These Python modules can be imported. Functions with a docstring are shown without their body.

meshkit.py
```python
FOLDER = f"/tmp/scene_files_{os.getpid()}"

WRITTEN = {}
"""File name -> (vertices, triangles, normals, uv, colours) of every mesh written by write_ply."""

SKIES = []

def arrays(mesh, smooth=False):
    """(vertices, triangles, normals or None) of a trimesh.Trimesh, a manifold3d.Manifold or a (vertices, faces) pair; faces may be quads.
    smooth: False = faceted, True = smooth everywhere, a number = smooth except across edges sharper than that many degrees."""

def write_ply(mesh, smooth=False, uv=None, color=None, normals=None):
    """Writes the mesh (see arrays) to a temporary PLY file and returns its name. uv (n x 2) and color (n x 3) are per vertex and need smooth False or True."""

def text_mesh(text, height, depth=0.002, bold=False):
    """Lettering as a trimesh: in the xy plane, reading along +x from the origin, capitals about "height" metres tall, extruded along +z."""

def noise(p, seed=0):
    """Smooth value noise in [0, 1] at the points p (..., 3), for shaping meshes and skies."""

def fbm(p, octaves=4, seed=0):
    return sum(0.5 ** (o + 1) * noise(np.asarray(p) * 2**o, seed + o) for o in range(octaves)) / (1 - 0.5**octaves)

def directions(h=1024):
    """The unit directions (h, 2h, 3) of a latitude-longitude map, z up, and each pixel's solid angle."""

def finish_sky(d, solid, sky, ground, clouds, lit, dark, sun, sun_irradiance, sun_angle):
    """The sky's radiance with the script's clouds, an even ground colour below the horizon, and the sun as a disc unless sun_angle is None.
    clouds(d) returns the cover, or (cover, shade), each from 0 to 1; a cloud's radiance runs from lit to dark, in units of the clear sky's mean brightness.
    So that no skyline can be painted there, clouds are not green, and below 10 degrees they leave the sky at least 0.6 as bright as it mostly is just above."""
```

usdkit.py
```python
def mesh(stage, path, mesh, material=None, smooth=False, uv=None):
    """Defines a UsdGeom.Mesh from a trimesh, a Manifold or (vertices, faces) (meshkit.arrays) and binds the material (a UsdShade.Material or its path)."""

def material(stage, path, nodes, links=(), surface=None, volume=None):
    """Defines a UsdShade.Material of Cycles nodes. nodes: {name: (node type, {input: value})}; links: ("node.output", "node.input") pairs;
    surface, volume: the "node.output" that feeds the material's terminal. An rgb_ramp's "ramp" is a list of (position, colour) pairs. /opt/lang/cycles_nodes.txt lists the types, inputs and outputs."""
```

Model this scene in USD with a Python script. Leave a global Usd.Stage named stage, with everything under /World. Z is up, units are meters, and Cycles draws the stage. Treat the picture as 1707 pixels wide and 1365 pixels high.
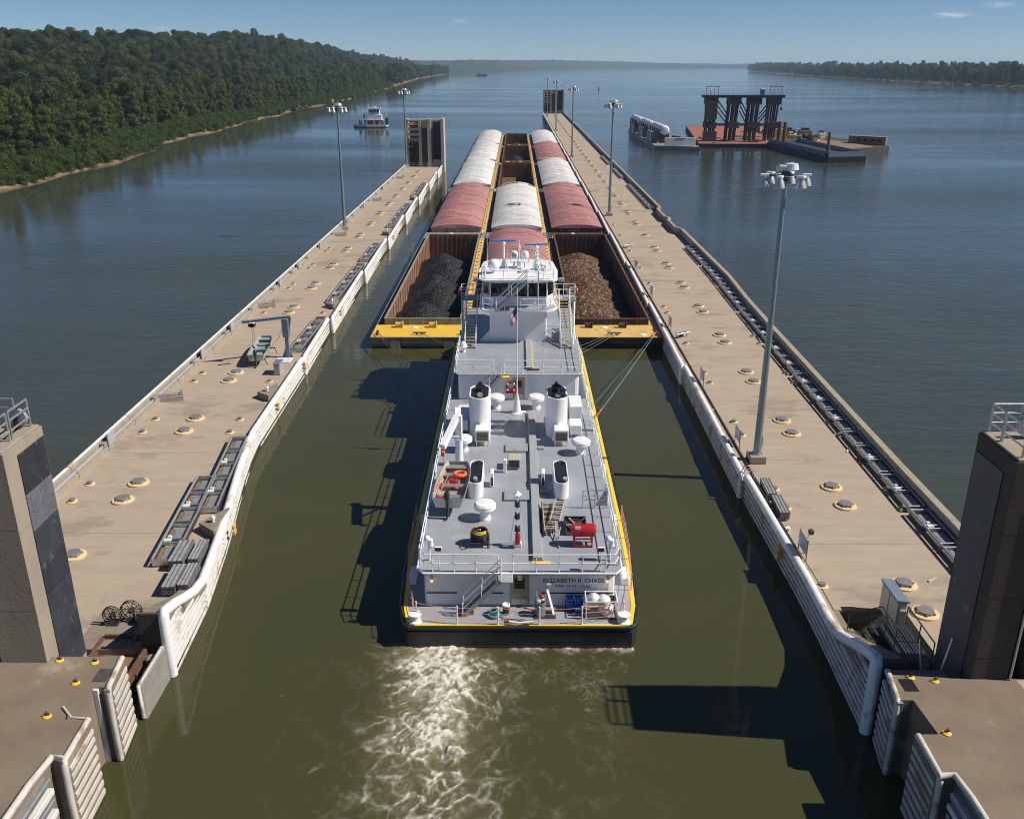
import math, numpy as np, trimesh, usdkit, meshkit
from manifold3d import CrossSection
from pxr import Usd, UsdGeom, UsdLux, UsdShade, Gf, Sdf, Vt

stage = Usd.Stage.CreateInMemory()
UsdGeom.SetStageUpAxis(stage, 'Z'); UsdGeom.SetStageMetersPerUnit(stage, 1.0)
UsdGeom.Xform.Define(stage, '/World'); UsdGeom.Scope.Define(stage, '/World/Looks')

# ------------------------------------------------------------------ camera
EXPOSURE = 0.3
cam = UsdGeom.Camera.Define(stage, '/World/camera')
cam.CreateHorizontalApertureAttr(36.0)
cam.CreateFocalLengthAttr(36.0 * 1510 / 1707)
cam.CreateFStopAttr(0.0)
cam.CreateExposureAttr(EXPOSURE)
cam.CreateClippingRangeAttr(Gf.Vec2f(0.1, 60000))
cx_ = UsdGeom.Xformable(cam)
cx_.AddTranslateOp().Set(Gf.Vec3d(0, 0, 29.0))
cx_.AddRotateZOp().Set(0.25)
cx_.AddRotateXOp().Set(90 - 20.8)

# ------------------------------------------------------------------ sky and sun
SUN = np.array([0.995, -0.09, 0.98]); SUN /= np.linalg.norm(SUN)
SUN_EL, SUN_ROT = math.asin(SUN[2]), math.atan2(SUN[0], SUN[1])
SKY_STRENGTH, SUN_INTENSITY = 0.058, 1.18
sky = UsdLux.DomeLight.Define(stage, '/World/sky')
WISPS = [((0.4043, 0.9136, 0.0435), (52, 52, 330)), ((0.4357, 0.8986, 0.0512), (80, 80, 330)), ((-0.0563, 0.9976, 0.0414), (95, 95, 420)), ((-0.3407, 0.9396, 0.0327), (90, 90, 420))]      # direction and inverse size of each small cloud
SN = {"s": ("sky_texture", {"sky_type": "single_scattering", "sun_disc": False, "sun_elevation": SUN_EL, "sun_rotation": SUN_ROT, "altitude": 6500.0, "air_density": 1.35, "aerosol_density": 1.1, "ozone_density": 4.5}),
      "g": ("mix", {"mix_type": "multiply", "fac": 1.0, "color2": (0.98, 1.0, 1.03)}), "tc": ("texture_coordinate", {}),
      "mp": ("mapping", {"scale": (60.0, 60.0, 240.0)}), "n": ("noise_texture", {"scale": 1.0, "detail": 5.0, "roughness": 0.6}), "b": ("background_shader", {"strength": SKY_STRENGTH})}
SL = [("tc.generated", "mp.vector"), ("mp.vector", "n.vector"), ("s.color", "g.color1")]; _last = "g.color"
for k, (c, S) in enumerate(WISPS):
    SN |= {f"m{k}": ("mapping", {"scale": S, "location": tuple(-a * b for a, b in zip(c, S))}), f"l{k}": ("vector_math", {"math_type": "length"}), f"r{k}": ("map_range", {"from_min": 1.15, "from_max": .1, "to_min": 0.0, "to_max": 1.0, "clamp": True}),
           f"t{k}": ("math", {"math_type": "multiply_add", "value2": 2.6, "value3": -.95}), f"q{k}": ("math", {"math_type": "multiply", "use_clamp": True}), f"o{k}": ("math", {"math_type": "multiply", "value2": (.75, .6, .3, .25)[k], "use_clamp": True}), f"c{k}": ("mix", {"mix_type": "mix", "color2": (13.5, 13.2, 13.4)})}
    SL += [("tc.generated", f"m{k}.vector"), (f"m{k}.vector", f"l{k}.vector1"), (f"l{k}.value", f"r{k}.value"), ("n.fac", f"t{k}.value1"), (f"r{k}.result", f"q{k}.value1"), (f"t{k}.value", f"q{k}.value2"), (f"q{k}.value", f"o{k}.value1"), (f"o{k}.value", f"c{k}.fac"), (_last, f"c{k}.color1")]; _last = f"c{k}.color"
skym = usdkit.material(stage, '/World/Looks/sky_air', SN, SL + [(_last, "b.color")], surface="b.background")
UsdShade.MaterialBindingAPI.Apply(sky.GetPrim()).Bind(skym)
sky.GetPrim().SetCustomDataByKey('kind', 'structure'); sky.GetPrim().SetCustomDataByKey('label', 'pale blue hazy sky with a few small wisps of cloud')
sun = UsdLux.DistantLight.Define(stage, '/World/sun')
sun.CreateIntensityAttr(SUN_INTENSITY); sun.CreateAngleAttr(0.5); sun.CreateColorAttr(Gf.Vec3f(1.0, 0.93, 0.83)); sun.CreateNormalizeAttr(True)
_z = SUN; _x = np.cross([0, 0, 1], _z); _x /= np.linalg.norm(_x); _y = np.cross(_z, _x)
UsdGeom.Xformable(sun).AddTransformOp().Set(Gf.Matrix4d(*_x, 0, *_y, 0, *_z, 0, 0, 0, 0, 1))

# ------------------------------------------------------------------ mesh helpers: everything is (vertices, triangles)
rng = np.random.default_rng(7)
def cat(*ms):
    if len(ms) == 1 and isinstance(ms[0], list): ms = ms[0]
    V, F, n = [], [], 0
    for v, f in ms:
        V.append(v); F.append(f + n); n += len(v)
    return np.vstack(V), np.vstack(F)
_BV = np.array([[x, y, z] for x in (0, 1) for y in (0, 1) for z in (0, 1)], float)
_BF = np.array([[0, 1, 3], [0, 3, 2], [4, 6, 7], [4, 7, 5], [0, 4, 5], [0, 5, 1], [2, 3, 7], [2, 7, 6], [0, 2, 6], [0, 6, 4], [1, 5, 7], [1, 7, 3]])
def box(x0, x1, y0, y1, z0, z1):
    return np.array([x0, y0, z0]) + _BV * np.array([x1 - x0, y1 - y0, z1 - z0]), _BF.copy()
_cb = np.array([[sx * (1 - (k == 0) * .5), sy * (1 - (k == 1) * .5), sz * (1 - (k == 2) * .5)] for k in range(3) for sx in (-1, 1) for sy in (-1, 1) for sz in (-1, 1)], float)
_cbk = np.repeat(np.arange(3), 8)
_h = trimesh.convex.convex_hull(np.vstack([np.sign(_cb) * np.where(np.arange(3)[None] == _cbk[:, None], 1.0, 0.8)]))
_CBF = None
def bbox(x0, x1, y0, y1, z0, z1, b=0.03):
    """A box with chamfered edges."""
    global _CBF
    h = np.array([x1 - x0, y1 - y0, z1 - z0]) / 2; c = np.array([x0 + x1, y0 + y1, z0 + z1]) / 2
    b = min(b, h.min() * 0.45)
    s = np.sign(_cb); v = s * np.where(np.arange(3)[None] == _cbk[:, None], h, h - b)
    if _CBF is None:
        u = s * np.where(np.arange(3)[None] == _cbk[:, None], 1.0, 0.8)
        hull = trimesh.convex.convex_hull(u)
        idx = [int(np.argmin(((u - p) ** 2).sum(1))) for p in hull.vertices]
        _CBF = np.array(idx)[np.array(hull.faces)]
    return v + c, _CBF.copy()
def rotz(m, a, c=(0, 0)):
    v = m[0].copy(); ca, sa = math.cos(a), math.sin(a); x, y = v[:, 0] - c[0], v[:, 1] - c[1]
    v[:, 0] = c[0] + x * ca - y * sa; v[:, 1] = c[1] + x * sa + y * ca
    return v, m[1]
def rot(m, axis, a, c=(0, 0, 0)):
    R = trimesh.transformations.rotation_matrix(a, axis, c)
    return m[0] @ R[:3, :3].T + R[:3, 3], m[1]
def mov(m, x=0, y=0, z=0): return m[0] + np.array([x, y, z]), m[1]
def scl(m, x=1, y=1, z=1): return m[0] * np.array([x, y, z]), m[1]
def loft(rings, closed=True, caps=True):
    """Rings of equal length joined; rings closed around."""
    R = np.asarray(rings, float); n, k = R.shape[:2]; F = []
    js = range(k) if closed else range(k - 1)
    for i in range(n - 1):
        for j in js:
            a, b = i * k + j, i * k + (j + 1) % k; c, d = a + k, b + k
            F += [[a, b, d], [a, d, c]]
    V = R.reshape(-1, 3)
    if caps and closed:
        V = np.vstack([V, R[0].mean(0), R[-1].mean(0)]); p, q = len(V) - 2, len(V) - 1
        for j in range(k):
            F += [[p, (j + 1) % k, j], [q, (n - 1) * k + j, (n - 1) * k + (j + 1) % k]]
    return V, np.array(F)
def tube(pts, r, n=6, caps=True):
    p = np.asarray(pts, float); t = np.gradient(p, axis=0) if len(p) > 2 else np.repeat(p[1:] - p[:1], 2, 0)
    t /= np.linalg.norm(t, axis=1, keepdims=True) + 1e-12
    ref = np.array([0, 0, 1.]) if abs(t[:, 2]).max() < 0.9 else (np.array([1., 0, 0]) if abs(t[:, 0]).max() < .9 else np.array([0, 1., 0]))
    a = np.cross(t, ref); a /= np.linalg.norm(a, axis=1, keepdims=True) + 1e-12; b = np.cross(a, t)
    th = np.arange(n) * 2 * np.pi / n + np.pi / n; r = np.broadcast_to(r, (len(p),))
    return loft(p[:, None] + r[:, None, None] * (np.cos(th)[None, :, None] * a[:, None] + np.sin(th)[None, :, None] * b[:, None]), True, caps)
def cyl(p0, p1, r0, r1=None, n=10): return tube([p0, p1], [r0, r0 if r1 is None else r1], n)
def bar(p0, p1, w, h=None, up=(0, 0, 1)):
    """Square bar from p0 to p1."""
    p0, p1 = np.array(p0, float), np.array(p1, float); h = w if h is None else h
    t = p1 - p0; t /= np.linalg.norm(t); a = np.cross(t, up)
    if np.linalg.norm(a) < 1e-3: a = np.cross(t, [0, 1, 0])
    a /= np.linalg.norm(a); b = np.cross(a, t)
    q = [a * w / 2 * s + b * h / 2 * u for s, u in ((-1, -1), (1, -1), (1, 1), (-1, 1))]
    return loft([[p0 + x for x in q], [p1 + x for x in q]])
def lathe(prof, c=(0, 0, 0), n=18):
    th = np.arange(n) * 2 * np.pi / n; c = np.array(c)
    return loft([[c + [r * math.cos(t), r * math.sin(t), z] for t in th] for r, z in prof])
def sphere(c, r, n=12, sz=1.0):
    return lathe([(max(1e-3, r * math.sin(a)), -r * sz * math.cos(a)) for a in np.linspace(0, math.pi, n)], c, n + 4)
def prism(poly, z0, z1):
    cs = CrossSection([np.asarray(poly, float)]) if area(poly) > 0 else CrossSection([np.asarray(poly, float)[::-1]])
    m = cs.extrude(z1 - z0).to_mesh()
    return np.array(m.vert_properties[:, :3], float) + [0, 0, z0], np.array(m.tri_verts, int)
def area(p):
    p = np.asarray(p, float); q = np.roll(p, -1, 0); return (p[:, 0] * q[:, 1] - p[:, 1] * q[:, 0]).sum() / 2
def prism_x(poly_yz, x0, x1):
    v, f = prism(poly_yz, 0, x1 - x0); return np.stack([v[:, 2] + x0, v[:, 0], v[:, 1]], 1), f
def prism_y(poly_xz, y0, y1):
    v, f = prism(poly_xz, 0, y1 - y0); return np.stack([v[:, 0], y1 - v[:, 2], v[:, 1]], 1), f
def torus(c, R, r, n=20, k=6, axis='z'):
    P = []
    for i in range(n + 1):
        a = 2 * math.pi * i / n; P.append([c[0] + R * math.cos(a), c[1] + R * math.sin(a), c[2]])
    m = []
    for i in range(n):
        a = 2 * math.pi * i / n
        m.append([[c[0] + (R + r * math.cos(t)) * math.cos(a), c[1] + (R + r * math.cos(t)) * math.sin(a), c[2] + r * math.sin(t)] for t in np.arange(k) * 2 * math.pi / k])
    m.append(m[0]); v, f = loft(m, True, False)
    if axis == 'x': v = np.stack([c[0] + v[:, 2] - c[2], v[:, 1], c[2] + v[:, 0] - c[0]], 1)
    if axis == 'y': v = np.stack([v[:, 0], c[1] + v[:, 2] - c[2], c[2] + v[:, 1] - c[1]], 1)
    return v, f
def grid(x, y, zf):
    X, Y = np.meshgrid(x, y); Z = zf(X, Y); n, k = X.shape
    i, j = np.meshgrid(np.arange(n - 1), np.arange(k - 1), indexing='ij'); a = (i * k + j).ravel()
    return np.stack([X, Y, Z], -1).reshape(-1, 3), np.vstack([np.stack([a, a + 1, a + k + 1], 1), np.stack([a, a + k + 1, a + k], 1)])
def obround(cx, y0, y1, r, n=8):
    """Outline of a stadium lying along y."""
    A = [(cx + r * math.cos(t), y1 - r + r * math.sin(t)) for t in np.linspace(0, math.pi, n)]
    B = [(cx + r * math.cos(t), y0 + r + r * math.sin(t)) for t in np.linspace(math.pi, 2 * math.pi, n)]
    return A + B
def fbm(x, y, s, o=4, seed=0):
    return meshkit.fbm(np.stack([np.asarray(x, float) * s, np.asarray(y, float) * s, np.zeros_like(np.asarray(x, float)) + .37], -1), o, seed)

# ------------------------------------------------------------------ things, parts and copies
USED = {}
def numbered(parent, name):
    k = parent + '/' + name; USED[k] = USED.get(k, -1) + 1
    return k if USED[k] == 0 else f'{k}_{USED[k]:03d}'
class Thing:
    def __init__(s, name, label, cat_, loc=(0, 0, 0), group=None, kind=None, local=False, rz=0.0):
        s.path = numbered('/World', name); s.loc = np.array(loc, float); s.off = np.zeros(3) if local else s.loc
        s.x = UsdGeom.Xform.Define(stage, s.path); s.prim = s.x.GetPrim()
        s.t = s.x.AddTranslateOp(); s.t.Set(Gf.Vec3d(*map(float, loc))); s.r = s.x.AddRotateZOp(); s.r.Set(float(rz)); s.s = s.x.AddScaleOp(); s.s.Set(Gf.Vec3f(1, 1, 1))
        tag(s.prim, label, cat_, group, kind)
    def p(s, name, m, mat, parent=None, smooth=False, label=None, kind=None):
        path = numbered(parent or s.path, name)
        me = usdkit.mesh(stage, path, (m[0] - s.off, m[1]), MAT[mat], smooth)
        if label: me.GetPrim().SetCustomDataByKey('label', label)
        if kind: me.GetPrim().SetCustomDataByKey('kind', kind)
        return path
def tag(prim, label=None, cat_=None, group=None, kind=None):
    for k, v in (('label', label), ('category', cat_), ('group', group), ('kind', kind)):
        if v: prim.SetCustomDataByKey(k, v)
def single(name, m, mat, label, cat_, group=None, kind=None, smooth=False):
    path = numbered('/World', name); me = usdkit.mesh(stage, path, m, MAT[mat], smooth); tag(me.GetPrim(), label, cat_, group, kind); return me
def copy(t, loc, label=None, rz=0.0, scale=(1, 1, 1), group=None, name=None):
    n = name or t.path.split('/')[-1]
    if n[-4:-3] == '_' and n[-3:].isdigit(): n = n[:-4]
    x = UsdGeom.Xform.Define(stage, numbered('/World', n)); pr = x.GetPrim()
    pr.GetReferences().AddInternalReference(t.path)
    pr.GetAttribute('xformOp:translate').Set(Gf.Vec3d(*map(float, loc))); pr.GetAttribute('xformOp:rotateZ').Set(float(rz)); pr.GetAttribute('xformOp:scale').Set(Gf.Vec3f(*map(float, scale)))
    pr.SetInstanceable(True); d = t.prim.GetCustomData()
    tag(pr, label or d.get('label'), d.get('category'), group or d.get('group'))
    return pr

# ------------------------------------------------------------------ materials
MAT = {}
def mat(name, col, rough=0.6, metal=0.0, var=0.12, scale=1.5, stretch=(1, 1, 1), spots=None, spot_col=(0.16, 0.07, 0.03), spot_scale=1.5, bump=0.0, bump_scale=20.0, per=0.0, spec=0.5, rough_var=0.0, detail=4.0, streak=None):
    """Painted, rusted or cast surface: base colour with noise, a second colour in patches (spots = threshold), fine relief."""
    c = np.array(col, float)
    N = {"g": ("geometry", {}), "m": ("mapping", {"scale": tuple(np.array(stretch, float))}),
         "n": ("noise_texture", {"scale": scale, "detail": detail, "roughness": 0.6}),
         "r": ("rgb_ramp", {"ramp": [(0.25, c * (1 - var)), (0.5, c), (0.75, np.minimum(c * (1 + var), .95))]}),
         "p": ("principled_bsdf", {"roughness": rough, "metallic": metal, "specular_ior_level": spec})}
    L = [("g.position", "m.vector"), ("m.vector", "n.vector"), ("n.fac", "r.fac")]; out = "r.color"
    if spots is not None:
        N["n2"] = ("noise_texture", {"scale": spot_scale, "detail": 6.0, "roughness": 0.65})
        N["r2"] = ("rgb_ramp", {"ramp": [(0.0, (0, 0, 0)), (spots, (0, 0, 0)), (min(spots + 0.08, .99), (1, 1, 1)), (1.0, (1, 1, 1))]})
        N["mx"] = ("mix", {"mix_type": "mix", "color2": tuple(spot_col)})
        L += [("m.vector" if streak is None else "m2.vector", "n2.vector"), ("n2.fac", "r2.fac"), ("r2.color", "mx.fac"), (out, "mx.color1")]; out = "mx.color"
        if streak is not None: N["m2"] = ("mapping", {"scale": tuple(streak)}); L += [("g.position", "m2.vector")]
    if per:
        N["oi"] = ("object_info", {}); N["pr"] = ("rgb_ramp", {"ramp": [(0, (1 - per,) * 3), (1, (1 + per,) * 3)]}); N["pm"] = ("mix", {"mix_type": "multiply", "fac": 1.0})
        L += [("oi.random", "pr.fac"), (out, "pm.color1"), ("pr.color", "pm.color2")]; out = "pm.color"
    L.append((out, "p.base_color"))
    if rough_var:
        N["rr"] = ("map_range", {"from_min": 0.3, "from_max": 0.7, "to_min": max(.03, rough - rough_var), "to_max": min(1, rough + rough_var)}); L += [("n.fac", "rr.value"), ("rr.result", "p.roughness")]
    if bump:
        N["nb"] = ("noise_texture", {"scale": bump_scale, "detail": 4.0}); N["b"] = ("bump", {"strength": 1.0, "distance": bump})
        L += [("g.position", "nb.vector"), ("nb.fac", "b.height"), ("b.normal", "p.normal")]
    MAT[name] = usdkit.material(stage, '/World/Looks/' + name, N, L, surface="p.BSDF")
mat('deck_concrete', (0.375, 0.305, 0.232), .85, var=.10, scale=1.0, stretch=(.3, 1.5, 1), spots=.545, spot_col=(.285, .235, .18), spot_scale=.34, streak=(.5, .9, 1), bump=.012, bump_scale=15, spec=.25)
mat('wall_concrete', (0.23, 0.195, 0.15), .9, var=.2, scale=.9, stretch=(1, 1, .3), spots=.6, spot_col=(.12, .095, .07), spot_scale=.9, streak=(1, 1, .18), bump=.012, bump_scale=9, spec=.2)
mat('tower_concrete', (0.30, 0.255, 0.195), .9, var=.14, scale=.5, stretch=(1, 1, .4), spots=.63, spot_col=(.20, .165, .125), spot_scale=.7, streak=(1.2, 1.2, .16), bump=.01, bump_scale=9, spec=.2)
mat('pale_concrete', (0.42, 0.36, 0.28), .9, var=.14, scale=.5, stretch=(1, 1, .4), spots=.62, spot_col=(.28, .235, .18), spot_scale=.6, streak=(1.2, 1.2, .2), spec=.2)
mat('shade_stained_concrete', (0.08, 0.064, 0.05), .9, var=.2, scale=.5, stretch=(1, 1, .4), spots=.60, spot_col=(.065, .055, .045), spot_scale=.6, streak=(1.2, 1.2, .14), bump=.01, bump_scale=9, spec=.2)  # stains plus shade darkened into the colour: right tower, wall ends, pit
mat('platform_concrete', (0.195, 0.155, 0.112), .9, var=.16, scale=.7, spots=.6, spot_col=(.30, .245, .185), spot_scale=.35, bump=.012, bump_scale=18, spec=.25)
mat('parapet_concrete', (0.32, 0.28, 0.22), .9, var=.16, scale=1.1, spots=.62, spot_col=(.2, .17, .13), spot_scale=1.2, bump=.008, spec=.2)
mat('armor_white', (0.74, 0.74, 0.74), .5, var=.08, scale=2.5, spots=.575, spot_col=(.47, .40, .32), spot_scale=.8, streak=(1, .5, .8), bump=.008, bump_scale=6)
mat('armor_bar', (0.62, 0.605, 0.58), .6, var=.14, scale=1.2, spots=.56, spot_col=(.40, .31, .225), spot_scale=.7, streak=(1, .7, .5))
mat('armor_worn', (0.50, 0.475, 0.435), .65, var=.18, scale=1.4, spots=.55, spot_col=(.30, .22, .15), spot_scale=.9, streak=(1, .6, 1.0))
mat('yellow_ring', (0.66, 0.50, 0.26), .75, var=.12, scale=2.5, spots=.66, spot_col=(.40, .32, .22), spot_scale=3)
mat('yellow_paint', (0.72, 0.45, 0.045), .55, var=.10, scale=1.2, spots=.63, spot_col=(.42, .28, .08), spot_scale=1.4)
mat('worn_yellow', (0.62, 0.40, 0.12), .65, var=.14, scale=1.0, spots=.58, spot_col=(.30, .19, .09), spot_scale=1.2)
mat('bright_yellow', (0.80, 0.56, 0.02), .45, var=.05)
mat('lid_steel', (0.22, 0.215, 0.21), .6, metal=.3, var=.2, scale=4, spots=.62, spot_col=(.14, .10, .07), spot_scale=4)
mat('trestle_steel', (0.05, 0.03, 0.023), .75, var=.35, scale=1.2, spots=.6, spot_col=(.12, .06, .035), spot_scale=1.5)
mat('galvanised', (0.48, 0.49, 0.50), .42, metal=.75, var=.18, scale=3)
mat('panel_galvanised', (0.36, 0.36, 0.355), .5, metal=.5, var=.3, scale=3, spots=.60, spot_col=(.20, .15, .11), spot_scale=3)
mat('pole_steel', (0.19, 0.235, 0.25), .42, metal=.3, var=.08)
mat('black_panel', (0.030, 0.034, 0.042), .55, var=.35, scale=.9, spots=.60, spot_col=(.10, .105, .115), spot_scale=1.3, per=.25)
mat('grey_panel', (0.115, 0.12, 0.135), .6, var=.25, scale=1.2, spots=.66, spot_col=(.03, .03, .035), spot_scale=3)
mat('dark_steel', (0.055, 0.05, 0.048), .55, metal=.3, var=.3, scale=2, spots=.6, spot_col=(.13, .075, .045), spot_scale=2)
mat('rust', (0.115, 0.062, 0.04), .8, var=.35, scale=1.2, spots=.58, spot_col=(.19, .10, .055), spot_scale=1.8)
mat('rust_wall', (0.22, 0.115, 0.065), .8, var=.3, scale=.8, stretch=(1, 1, .3), spots=.58, spot_col=(.10, .06, .045), spot_scale=1.0, streak=(1, 1, .2))
mat('old_timber', (0.20, 0.14, 0.085), .9, var=.35, scale=2.0)
mat('tank_white', (0.66, 0.68, 0.68), .4, var=.06, scale=1, spots=.68, spot_col=(.35, .27, .2), spot_scale=1.2)
mat('red_deck', (0.30, 0.105, 0.08), .75, var=.2, scale=.5, spots=.6, spot_col=(.18, .09, .075), spot_scale=.8)
mat('deck_grey', (0.295, 0.315, 0.345), .34, var=.09, scale=.5, spots=.60, spot_col=(.36, .37, .385), spot_scale=.45, rough_var=.12, bump=.002, bump_scale=2)
mat('paint_white', (0.78, 0.78, 0.785), .36, var=.05, scale=1.0, spots=.655, spot_col=(.62, .575, .51), spot_scale=1.1, streak=(1.3, 1.3, .16), rough_var=.08)
mat('hull_black', (0.022, 0.022, 0.024), .5, var=.4, scale=1.0, stretch=(1, 1, .3), spots=.66, spot_col=(.075, .06, .05), spot_scale=1.0)
mat('rub_red', (0.10, 0.03, 0.022), .7, var=.3)
mat('black_paint', (0.016, 0.016, 0.018), .28, var=.2)
mat('steel_door', (0.35, 0.31, 0.22), .35, metal=.6, var=.08)
mat('grey_paint', (0.33, 0.345, 0.36), .45, var=.07)
mat('barge_grey', (0.235, 0.225, 0.20), .7, var=.2, scale=1.0, spots=.58, spot_col=(.13, .09, .065), spot_scale=1.1, streak=(1, 1, .25))
mat('barge_black', (0.045, 0.04, 0.038), .75, var=.35, scale=.8, spots=.58, spot_col=(.14, .10, .075), spot_scale=1.4)
mat('barge_red', (0.13, 0.04, 0.035), .7, var=.2, scale=.9, spots=.62, spot_col=(.2, .14, .11), spot_scale=1.0, streak=(1, 1, .25))
mat('cover_white', (0.58, 0.575, 0.555), .65, var=.10, scale=.7, spots=.61, spot_col=(.40, .38, .345), spot_scale=.6, streak=(.5, 2.0, 1), per=.08)
mat('cover_red', (0.36, 0.165, 0.16), .7, var=.16, scale=.8, spots=.58, spot_col=(.43, .27, .255), spot_scale=.7, streak=(.5, 2.0, 1), per=.10)
mat('cover_ridge_red', (0.30, 0.125, 0.12), .7, var=.2, scale=1.2)
mat('alu', (0.50, 0.50, 0.48), .4, metal=.7, var=.12, scale=3)
mat('alu_inside', (0.45, 0.415, 0.36), .55, metal=.3, var=.25, scale=3)
mat('tank_red', (0.42, 0.015, 0.022), .35, var=.06)
mat('orange', (0.85, 0.13, 0.04), .5, var=.05)
mat('rope_orange', (0.75, 0.28, 0.13), .8, var=.15, scale=6)
mat('rope_blue', (0.13, 0.30, 0.32), .8, var=.12, scale=6)
mat('wire_grey', (0.17, 0.16, 0.14), .6, metal=.3, var=.15)
mat('rope_green', (0.10, 0.22, 0.21), .9, var=.3, scale=10)
mat('hose_yellow', (0.52, 0.36, 0.05), .5, var=.2, scale=5)
mat('blue_plastic', (0.012, 0.06, 0.36), .45, var=.1)
mat('radar_blue', (0.03, 0.20, 0.55), .4, var=.05)
mat('bag_white', (0.74, 0.73, 0.72), .4, var=.12, scale=5, bump=.03, bump_scale=7)
mat('flag_red', (0.50, 0.025, 0.035), .8, var=.08); mat('flag_white', (0.74, 0.72, 0.72), .8, var=.05); mat('flag_blue', (0.025, 0.035, 0.14), .8, var=.08)
mat('black_rubber', (0.02, 0.02, 0.02), .75, var=.3)
mat('lens', (0.30, 0.32, 0.33), .15, metal=.4, var=.1)
mat('beige_metal', (0.46, 0.41, 0.34), .5, var=.06)
mat('gangway_steel_shaded', (0.03, 0.035, 0.047), .5, var=.2)  # dark steel, painted darker to stand in for the tower shade
mat('bluegrey_metal', (0.15, 0.18, 0.23), .45, var=.08)
mat('green_boat', (0.36, 0.42, 0.39), .5, metal=.3, var=.08)
mat('lettering', (0.02, 0.02, 0.025), .5, var=.05)
mat('faded_lettering', (0.42, 0.40, 0.35), .7, var=.1)
mat('sand', (0.36, 0.26, 0.17), .95, var=.2, scale=.15)
mat('tug_red', (0.40, 0.02, 0.03), .4, var=.05)
mat('tug_teal', (0.42, 0.58, 0.56), .5, var=.05)
mat('ladder_beige', (0.46, 0.42, 0.34), .6, var=.15, scale=4, spots=.62, spot_col=(.25, .14, .08), spot_scale=4)
mat('dark_gap', (0.02, 0.02, 0.02), .9, var=.2)
mat('green_sign', (0.0, 0.30, 0.15), .5, var=.05)
mat('waterline_slime', (0.035, 0.034, 0.020), .55, var=.4, scale=1.2, spots=.6, spot_col=(.06, .06, .028), spot_scale=1.5)
mat('deck_joint', (0.20, 0.165, 0.12), .95, var=.2)
mat('dirt_cargo', (0.17, 0.135, 0.10), .95, var=.3, scale=1)
MAT['glass'] = usdkit.material(stage, '/World/Looks/glass', {"f": ("fresnel", {"IOR": 1.5}), "t": ("transparent_bsdf", {"color": (0.50, 0.56, 0.58)}), "g": ("glossy_bsdf", {"color": (0.9, 0.95, 1.0), "roughness": 0.02}), "m": ("mix_closure", {})},
    [("f.fac", "m.fac"), ("t.BSDF", "m.closure1"), ("g.BSDF", "m.closure2")], surface="m.closure")
MAT['lamp_amber'] = usdkit.material(stage, '/World/Looks/lamp_amber', {"e": ("emission", {"color": (1.0, 0.33, 0.10), "strength": 2.5})}, [], surface="e.emission")

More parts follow.
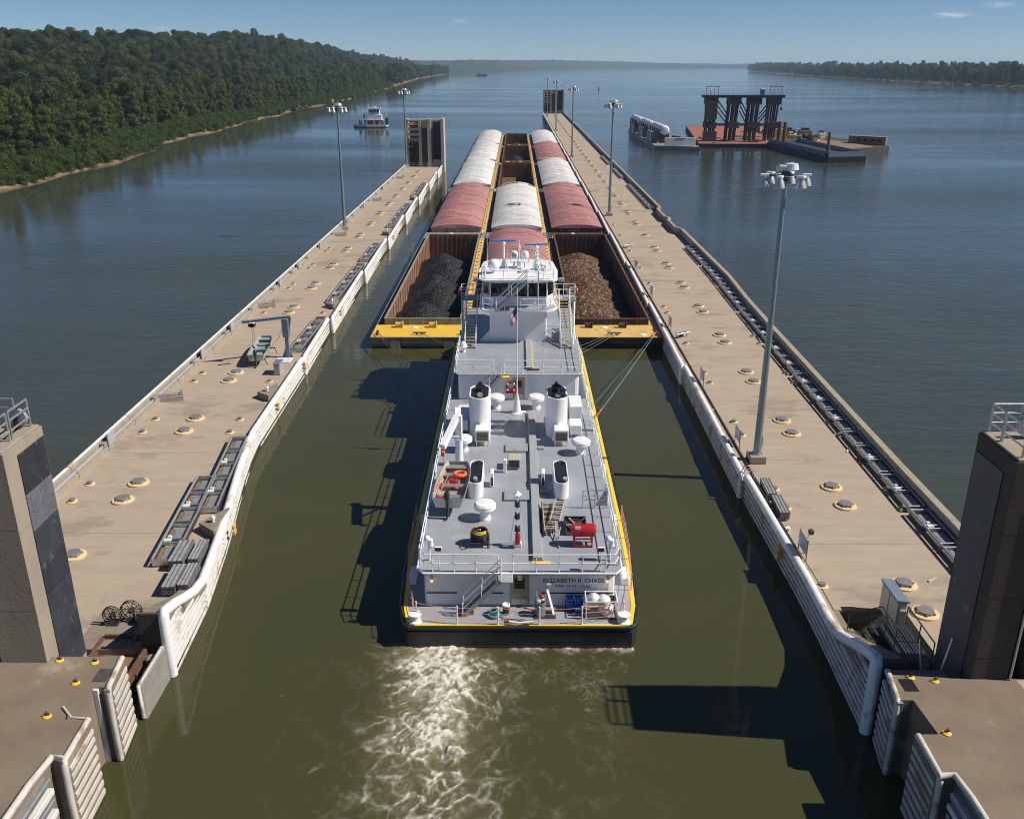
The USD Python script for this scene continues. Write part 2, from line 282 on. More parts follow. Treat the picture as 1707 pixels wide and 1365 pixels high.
def rock_mat(name, cols, scale, rough=.85, bump=.12):
    """Loose lumps: each Voronoi cell takes its own tone."""
    MAT[name] = usdkit.material(stage, '/World/Looks/' + name, {
        "g": ("geometry", {}), "v": ("voronoi_texture", {"scale": scale, "randomness": 1.0}), "s": ("separate_color", {}), "r": ("rgb_ramp", {"ramp": cols}),
        "d": ("rgb_ramp", {"ramp": [(0, (1, 1, 1)), (.45, (.85, .85, .85)), (.85, (.18, .18, .18))]}), "mx": ("mix", {"mix_type": "multiply", "fac": 1.0}),
        "b": ("bump", {"strength": 1.0, "distance": bump, "invert": True}), "p": ("principled_bsdf", {"roughness": rough, "specular_ior_level": .35})},
        [("g.position", "v.vector"), ("v.color", "s.color"), ("s.r", "r.fac"), ("r.color", "mx.color1"), ("v.distance", "d.fac"), ("d.color", "mx.color2"), ("mx.color", "p.base_color"), ("v.distance", "b.height"), ("b.normal", "p.normal")], surface="p.BSDF")
rock_mat('coal', [(0, (.008, .007, .008)), (.6, (.017, .015, .017)), (1, (.036, .033, .035))], 3.6, .6)
rock_mat('scrap', [(0, (.03, .017, .011)), (.4, (.115, .056, .028)), (.8, (.22, .115, .056)), (1, (.36, .25, .155))], 4.2, .85)
rock_mat('brown_fill', [(0, (.07, .045, .02)), (.5, (.16, .105, .05)), (1, (.26, .18, .09))], 3.0, .9)

def leaf_mat(name, a, b, c):
    MAT[name] = usdkit.material(stage, '/World/Looks/' + name, {
        "oi": ("object_info", {}), "g": ("geometry", {}), "r": ("rgb_ramp", {"ramp": [(0, a), (.5, b), (1, c)]}), "ri": ("rgb_ramp", {"ramp": [(0, (.55, .55, .55)), (1, (1.35, 1.35, 1.2))]}),
        "m": ("mix", {"mix_type": "multiply", "fac": 1.0}), "d": ("principled_bsdf", {"roughness": .6, "specular_ior_level": .25}), "t": ("translucent_bsdf", {}), "x": ("mix_closure", {"fac": .48})},
        [("oi.random", "r.fac"), ("g.random_per_island", "ri.fac"), ("r.color", "m.color1"), ("ri.color", "m.color2"), ("m.color", "d.base_color"), ("m.color", "t.color"), ("d.BSDF", "x.closure1"), ("t.BSDF", "x.closure2")], surface="x.closure")
leaf_mat('leaf_oak', (.055, .090, .024), (.125, .170, .042), (.225, .230, .072))
leaf_mat('leaf_willow', (.135, .190, .040), (.185, .240, .050), (.235, .270, .064))
leaf_mat('leaf_shrub', (.115, .185, .036), (.14, .215, .042), (.17, .235, .052))
leaf_mat('leaf_dry', (.17, .16, .075), (.20, .18, .085), (.22, .21, .10))
mat('bark', (0.10, 0.085, 0.065), .9, var=.3, scale=3)
mat('wood_floor', (0.035, 0.05, 0.018), .95, var=.35, scale=.12, spots=.6, spot_col=(.03, .04, .015), spot_scale=.2)
mat('far_forest', (0.022, 0.034, 0.022), .95, var=.45, scale=.06, spots=.56, spot_col=(.018, .028, .014), spot_scale=.05)

# water: one look for the river and the churned patch (the patch carries a "foam" primvar)
def water_mat(name, foam):
    N = {"g": ("geometry", {}),
         "m1": ("mapping", {"scale": (.28, .75, 1), "rotation": (0, 0, .25)}), "n1": ("noise_texture", {"scale": 1.0, "detail": 6.0, "roughness": .60, "distortion": .4}),
         "m3": ("mapping", {"scale": (.06, .19, 1), "rotation": (0, 0, -.2)}), "n3": ("noise_texture", {"scale": 1.0, "detail": 3.0, "distortion": .6}), "s3": ("math", {"math_type": "multiply_add", "value2": 1.1}), "m2": ("mapping", {"scale": (.0032, .013, 1)}), "n2": ("noise_texture", {"scale": 1.0, "detail": 4.0}), "r2": ("map_range", {"from_min": .36, "from_max": .66, "to_min": .12, "to_max": 1.7, "clamp": True}),
         "sx": ("separate_xyz", {}), "ax": ("math", {"math_type": "absolute"}), "rx": ("map_range", {"from_min": 17.0, "from_max": 33.0, "to_min": .12, "to_max": 1.0, "clamp": True}),
         "ry": ("map_range", {"from_min": 110.0, "from_max": 420.0, "to_min": 0.0, "to_max": .8, "clamp": True}), "mx": ("math", {"math_type": "maximum"}), "lx": ("map_range", {"from_min": -112.0, "from_max": -46.0, "to_min": .10, "to_max": 1.0, "clamp": True}), "h3": ("math", {"math_type": "multiply"}),
         "h": ("math", {"math_type": "multiply"}), "h2": ("math", {"math_type": "multiply"}), "b": ("bump", {"strength": 1.0, "distance": .15}),
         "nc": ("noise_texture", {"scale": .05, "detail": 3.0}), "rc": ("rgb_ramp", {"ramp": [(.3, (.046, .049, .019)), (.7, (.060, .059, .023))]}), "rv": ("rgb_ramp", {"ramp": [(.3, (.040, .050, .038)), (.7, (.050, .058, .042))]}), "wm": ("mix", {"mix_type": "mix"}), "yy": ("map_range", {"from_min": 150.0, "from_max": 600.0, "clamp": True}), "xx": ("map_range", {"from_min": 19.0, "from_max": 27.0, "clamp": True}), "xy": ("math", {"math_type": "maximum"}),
         "p": ("principled_bsdf", {"roughness": .06, "ior": 1.33, "specular_ior_level": .5})}
    L = [("g.position", "m1.vector"), ("m1.vector", "n1.vector"), ("g.position", "m2.vector"), ("m2.vector", "n2.vector"), ("n2.fac", "r2.value"), ("g.position", "sx.vector"), ("sx.x", "ax.value1"), ("ax.value", "rx.value"),
         ("sx.y", "ry.value"), ("rx.result", "mx.value1"), ("ry.result", "mx.value2"), ("mx.value", "h2.value1"), ("r2.result", "h2.value2"), ("sx.x", "lx.value"), ("h2.value", "h3.value1"), ("lx.result", "h3.value2"), ("g.position", "m3.vector"), ("m3.vector", "n3.vector"), ("n3.fac", "s3.value1"), ("n1.fac", "s3.value3"), ("s3.value", "h.value1"), ("h3.value", "h.value2"), ("h.value", "b.height"), ("b.normal", "p.normal"),
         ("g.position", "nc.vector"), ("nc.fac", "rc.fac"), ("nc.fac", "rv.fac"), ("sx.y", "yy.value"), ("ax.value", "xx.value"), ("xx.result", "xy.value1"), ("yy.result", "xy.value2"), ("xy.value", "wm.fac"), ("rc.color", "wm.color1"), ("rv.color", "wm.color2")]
    if not foam:
        L.append(("wm.color", "p.base_color")); MAT[name] = usdkit.material(stage, '/World/Looks/' + name, N, L, surface="p.BSDF"); return
    N |= {"at": ("attribute", {"attribute": "foam"}), "ah": ("attribute", {"attribute": "churn"}), "c1": ("mix", {"mix_type": "mix", "color2": (.165, .150, .078)}), "c2": ("mix", {"mix_type": "mix", "color2": (.66, .635, .56)}),
          "fr": ("map_range", {"from_min": 0, "from_max": 1, "to_min": .06, "to_max": .8})}
    L += [("wm.color", "c1.color1"), ("ah.fac", "c1.fac"), ("c1.color", "c2.color1"), ("at.fac", "c2.fac"), ("c2.color", "p.base_color"), ("at.fac", "fr.value"), ("fr.result", "p.roughness")]
    MAT[name] = usdkit.material(stage, '/World/Looks/' + name, N, L, surface="p.BSDF")
water_mat('water', False); water_mat('churned_water', True)

# ================================================================== river, foam
def structure(name, m, mt, smooth=False, label=None):
    me = usdkit.mesh(stage, numbered('/World', name), m, MAT[mt], smooth); tag(me.GetPrim(), label, None, None, 'structure'); return me
XL, XM, XR, Y0, BL = -10.6, .1, 10.78, 95.0, 61.0
HOLDS = [(x - 4.25, x + 4.25, Y0 + BL * k + 5.2, Y0 + BL * k + 60.1) for x, k in ((XL, 0), (XR, 0), (XM, 2), (XM, 3), (XM, 4))]      # the water stops at the open holds of the barges
def river():
    xs = sorted({-8300, -2500, -600, -60, 60, 600, 2500, 8300, *[h[0] for h in HOLDS], *[h[1] for h in HOLDS]}); ys = sorted({-60, 30, 300, 1000, 3000, 8000, 14800, *[h[2] for h in HOLDS], *[h[3] for h in HOLDS]})
    v, f = grid(np.array(xs, float), np.array(ys, float), lambda x, y: 0 * x); c = v[f].mean(1); keep = np.ones(len(f), bool)
    for a, b, p, q in HOLDS: keep &= ~((c[:, 0] > a) & (c[:, 0] < b) & (c[:, 1] > p) & (c[:, 1] < q))
    return v, f[keep]
structure('water', river(), 'water', label='olive green river water inside and around the lock walls')
def wake():
    xs = np.arange(-16.0, 9.0, .06); ys = np.arange(20.0, 41.0, .07)
    X, Y = np.meshgrid(xs, ys)
    d = 40.6 - Y
    w1 = lambda s, a, k: (a * (fbm(X, Y, s, 3, k) - .5) * 2, a * (fbm(X, Y, s, 3, k + 10) - .5) * 2)
    ax, ay = w1(.22, 2.4, 3); bx, by = w1(.7, .95, 23); ex, ey = w1(2.0, .28, 33); U, W = X + ax + bx + ex, Y * .85 + ay + by + ey
    # lace: bright walls between cells of a warped cell pattern, at three sizes
    def cells(s, k):
        pu, pv = U * s, W * s; iu, iv = np.floor(pu), np.floor(pv); f1 = np.full(X.shape, 9.); f2 = f1.copy()
        for du in (-1, 0, 1):
            for dv in (-1, 0, 1):
                cu, cv = iu + du, iv + dv; h = np.sin(cu * 127.1 + cv * 311.7 + k * 17.3) * 43758.5453; h2 = np.sin(cu * 269.5 + cv * 183.3 + k * 9.1) * 43758.5453
                q = np.hypot(cu + (h - np.floor(h)) - pu, cv + (h2 - np.floor(h2)) - pv); f2 = np.minimum(f2, np.maximum(f1, q)); f1 = np.minimum(f1, q)
        return f2 - f1
    t = lambda c, w: np.clip(1 - c / w, 0, 1) ** 1.5
    big, med, sml = t(cells(.42, 1), .20), t(cells(.95, 2), .20), t(cells(2.3, 3), .30)
    fine = fbm(X, Y, 5.0, 3, 41); mid = fbm(U, W, .55, 4, 9); brk = np.clip((fbm(X, Y, 1.1, 3, 61) - .36) * 4.5, 0, 1)
    cx = -4.1 + .045 * d + .35 * np.sin(d * .6)
    env = np.exp(-((X - cx) / (1.75 + .03 * d)) ** 2) * np.clip(1.25 - d / 9.5, 0, 1)
    col = np.exp(-(np.abs(X - cx - .1) / (2.25 + .05 * d)) ** 3) * np.clip(1.15 - d / 26, 0, 1)
    halo = np.exp(-(np.abs(X + 2.4) / (6.2 + .08 * d)) ** 3) * np.clip(1.0 - d / 26, 0, 1)
    right = np.clip((X + 1) / 4, 0, 1) * np.clip((6.5 - X) / 2, 0, 1) * np.exp(-(d / 5) ** 2)
    core = np.clip(env * 1.35 - .45 + 2.2 * (mid - .5), 0, 1)
    foam = core * (.55 + .9 * fine) + med * col * (.15 + .75 * brk) + big * col * .65 * brk + sml * np.clip(env + .45 * col, 0, 1) * .55 * brk + (med * .5 + big * .5) * halo * .16 * np.clip(brk * 1.6 - .6, 0, 1) + sml * right * .28 * brk * brk
    foam += np.exp(-(d / .35) ** 2) * (np.abs(X - .2) < 6.1) * fine * .9 * brk
    foam = np.clip(foam * (.10 + 1.75 * np.clip((fine - .32) * 2.3, 0, 1)), 0, 1)
    churn = np.clip(env * .75 + col * .36 * np.clip(mid * 2, 0, 1) + .2 * big * col, 0, .9)
    rim = np.clip(np.minimum.reduce([(X - xs[0]) / 2, (xs[-1] - X) / 2, (Y - ys[0]) / 1.5]), 0, 1)
    foam *= .88 * rim
    churn = churn * rim
    swell = (fbm(X, Y, .6, 4, 51) - .5) * .55 * np.clip(env * 1.1 + col * .5, 0, 1) + (fbm(U, W, 1.7, 3, 57) - .5) * .22 * np.clip(env + col * .5, 0, 1) + foam * .08 + env * .14
    Z = .02 + np.maximum(swell, -.015) * rim
    n, k = X.shape; i, j = np.meshgrid(np.arange(n - 1), np.arange(k - 1), indexing='ij'); a = (i * k + j).ravel()
    m = (np.stack([X, Y, Z], -1).reshape(-1, 3), np.vstack([np.stack([a, a + 1, a + k + 1], 1), np.stack([a, a + k + 1, a + k], 1)]))
    me = usdkit.mesh(stage, numbered('/World', 'propeller_wash'), m, MAT['churned_water'], True)
    api = UsdGeom.PrimvarsAPI(me)
    api.CreatePrimvar('foam', Sdf.ValueTypeNames.FloatArray, 'vertex').Set(Vt.FloatArray.FromNumpy(foam.ravel().astype(np.float32)))
    api.CreatePrimvar('churn', Sdf.ValueTypeNames.FloatArray, 'vertex').Set(Vt.FloatArray.FromNumpy(churn.ravel().astype(np.float32)))
    tag(me.GetPrim(), 'white churned propeller foam swirling on the water behind the towboat stern', 'foam', None, 'stuff')
wake()

# ================================================================== banks and hills
SH = np.array([(-400, -130), (100, -122), (217, -122), (240, -122.4), (270, -124), (316, -128), (380, -136), (470, -142), (510, -142), (622, -148), (683, -148), (915, -152), (1270, -168), (1700, -192), (2068, -212), (2363, -222), (3300, -235), (4200, -330), (5200, -150)], float)
def shore_x(y): return np.interp(y, SH[:, 0], SH[:, 1]) + 2.0 * np.sin(y * .045) + 1.2 * np.sin(y * .13 + 1)
def sstep(x, a, b): t = np.clip((x - a) / (b - a), 0, 1); return t * t * (3 - 2 * t)
def bank_z(x, y):
    d = shore_x(y) - x
    hill = 31 * sstep(d, 55, 185) * np.interp(y, [0, 350, 820, 1300, 1900, 2700, 4000], [.60, .68, 1.05, 1.42, 1.25, .9, .65]) + 8 * sstep(d, 150, 330)
    return -1.2 + 1.9 * sstep(d, -2, 4) + 1.7 * sstep(d, 4, 16) + hill * (.8 + .4 * fbm(x, y, .006, 3, 4)) + 1.2 * (fbm(x, y, .05, 3, 8) - .5) * sstep(d, 5, 20)
def bank_mesh():
    ys = np.concatenate([np.arange(60, 700, 6.), np.arange(700, 2000, 22.), np.arange(2000, 5300, 80.)])
    ds = np.concatenate([np.arange(-8, 24, 1.6), np.arange(24, 200, 9.), np.arange(200, 900, 50.)])
    D, Y = np.meshgrid(ds, ys); X = shore_x(Y) - D; Z = bank_z(X, Y)
    n, k = X.shape; i, j = np.meshgrid(np.arange(n - 1), np.arange(k - 1), indexing='ij'); a = (i * k + j).ravel()
    return np.stack([X, Y, Z], -1).reshape(-1, 3), np.vstack([np.stack([a, a + k + 1, a + 1], 1), np.stack([a, a + k, a + k + 1], 1)])
MAT['bank'] = usdkit.material(stage, '/World/Looks/bank', {
    "g": ("geometry", {}), "s": ("separate_xyz", {}), "n": ("noise_texture", {"scale": .12, "detail": 5.0}), "nm": ("math", {"math_type": "multiply_add", "value2": 2.4, "value3": -1.2}), "a": ("math", {"math_type": "add"}),
    "mr": ("map_range", {"from_min": 0.0, "from_max": 2.6, "clamp": True}), "r": ("rgb_ramp", {"ramp": [(0, (.10, .065, .04)), (.18, (.21, .145, .09)), (.42, (.27, .19, .12)), (.6, (.11, .125, .045)), (.8, (.05, .08, .022)), (1, (.03, .05, .015))]}),
    "p": ("principled_bsdf", {"roughness": .95, "specular_ior_level": .2})},
    [("g.position", "s.vector"), ("g.position", "n.vector"), ("n.fac", "nm.value1"), ("nm.value", "a.value1"), ("s.z", "a.value2"), ("a.value", "mr.value"), ("mr.result", "r.fac"), ("r.color", "p.base_color")], surface="p.BSDF")
structure('wooded_bank_ground', bank_mesh(), 'bank', True, 'sandy left shore rising to a wooded hillside')
def right_bank(x, y, sx, h, sd):
    d = x - sx(y); return -1.0 + 2.6 * sstep(d, 0, 14) + 4.5 * sstep(d, 14, 50) + h * sstep(d, 40, 200) * fbm(x, y, .004, 3, sd) * 1.6
SR = np.array([(600, 640), (1307, 689), (1553, 700), (1776, 712), (2260, 757), (3312, 903), (4300, 1060), (4958, 1181), (5600, 1420), (6400, 1900)], float)
def shore_r(y): return np.interp(y, SR[:, 0], SR[:, 1]) + 4 * np.sin(y * .012)
def rb_mesh():
    ys = np.concatenate([np.arange(900, 2400, 25.), np.arange(2400, 6400, 90.)]); ds = np.concatenate([np.arange(-10, 60, 5.), np.arange(60, 900, 60.)])
    D, Y = np.meshgrid(ds, ys); X = shore_r(Y) + D; Z = right_bank(X, Y, shore_r, 4, 5)
    n, k = X.shape; i, j = np.meshgrid(np.arange(n - 1), np.arange(k - 1), indexing='ij'); a = (i * k + j).ravel()
    return np.stack([X, Y, Z], -1).reshape(-1, 3), np.vstack([np.stack([a, a + 1, a + k + 1], 1), np.stack([a, a + k + 1, a + k], 1)])
structure('far_right_bank_ground', rb_mesh(), 'bank', True, 'low sandy far right river bank under trees')
def far_hills():
    # the shore that closes the river, a bumpy wooded ridge seen edge on
    xs = np.arange(-900, 5200, 16.); 
    def yb(x): return np.interp(x, [-900, -240, -100, 150, 700, 1330, 2100, 3200, 5200], [3400, 4300, 4700, 6200, 8000, 8900, 9000, 8600, 8300])
    ds = np.array([-20, 0, 8, 20, 40, 90, 160, 260, 420, 700.]); X, D = np.meshgrid(xs, ds); Y = yb(X) + D
    ridge = np.interp(X, [-900, -300, 100, 400, 900, 1400, 2100, 3000, 5200], [26, 30, 38, 42, 38, 28, 20, 22, 18])
    H = ridge * (.75 + .6 * fbm(X, Y, .0016, 4, 6)) * sstep(D, 30, 420)
    Z = -1 + 3 * sstep(D, -5, 8) + 15 * sstep(D, 8, 24) + H + (fbm(X, Y, .03, 3, 2) - .5) * 16 * sstep(D, 10, 30)
    n, k = X.shape; i, j = np.meshgrid(np.arange(n - 1), np.arange(k - 1), indexing='ij'); a = (i * k + j).ravel()
    return np.stack([X, Y, Z], -1).reshape(-1, 3), np.vstack([np.stack([a, a + 1, a + k + 1], 1), np.stack([a, a + k + 1, a + k], 1)])
structure('distant_hills', far_hills(), 'far_forest', False, 'low blue wooded hills closing the river on the horizon')

# ================================================================== trees
def leaf_cards(P, Nn, size, r):
    n = len(P); a = np.cross(Nn, r.normal(size=(n, 3))); a /= np.linalg.norm(a, axis=1, keepdims=True); b = np.cross(Nn, a)
    s = size * r.uniform(.6, 1.3, (n, 1)); w = s * r.uniform(.5, .9, (n, 1))
    V = np.stack([P - a * s * .5, P + b * w * .5 + Nn * s * .12, P + a * s * .5, P - b * w * .5 - Nn * s * .1], 1).reshape(-1, 3)
    i = np.arange(n) * 4
    return V, np.vstack([np.stack([i, i + 1, i + 2], 1), np.stack([i, i + 2, i + 3], 1)])
def crown(r, h, wid, z0, nb, n, size, conic=0.0):
    C, R = [], []
    for k in range(nb):
        t = r.uniform(0.08, 1.0); ww = wid * (math.sin(math.pi * (t * .78 + .14)) ** .7) * (1 - conic * t)
        a = r.uniform(0, 2 * math.pi); q = ww * math.sqrt(r.uniform(.05, .85)) * .75
        C.append([q * math.cos(a), q * math.sin(a), z0 + t * (h - z0) * .9]); R.append(max(.55, wid * r.uniform(.26, .50) * (1 - .45 * t * conic)))
    C, R = np.array(C), np.array(R); w = R ** 2 / (R ** 2).sum(); pick = r.choice(nb, n, p=w)
    d = r.normal(size=(n, 3)); d[:, 2] = d[:, 2] * .85 + .25; d /= np.linalg.norm(d, axis=1, keepdims=True)
    P = C[pick] + d * (R[pick] * r.uniform(.62, 1.08, n) ** .6)[:, None] * np.array([1, 1, .85])
    N2 = d + r.normal(scale=.45, size=(n, 3)); N2 /= np.linalg.norm(N2, axis=1, keepdims=True)
    return leaf_cards(P, N2, size, r)
KINDS = {}
TREE_LABEL = {'oak': ('dark green broad-crowned tree in the wood on the left hillside', 'broadleaf trees on the left hillside'),
              'willow': ('upright mid-green tree in the belt along the foot of the left bank', 'upright trees along the left bank'),
              'shrub': ('low bright green bush on the sandy edge of the left shore', 'bushes along the left shore'),
              'dry': ('pale yellowish thin-leaved tree among the dark trees of the left hillside', 'pale trees on the left hillside')}
def make_tree(kind, sd):
    r = np.random.default_rng(100 + sd)
    lab, grp = TREE_LABEL[kind]
    t = Thing({'oak': 'broadleaf_tree', 'willow': 'willow_tree', 'shrub': 'shrub', 'dry': 'pale_tree'}[kind], lab, 'bush' if kind == 'shrub' else 'tree', (0, 0, 0), grp, local=True)
    h = {'oak': 17, 'willow': 14.5, 'shrub': 3.4, 'dry': 15}[kind] * r.uniform(.92, 1.08)
    if kind == 'oak': m, lm = crown(r, h, 5.6, 3.4, 15, 4200, .62), 'leaf_oak'
    elif kind == 'willow': m, lm = crown(r, h, 3.6, 1.0, 18, 4200, .46, .6), 'leaf_willow'
    elif kind == 'dry': m, lm = crown(r, h, 4.2, 4, 10, 1500, .5), 'leaf_dry'
    else: m, lm = crown(r, h, 2.6, .1, 9, 1300, .30, .3), 'leaf_shrub'
    t.p('crown', m, lm)
    if kind != 'shrub':
        tr = [tube([(0, 0, -.6), (.1, 0, h * .3), (.25 * r.normal(), .25 * r.normal(), h * .75)], [.3, .24, .07], 6)]
        for k in range(4):
            a = r.uniform(0, 6.28); z = h * r.uniform(.28, .5); L = h * .25
            tr.append(tube([(.05, 0, z), (L * .5 * math.cos(a), L * .5 * math.sin(a), z + L * .45), (L * .9 * math.cos(a), L * .9 * math.sin(a), z + L)], [.13, .09, .03], 5))
        t.p('trunk', cat(tr), 'bark')
    else: t.p('stem', cat([tube([(0, 0, -.3), (.3 * math.cos(a), .3 * math.sin(a), 1.0), (.8 * math.cos(a), .8 * math.sin(a), 2.2)], [.06, .05, .02], 5) for a in (0, 2.1, 4.2)]), 'bark')
    return t
def plant_bank():
    r = np.random.default_rng(11); spots = []
    def band(y0, y1, d0, d1, sp, kind):
        for y in np.arange(y0, y1, sp):
            for d in np.arange(d0, d1, sp):
                yy = y + r.uniform(-.5, .5) * sp; dd = d + r.uniform(-.5, .5) * sp; x = float(shore_x(yy)) - dd
                k = kind(dd, x, yy)
                if k: spots.append((x, yy, float(bank_z(np.array(x), np.array(yy))) - .2, k, dd))
    def near(dd, x, y):
        if dd < 18: return 'shrub' if r.uniform() < .8 else None
        if dd < 26: return 'willow' if r.uniform() < .55 else 'shrub'
        if dd < 78: return 'willow' if r.uniform() < .93 else 'oak'
        u = r.uniform(); return 'dry' if u < .05 + .14 * (fbm(np.array(x), np.array(y), .02, 2, 5) > .6) else ('oak' if u < .9 else 'willow')
    band(120, 620, 3.6, 18, 3.0, near); band(120, 620, 20, 78, 5.8, near); band(120, 620, 78, 260, 8.2, near)
    band(620, 1400, 3, 30, 5.5, near); band(620, 1400, 30, 230, 9.5, near)
    band(1400, 3400, 5, 220, 16, lambda d, x, y: 'oak')
    return spots
def scatter_trees():
    protos = {k: [] for k in TREE_LABEL}
    for k, n in (('oak', 6), ('willow', 6), ('shrub', 4), ('dry', 2)):
        for i in range(n): protos[k].append(make_tree(k, i + 17 * len(k)))
    spots = plant_bank(); r = np.random.default_rng(21)
    lens = []
    for x, y, z, k, d in spots:
        dep = y * .935 + 25 * .355; px = 853 + 1510 * x / dep; hgt = {'oak': 17, 'willow': 14.5, 'shrub': 3.4, 'dry': 15}[k]
        vis = -40 < px < 1750 and d < (75 if y < 350 else 60)
        lens.append((hgt / math.hypot(y, x) if vis else 0) * (1.0 if k != 'shrub' else 1.35) * (1.5 if k == 'dry' and d < 170 and -20 < px else 1))
    order = np.argsort(lens)[::-1]; one, rest = order[:300], order[300:]
    firsts = {k: list(v) for k, v in protos.items()}
    for q, i in enumerate(one):
        x, y, z, k, d = spots[i]; s = r.uniform(.75, 1.2); sc = (s * r.uniform(.9, 1.1), s * r.uniform(.9, 1.1), s * r.uniform(.88, 1.15)); a = r.uniform(0, 360)
        if firsts[k]:
            t = firsts[k].pop(); t.t.Set(Gf.Vec3d(x, y, z)); t.r.Set(a); t.s.Set(Gf.Vec3f(*sc))
        else: copy(protos[k][r.integers(len(protos[k]))], (x, y, z), None, a, sc)
    for k in firsts:
        for t in firsts[k]:
            i = [j for j in rest if spots[j][3] == k][0]; rest = np.array([j for j in rest if j != i]); x, y, z, _, d = spots[i]; t.t.Set(Gf.Vec3d(x, y, z))
    def instancer(name, pts, label, per=True):
        pi = UsdGeom.PointInstancer.Define(stage, numbered('/World', name)); tag(pi.GetPrim(), label, 'woodland', None, 'stuff')
        al = [(k, t) for k in protos for t in protos[k]]; ids, paths = {k: [] for k in protos}, []
        for n, (k, t) in enumerate(al):
            pth = f'{pi.GetPath()}/tree_{n:03d}'; ids[k].append(n); x = UsdGeom.Xform.Define(stage, pth)
            x.GetPrim().GetReferences().AddInternalReference(t.path); x.GetPrim().GetAttribute('xformOp:translate').Set(Gf.Vec3d(0, 0, 0)); x.GetPrim().GetAttribute('xformOp:rotateZ').Set(0.0); x.GetPrim().GetAttribute('xformOp:scale').Set(Gf.Vec3f(1, 1, 1)); paths.append(x.GetPath())
            x.GetPrim().ClearCustomDataByKey('label')
        pi.CreatePrototypesRel().SetTargets(paths)
        P, I, Q, S = [], [], [], []
        for (x, y, z, k, sc) in pts:
            P.append((x, y, z)); I.append(int(ids[k][r.integers(len(ids[k]))])); a = r.uniform(0, math.pi); Q.append((math.cos(a), 0, 0, math.sin(a))); S.append((sc * r.uniform(.9, 1.1), sc * r.uniform(.9, 1.1), sc * r.uniform(.85, 1.15)))
        pi.CreatePositionsAttr(Vt.Vec3fArray.FromNumpy(np.array(P, np.float32))); pi.CreateProtoIndicesAttr(Vt.IntArray(I))
        pi.CreateOrientationsAttr(Vt.QuathArray([Gf.Quath(q[0], Gf.Vec3h(*q[1:])) for q in Q])); pi.CreateScalesAttr(Vt.Vec3fArray.FromNumpy(np.array(S, np.float32)))
    instancer('hillside_woodland', [(*spots[i][:3], spots[i][3], r.uniform(.7, 1.3) * (1.25 if spots[i][1] > 1400 else 1)) for i in rest], 'dense green woodland covering the left hillside beyond the nearest trees')
    far = []
    for y in np.arange(1000, 3000, 15):
        for d in (12, 24, 38, 55, 80, 110, 150, 200):
            yy = y + r.uniform(-7, 7); dd = d + r.uniform(-6, 6); x = float(shore_r(yy)) + dd; far.append((x, yy, float(right_bank(np.array(x), np.array(yy), shore_r, 4, 5)) - 1, 'oak' if r.uniform() < .8 else 'willow', r.uniform(1.0, 1.6)))
    for y in np.arange(3000, 6200, 32):
        for d in (14, 36, 70, 130):
            yy = y + r.uniform(-14, 14); dd = d + r.uniform(-9, 9); x = float(shore_r(yy)) + dd; far.append((x, yy, float(right_bank(np.array(x), np.array(yy), shore_r, 4, 5)) - 1, 'oak', r.uniform(1.4, 2.0)))
    instancer('far_right_woodland', far, 'dark belt of woodland along the far right river bank')
scatter_trees()

# ================================================================== lock walls
DZ = 1.5                       # top of the approach walls above the water
def coping_path(P): return [np.array(p, float) for p in P]
def resample(P, step):
    P = np.array(P, float); d = np.r_[0, np.cumsum(np.linalg.norm(np.diff(P, axis=0), axis=1))]; n = max(2, int(round(d[-1] / step)) + 1); s = np.linspace(0, d[-1], n)
    return np.stack([np.interp(s, d, P[:, k]) for k in range(3)], 1)
def strip(P, z0, z1, side, out):
    """A plate following the plan of P between two heights, its outer face 'out' metres towards the chamber (side = -1 to the left, +1 to the right)."""
    P = np.array(P, float); t = np.gradient(P[:, :2], axis=0) if len(P) > 2 else np.repeat(P[1:, :2] - P[:1, :2], 2, 0); t /= np.linalg.norm(t, axis=1, keepdims=True); nrm = np.stack([t[:, 1], -t[:, 0]], 1)
    nrm *= np.sign(nrm[:, :1] * -side + 1e-9)
    a = P[:, :2] - nrm * .10; b = P[:, :2] + nrm * out; lo, hi = np.broadcast_to(z0, len(P)), np.broadcast_to(z1, len(P)); bv = np.minimum(.03, (hi - lo) * .3)
    R = [[(*a[i], lo[i]), (*b[i], lo[i] + bv[i]), (*b[i], hi[i] - bv[i]), (*a[i], hi[i])] for i in range(len(P))]
    return loft(R)
def armoured_edge(t, P, side, levels, rad=.25, nose=True, seg=6.0, tone='armor_white', bar_m='armor_bar'):
    """White rounded coping on top of the chamber face and the steel rubbing bars below it."""
    Q = resample(P, 1.6); inset = side * .12
    tp = Q.copy(); tp[:, 0] += inset; tp[:, 2] -= rad * .9
    pts = tp
    if nose: pts = np.vstack([[tp[0] + [0, -.10, -tp[0, 2] + .05]], [tp[0] + [0, -.14, -.5 * tp[0, 2]]], [tp[0] + [0, -.08, -.22]], tp])
    t.p('coping', tube(pts, rad, 12), tone, smooth=50)
    L = np.r_[0, np.cumsum(np.linalg.norm(np.diff(Q[:, :2], axis=0), axis=1))]; nseg = max(1, int(round(L[-1] / seg)))
    for z in levels:
        for k in range(nseg):
            a, b = L[-1] * k / nseg + .04, L[-1] * (k + 1) / nseg - .04; s = np.linspace(a, b, max(2, int((b - a) / 1.6) + 1))
            q = np.stack([np.interp(s, L, Q[:, c]) for c in range(3)], 1); ok = q[:, 2] > z + rad + .12
            if ok.sum() < 2: continue
            q = q[ok]; t.p('rubbing_bar', strip(q, z - (.125 if bar_m == 'armor_worn' else .10), z + (.125 if bar_m == 'armor_worn' else .10), side, .035), bar_m)
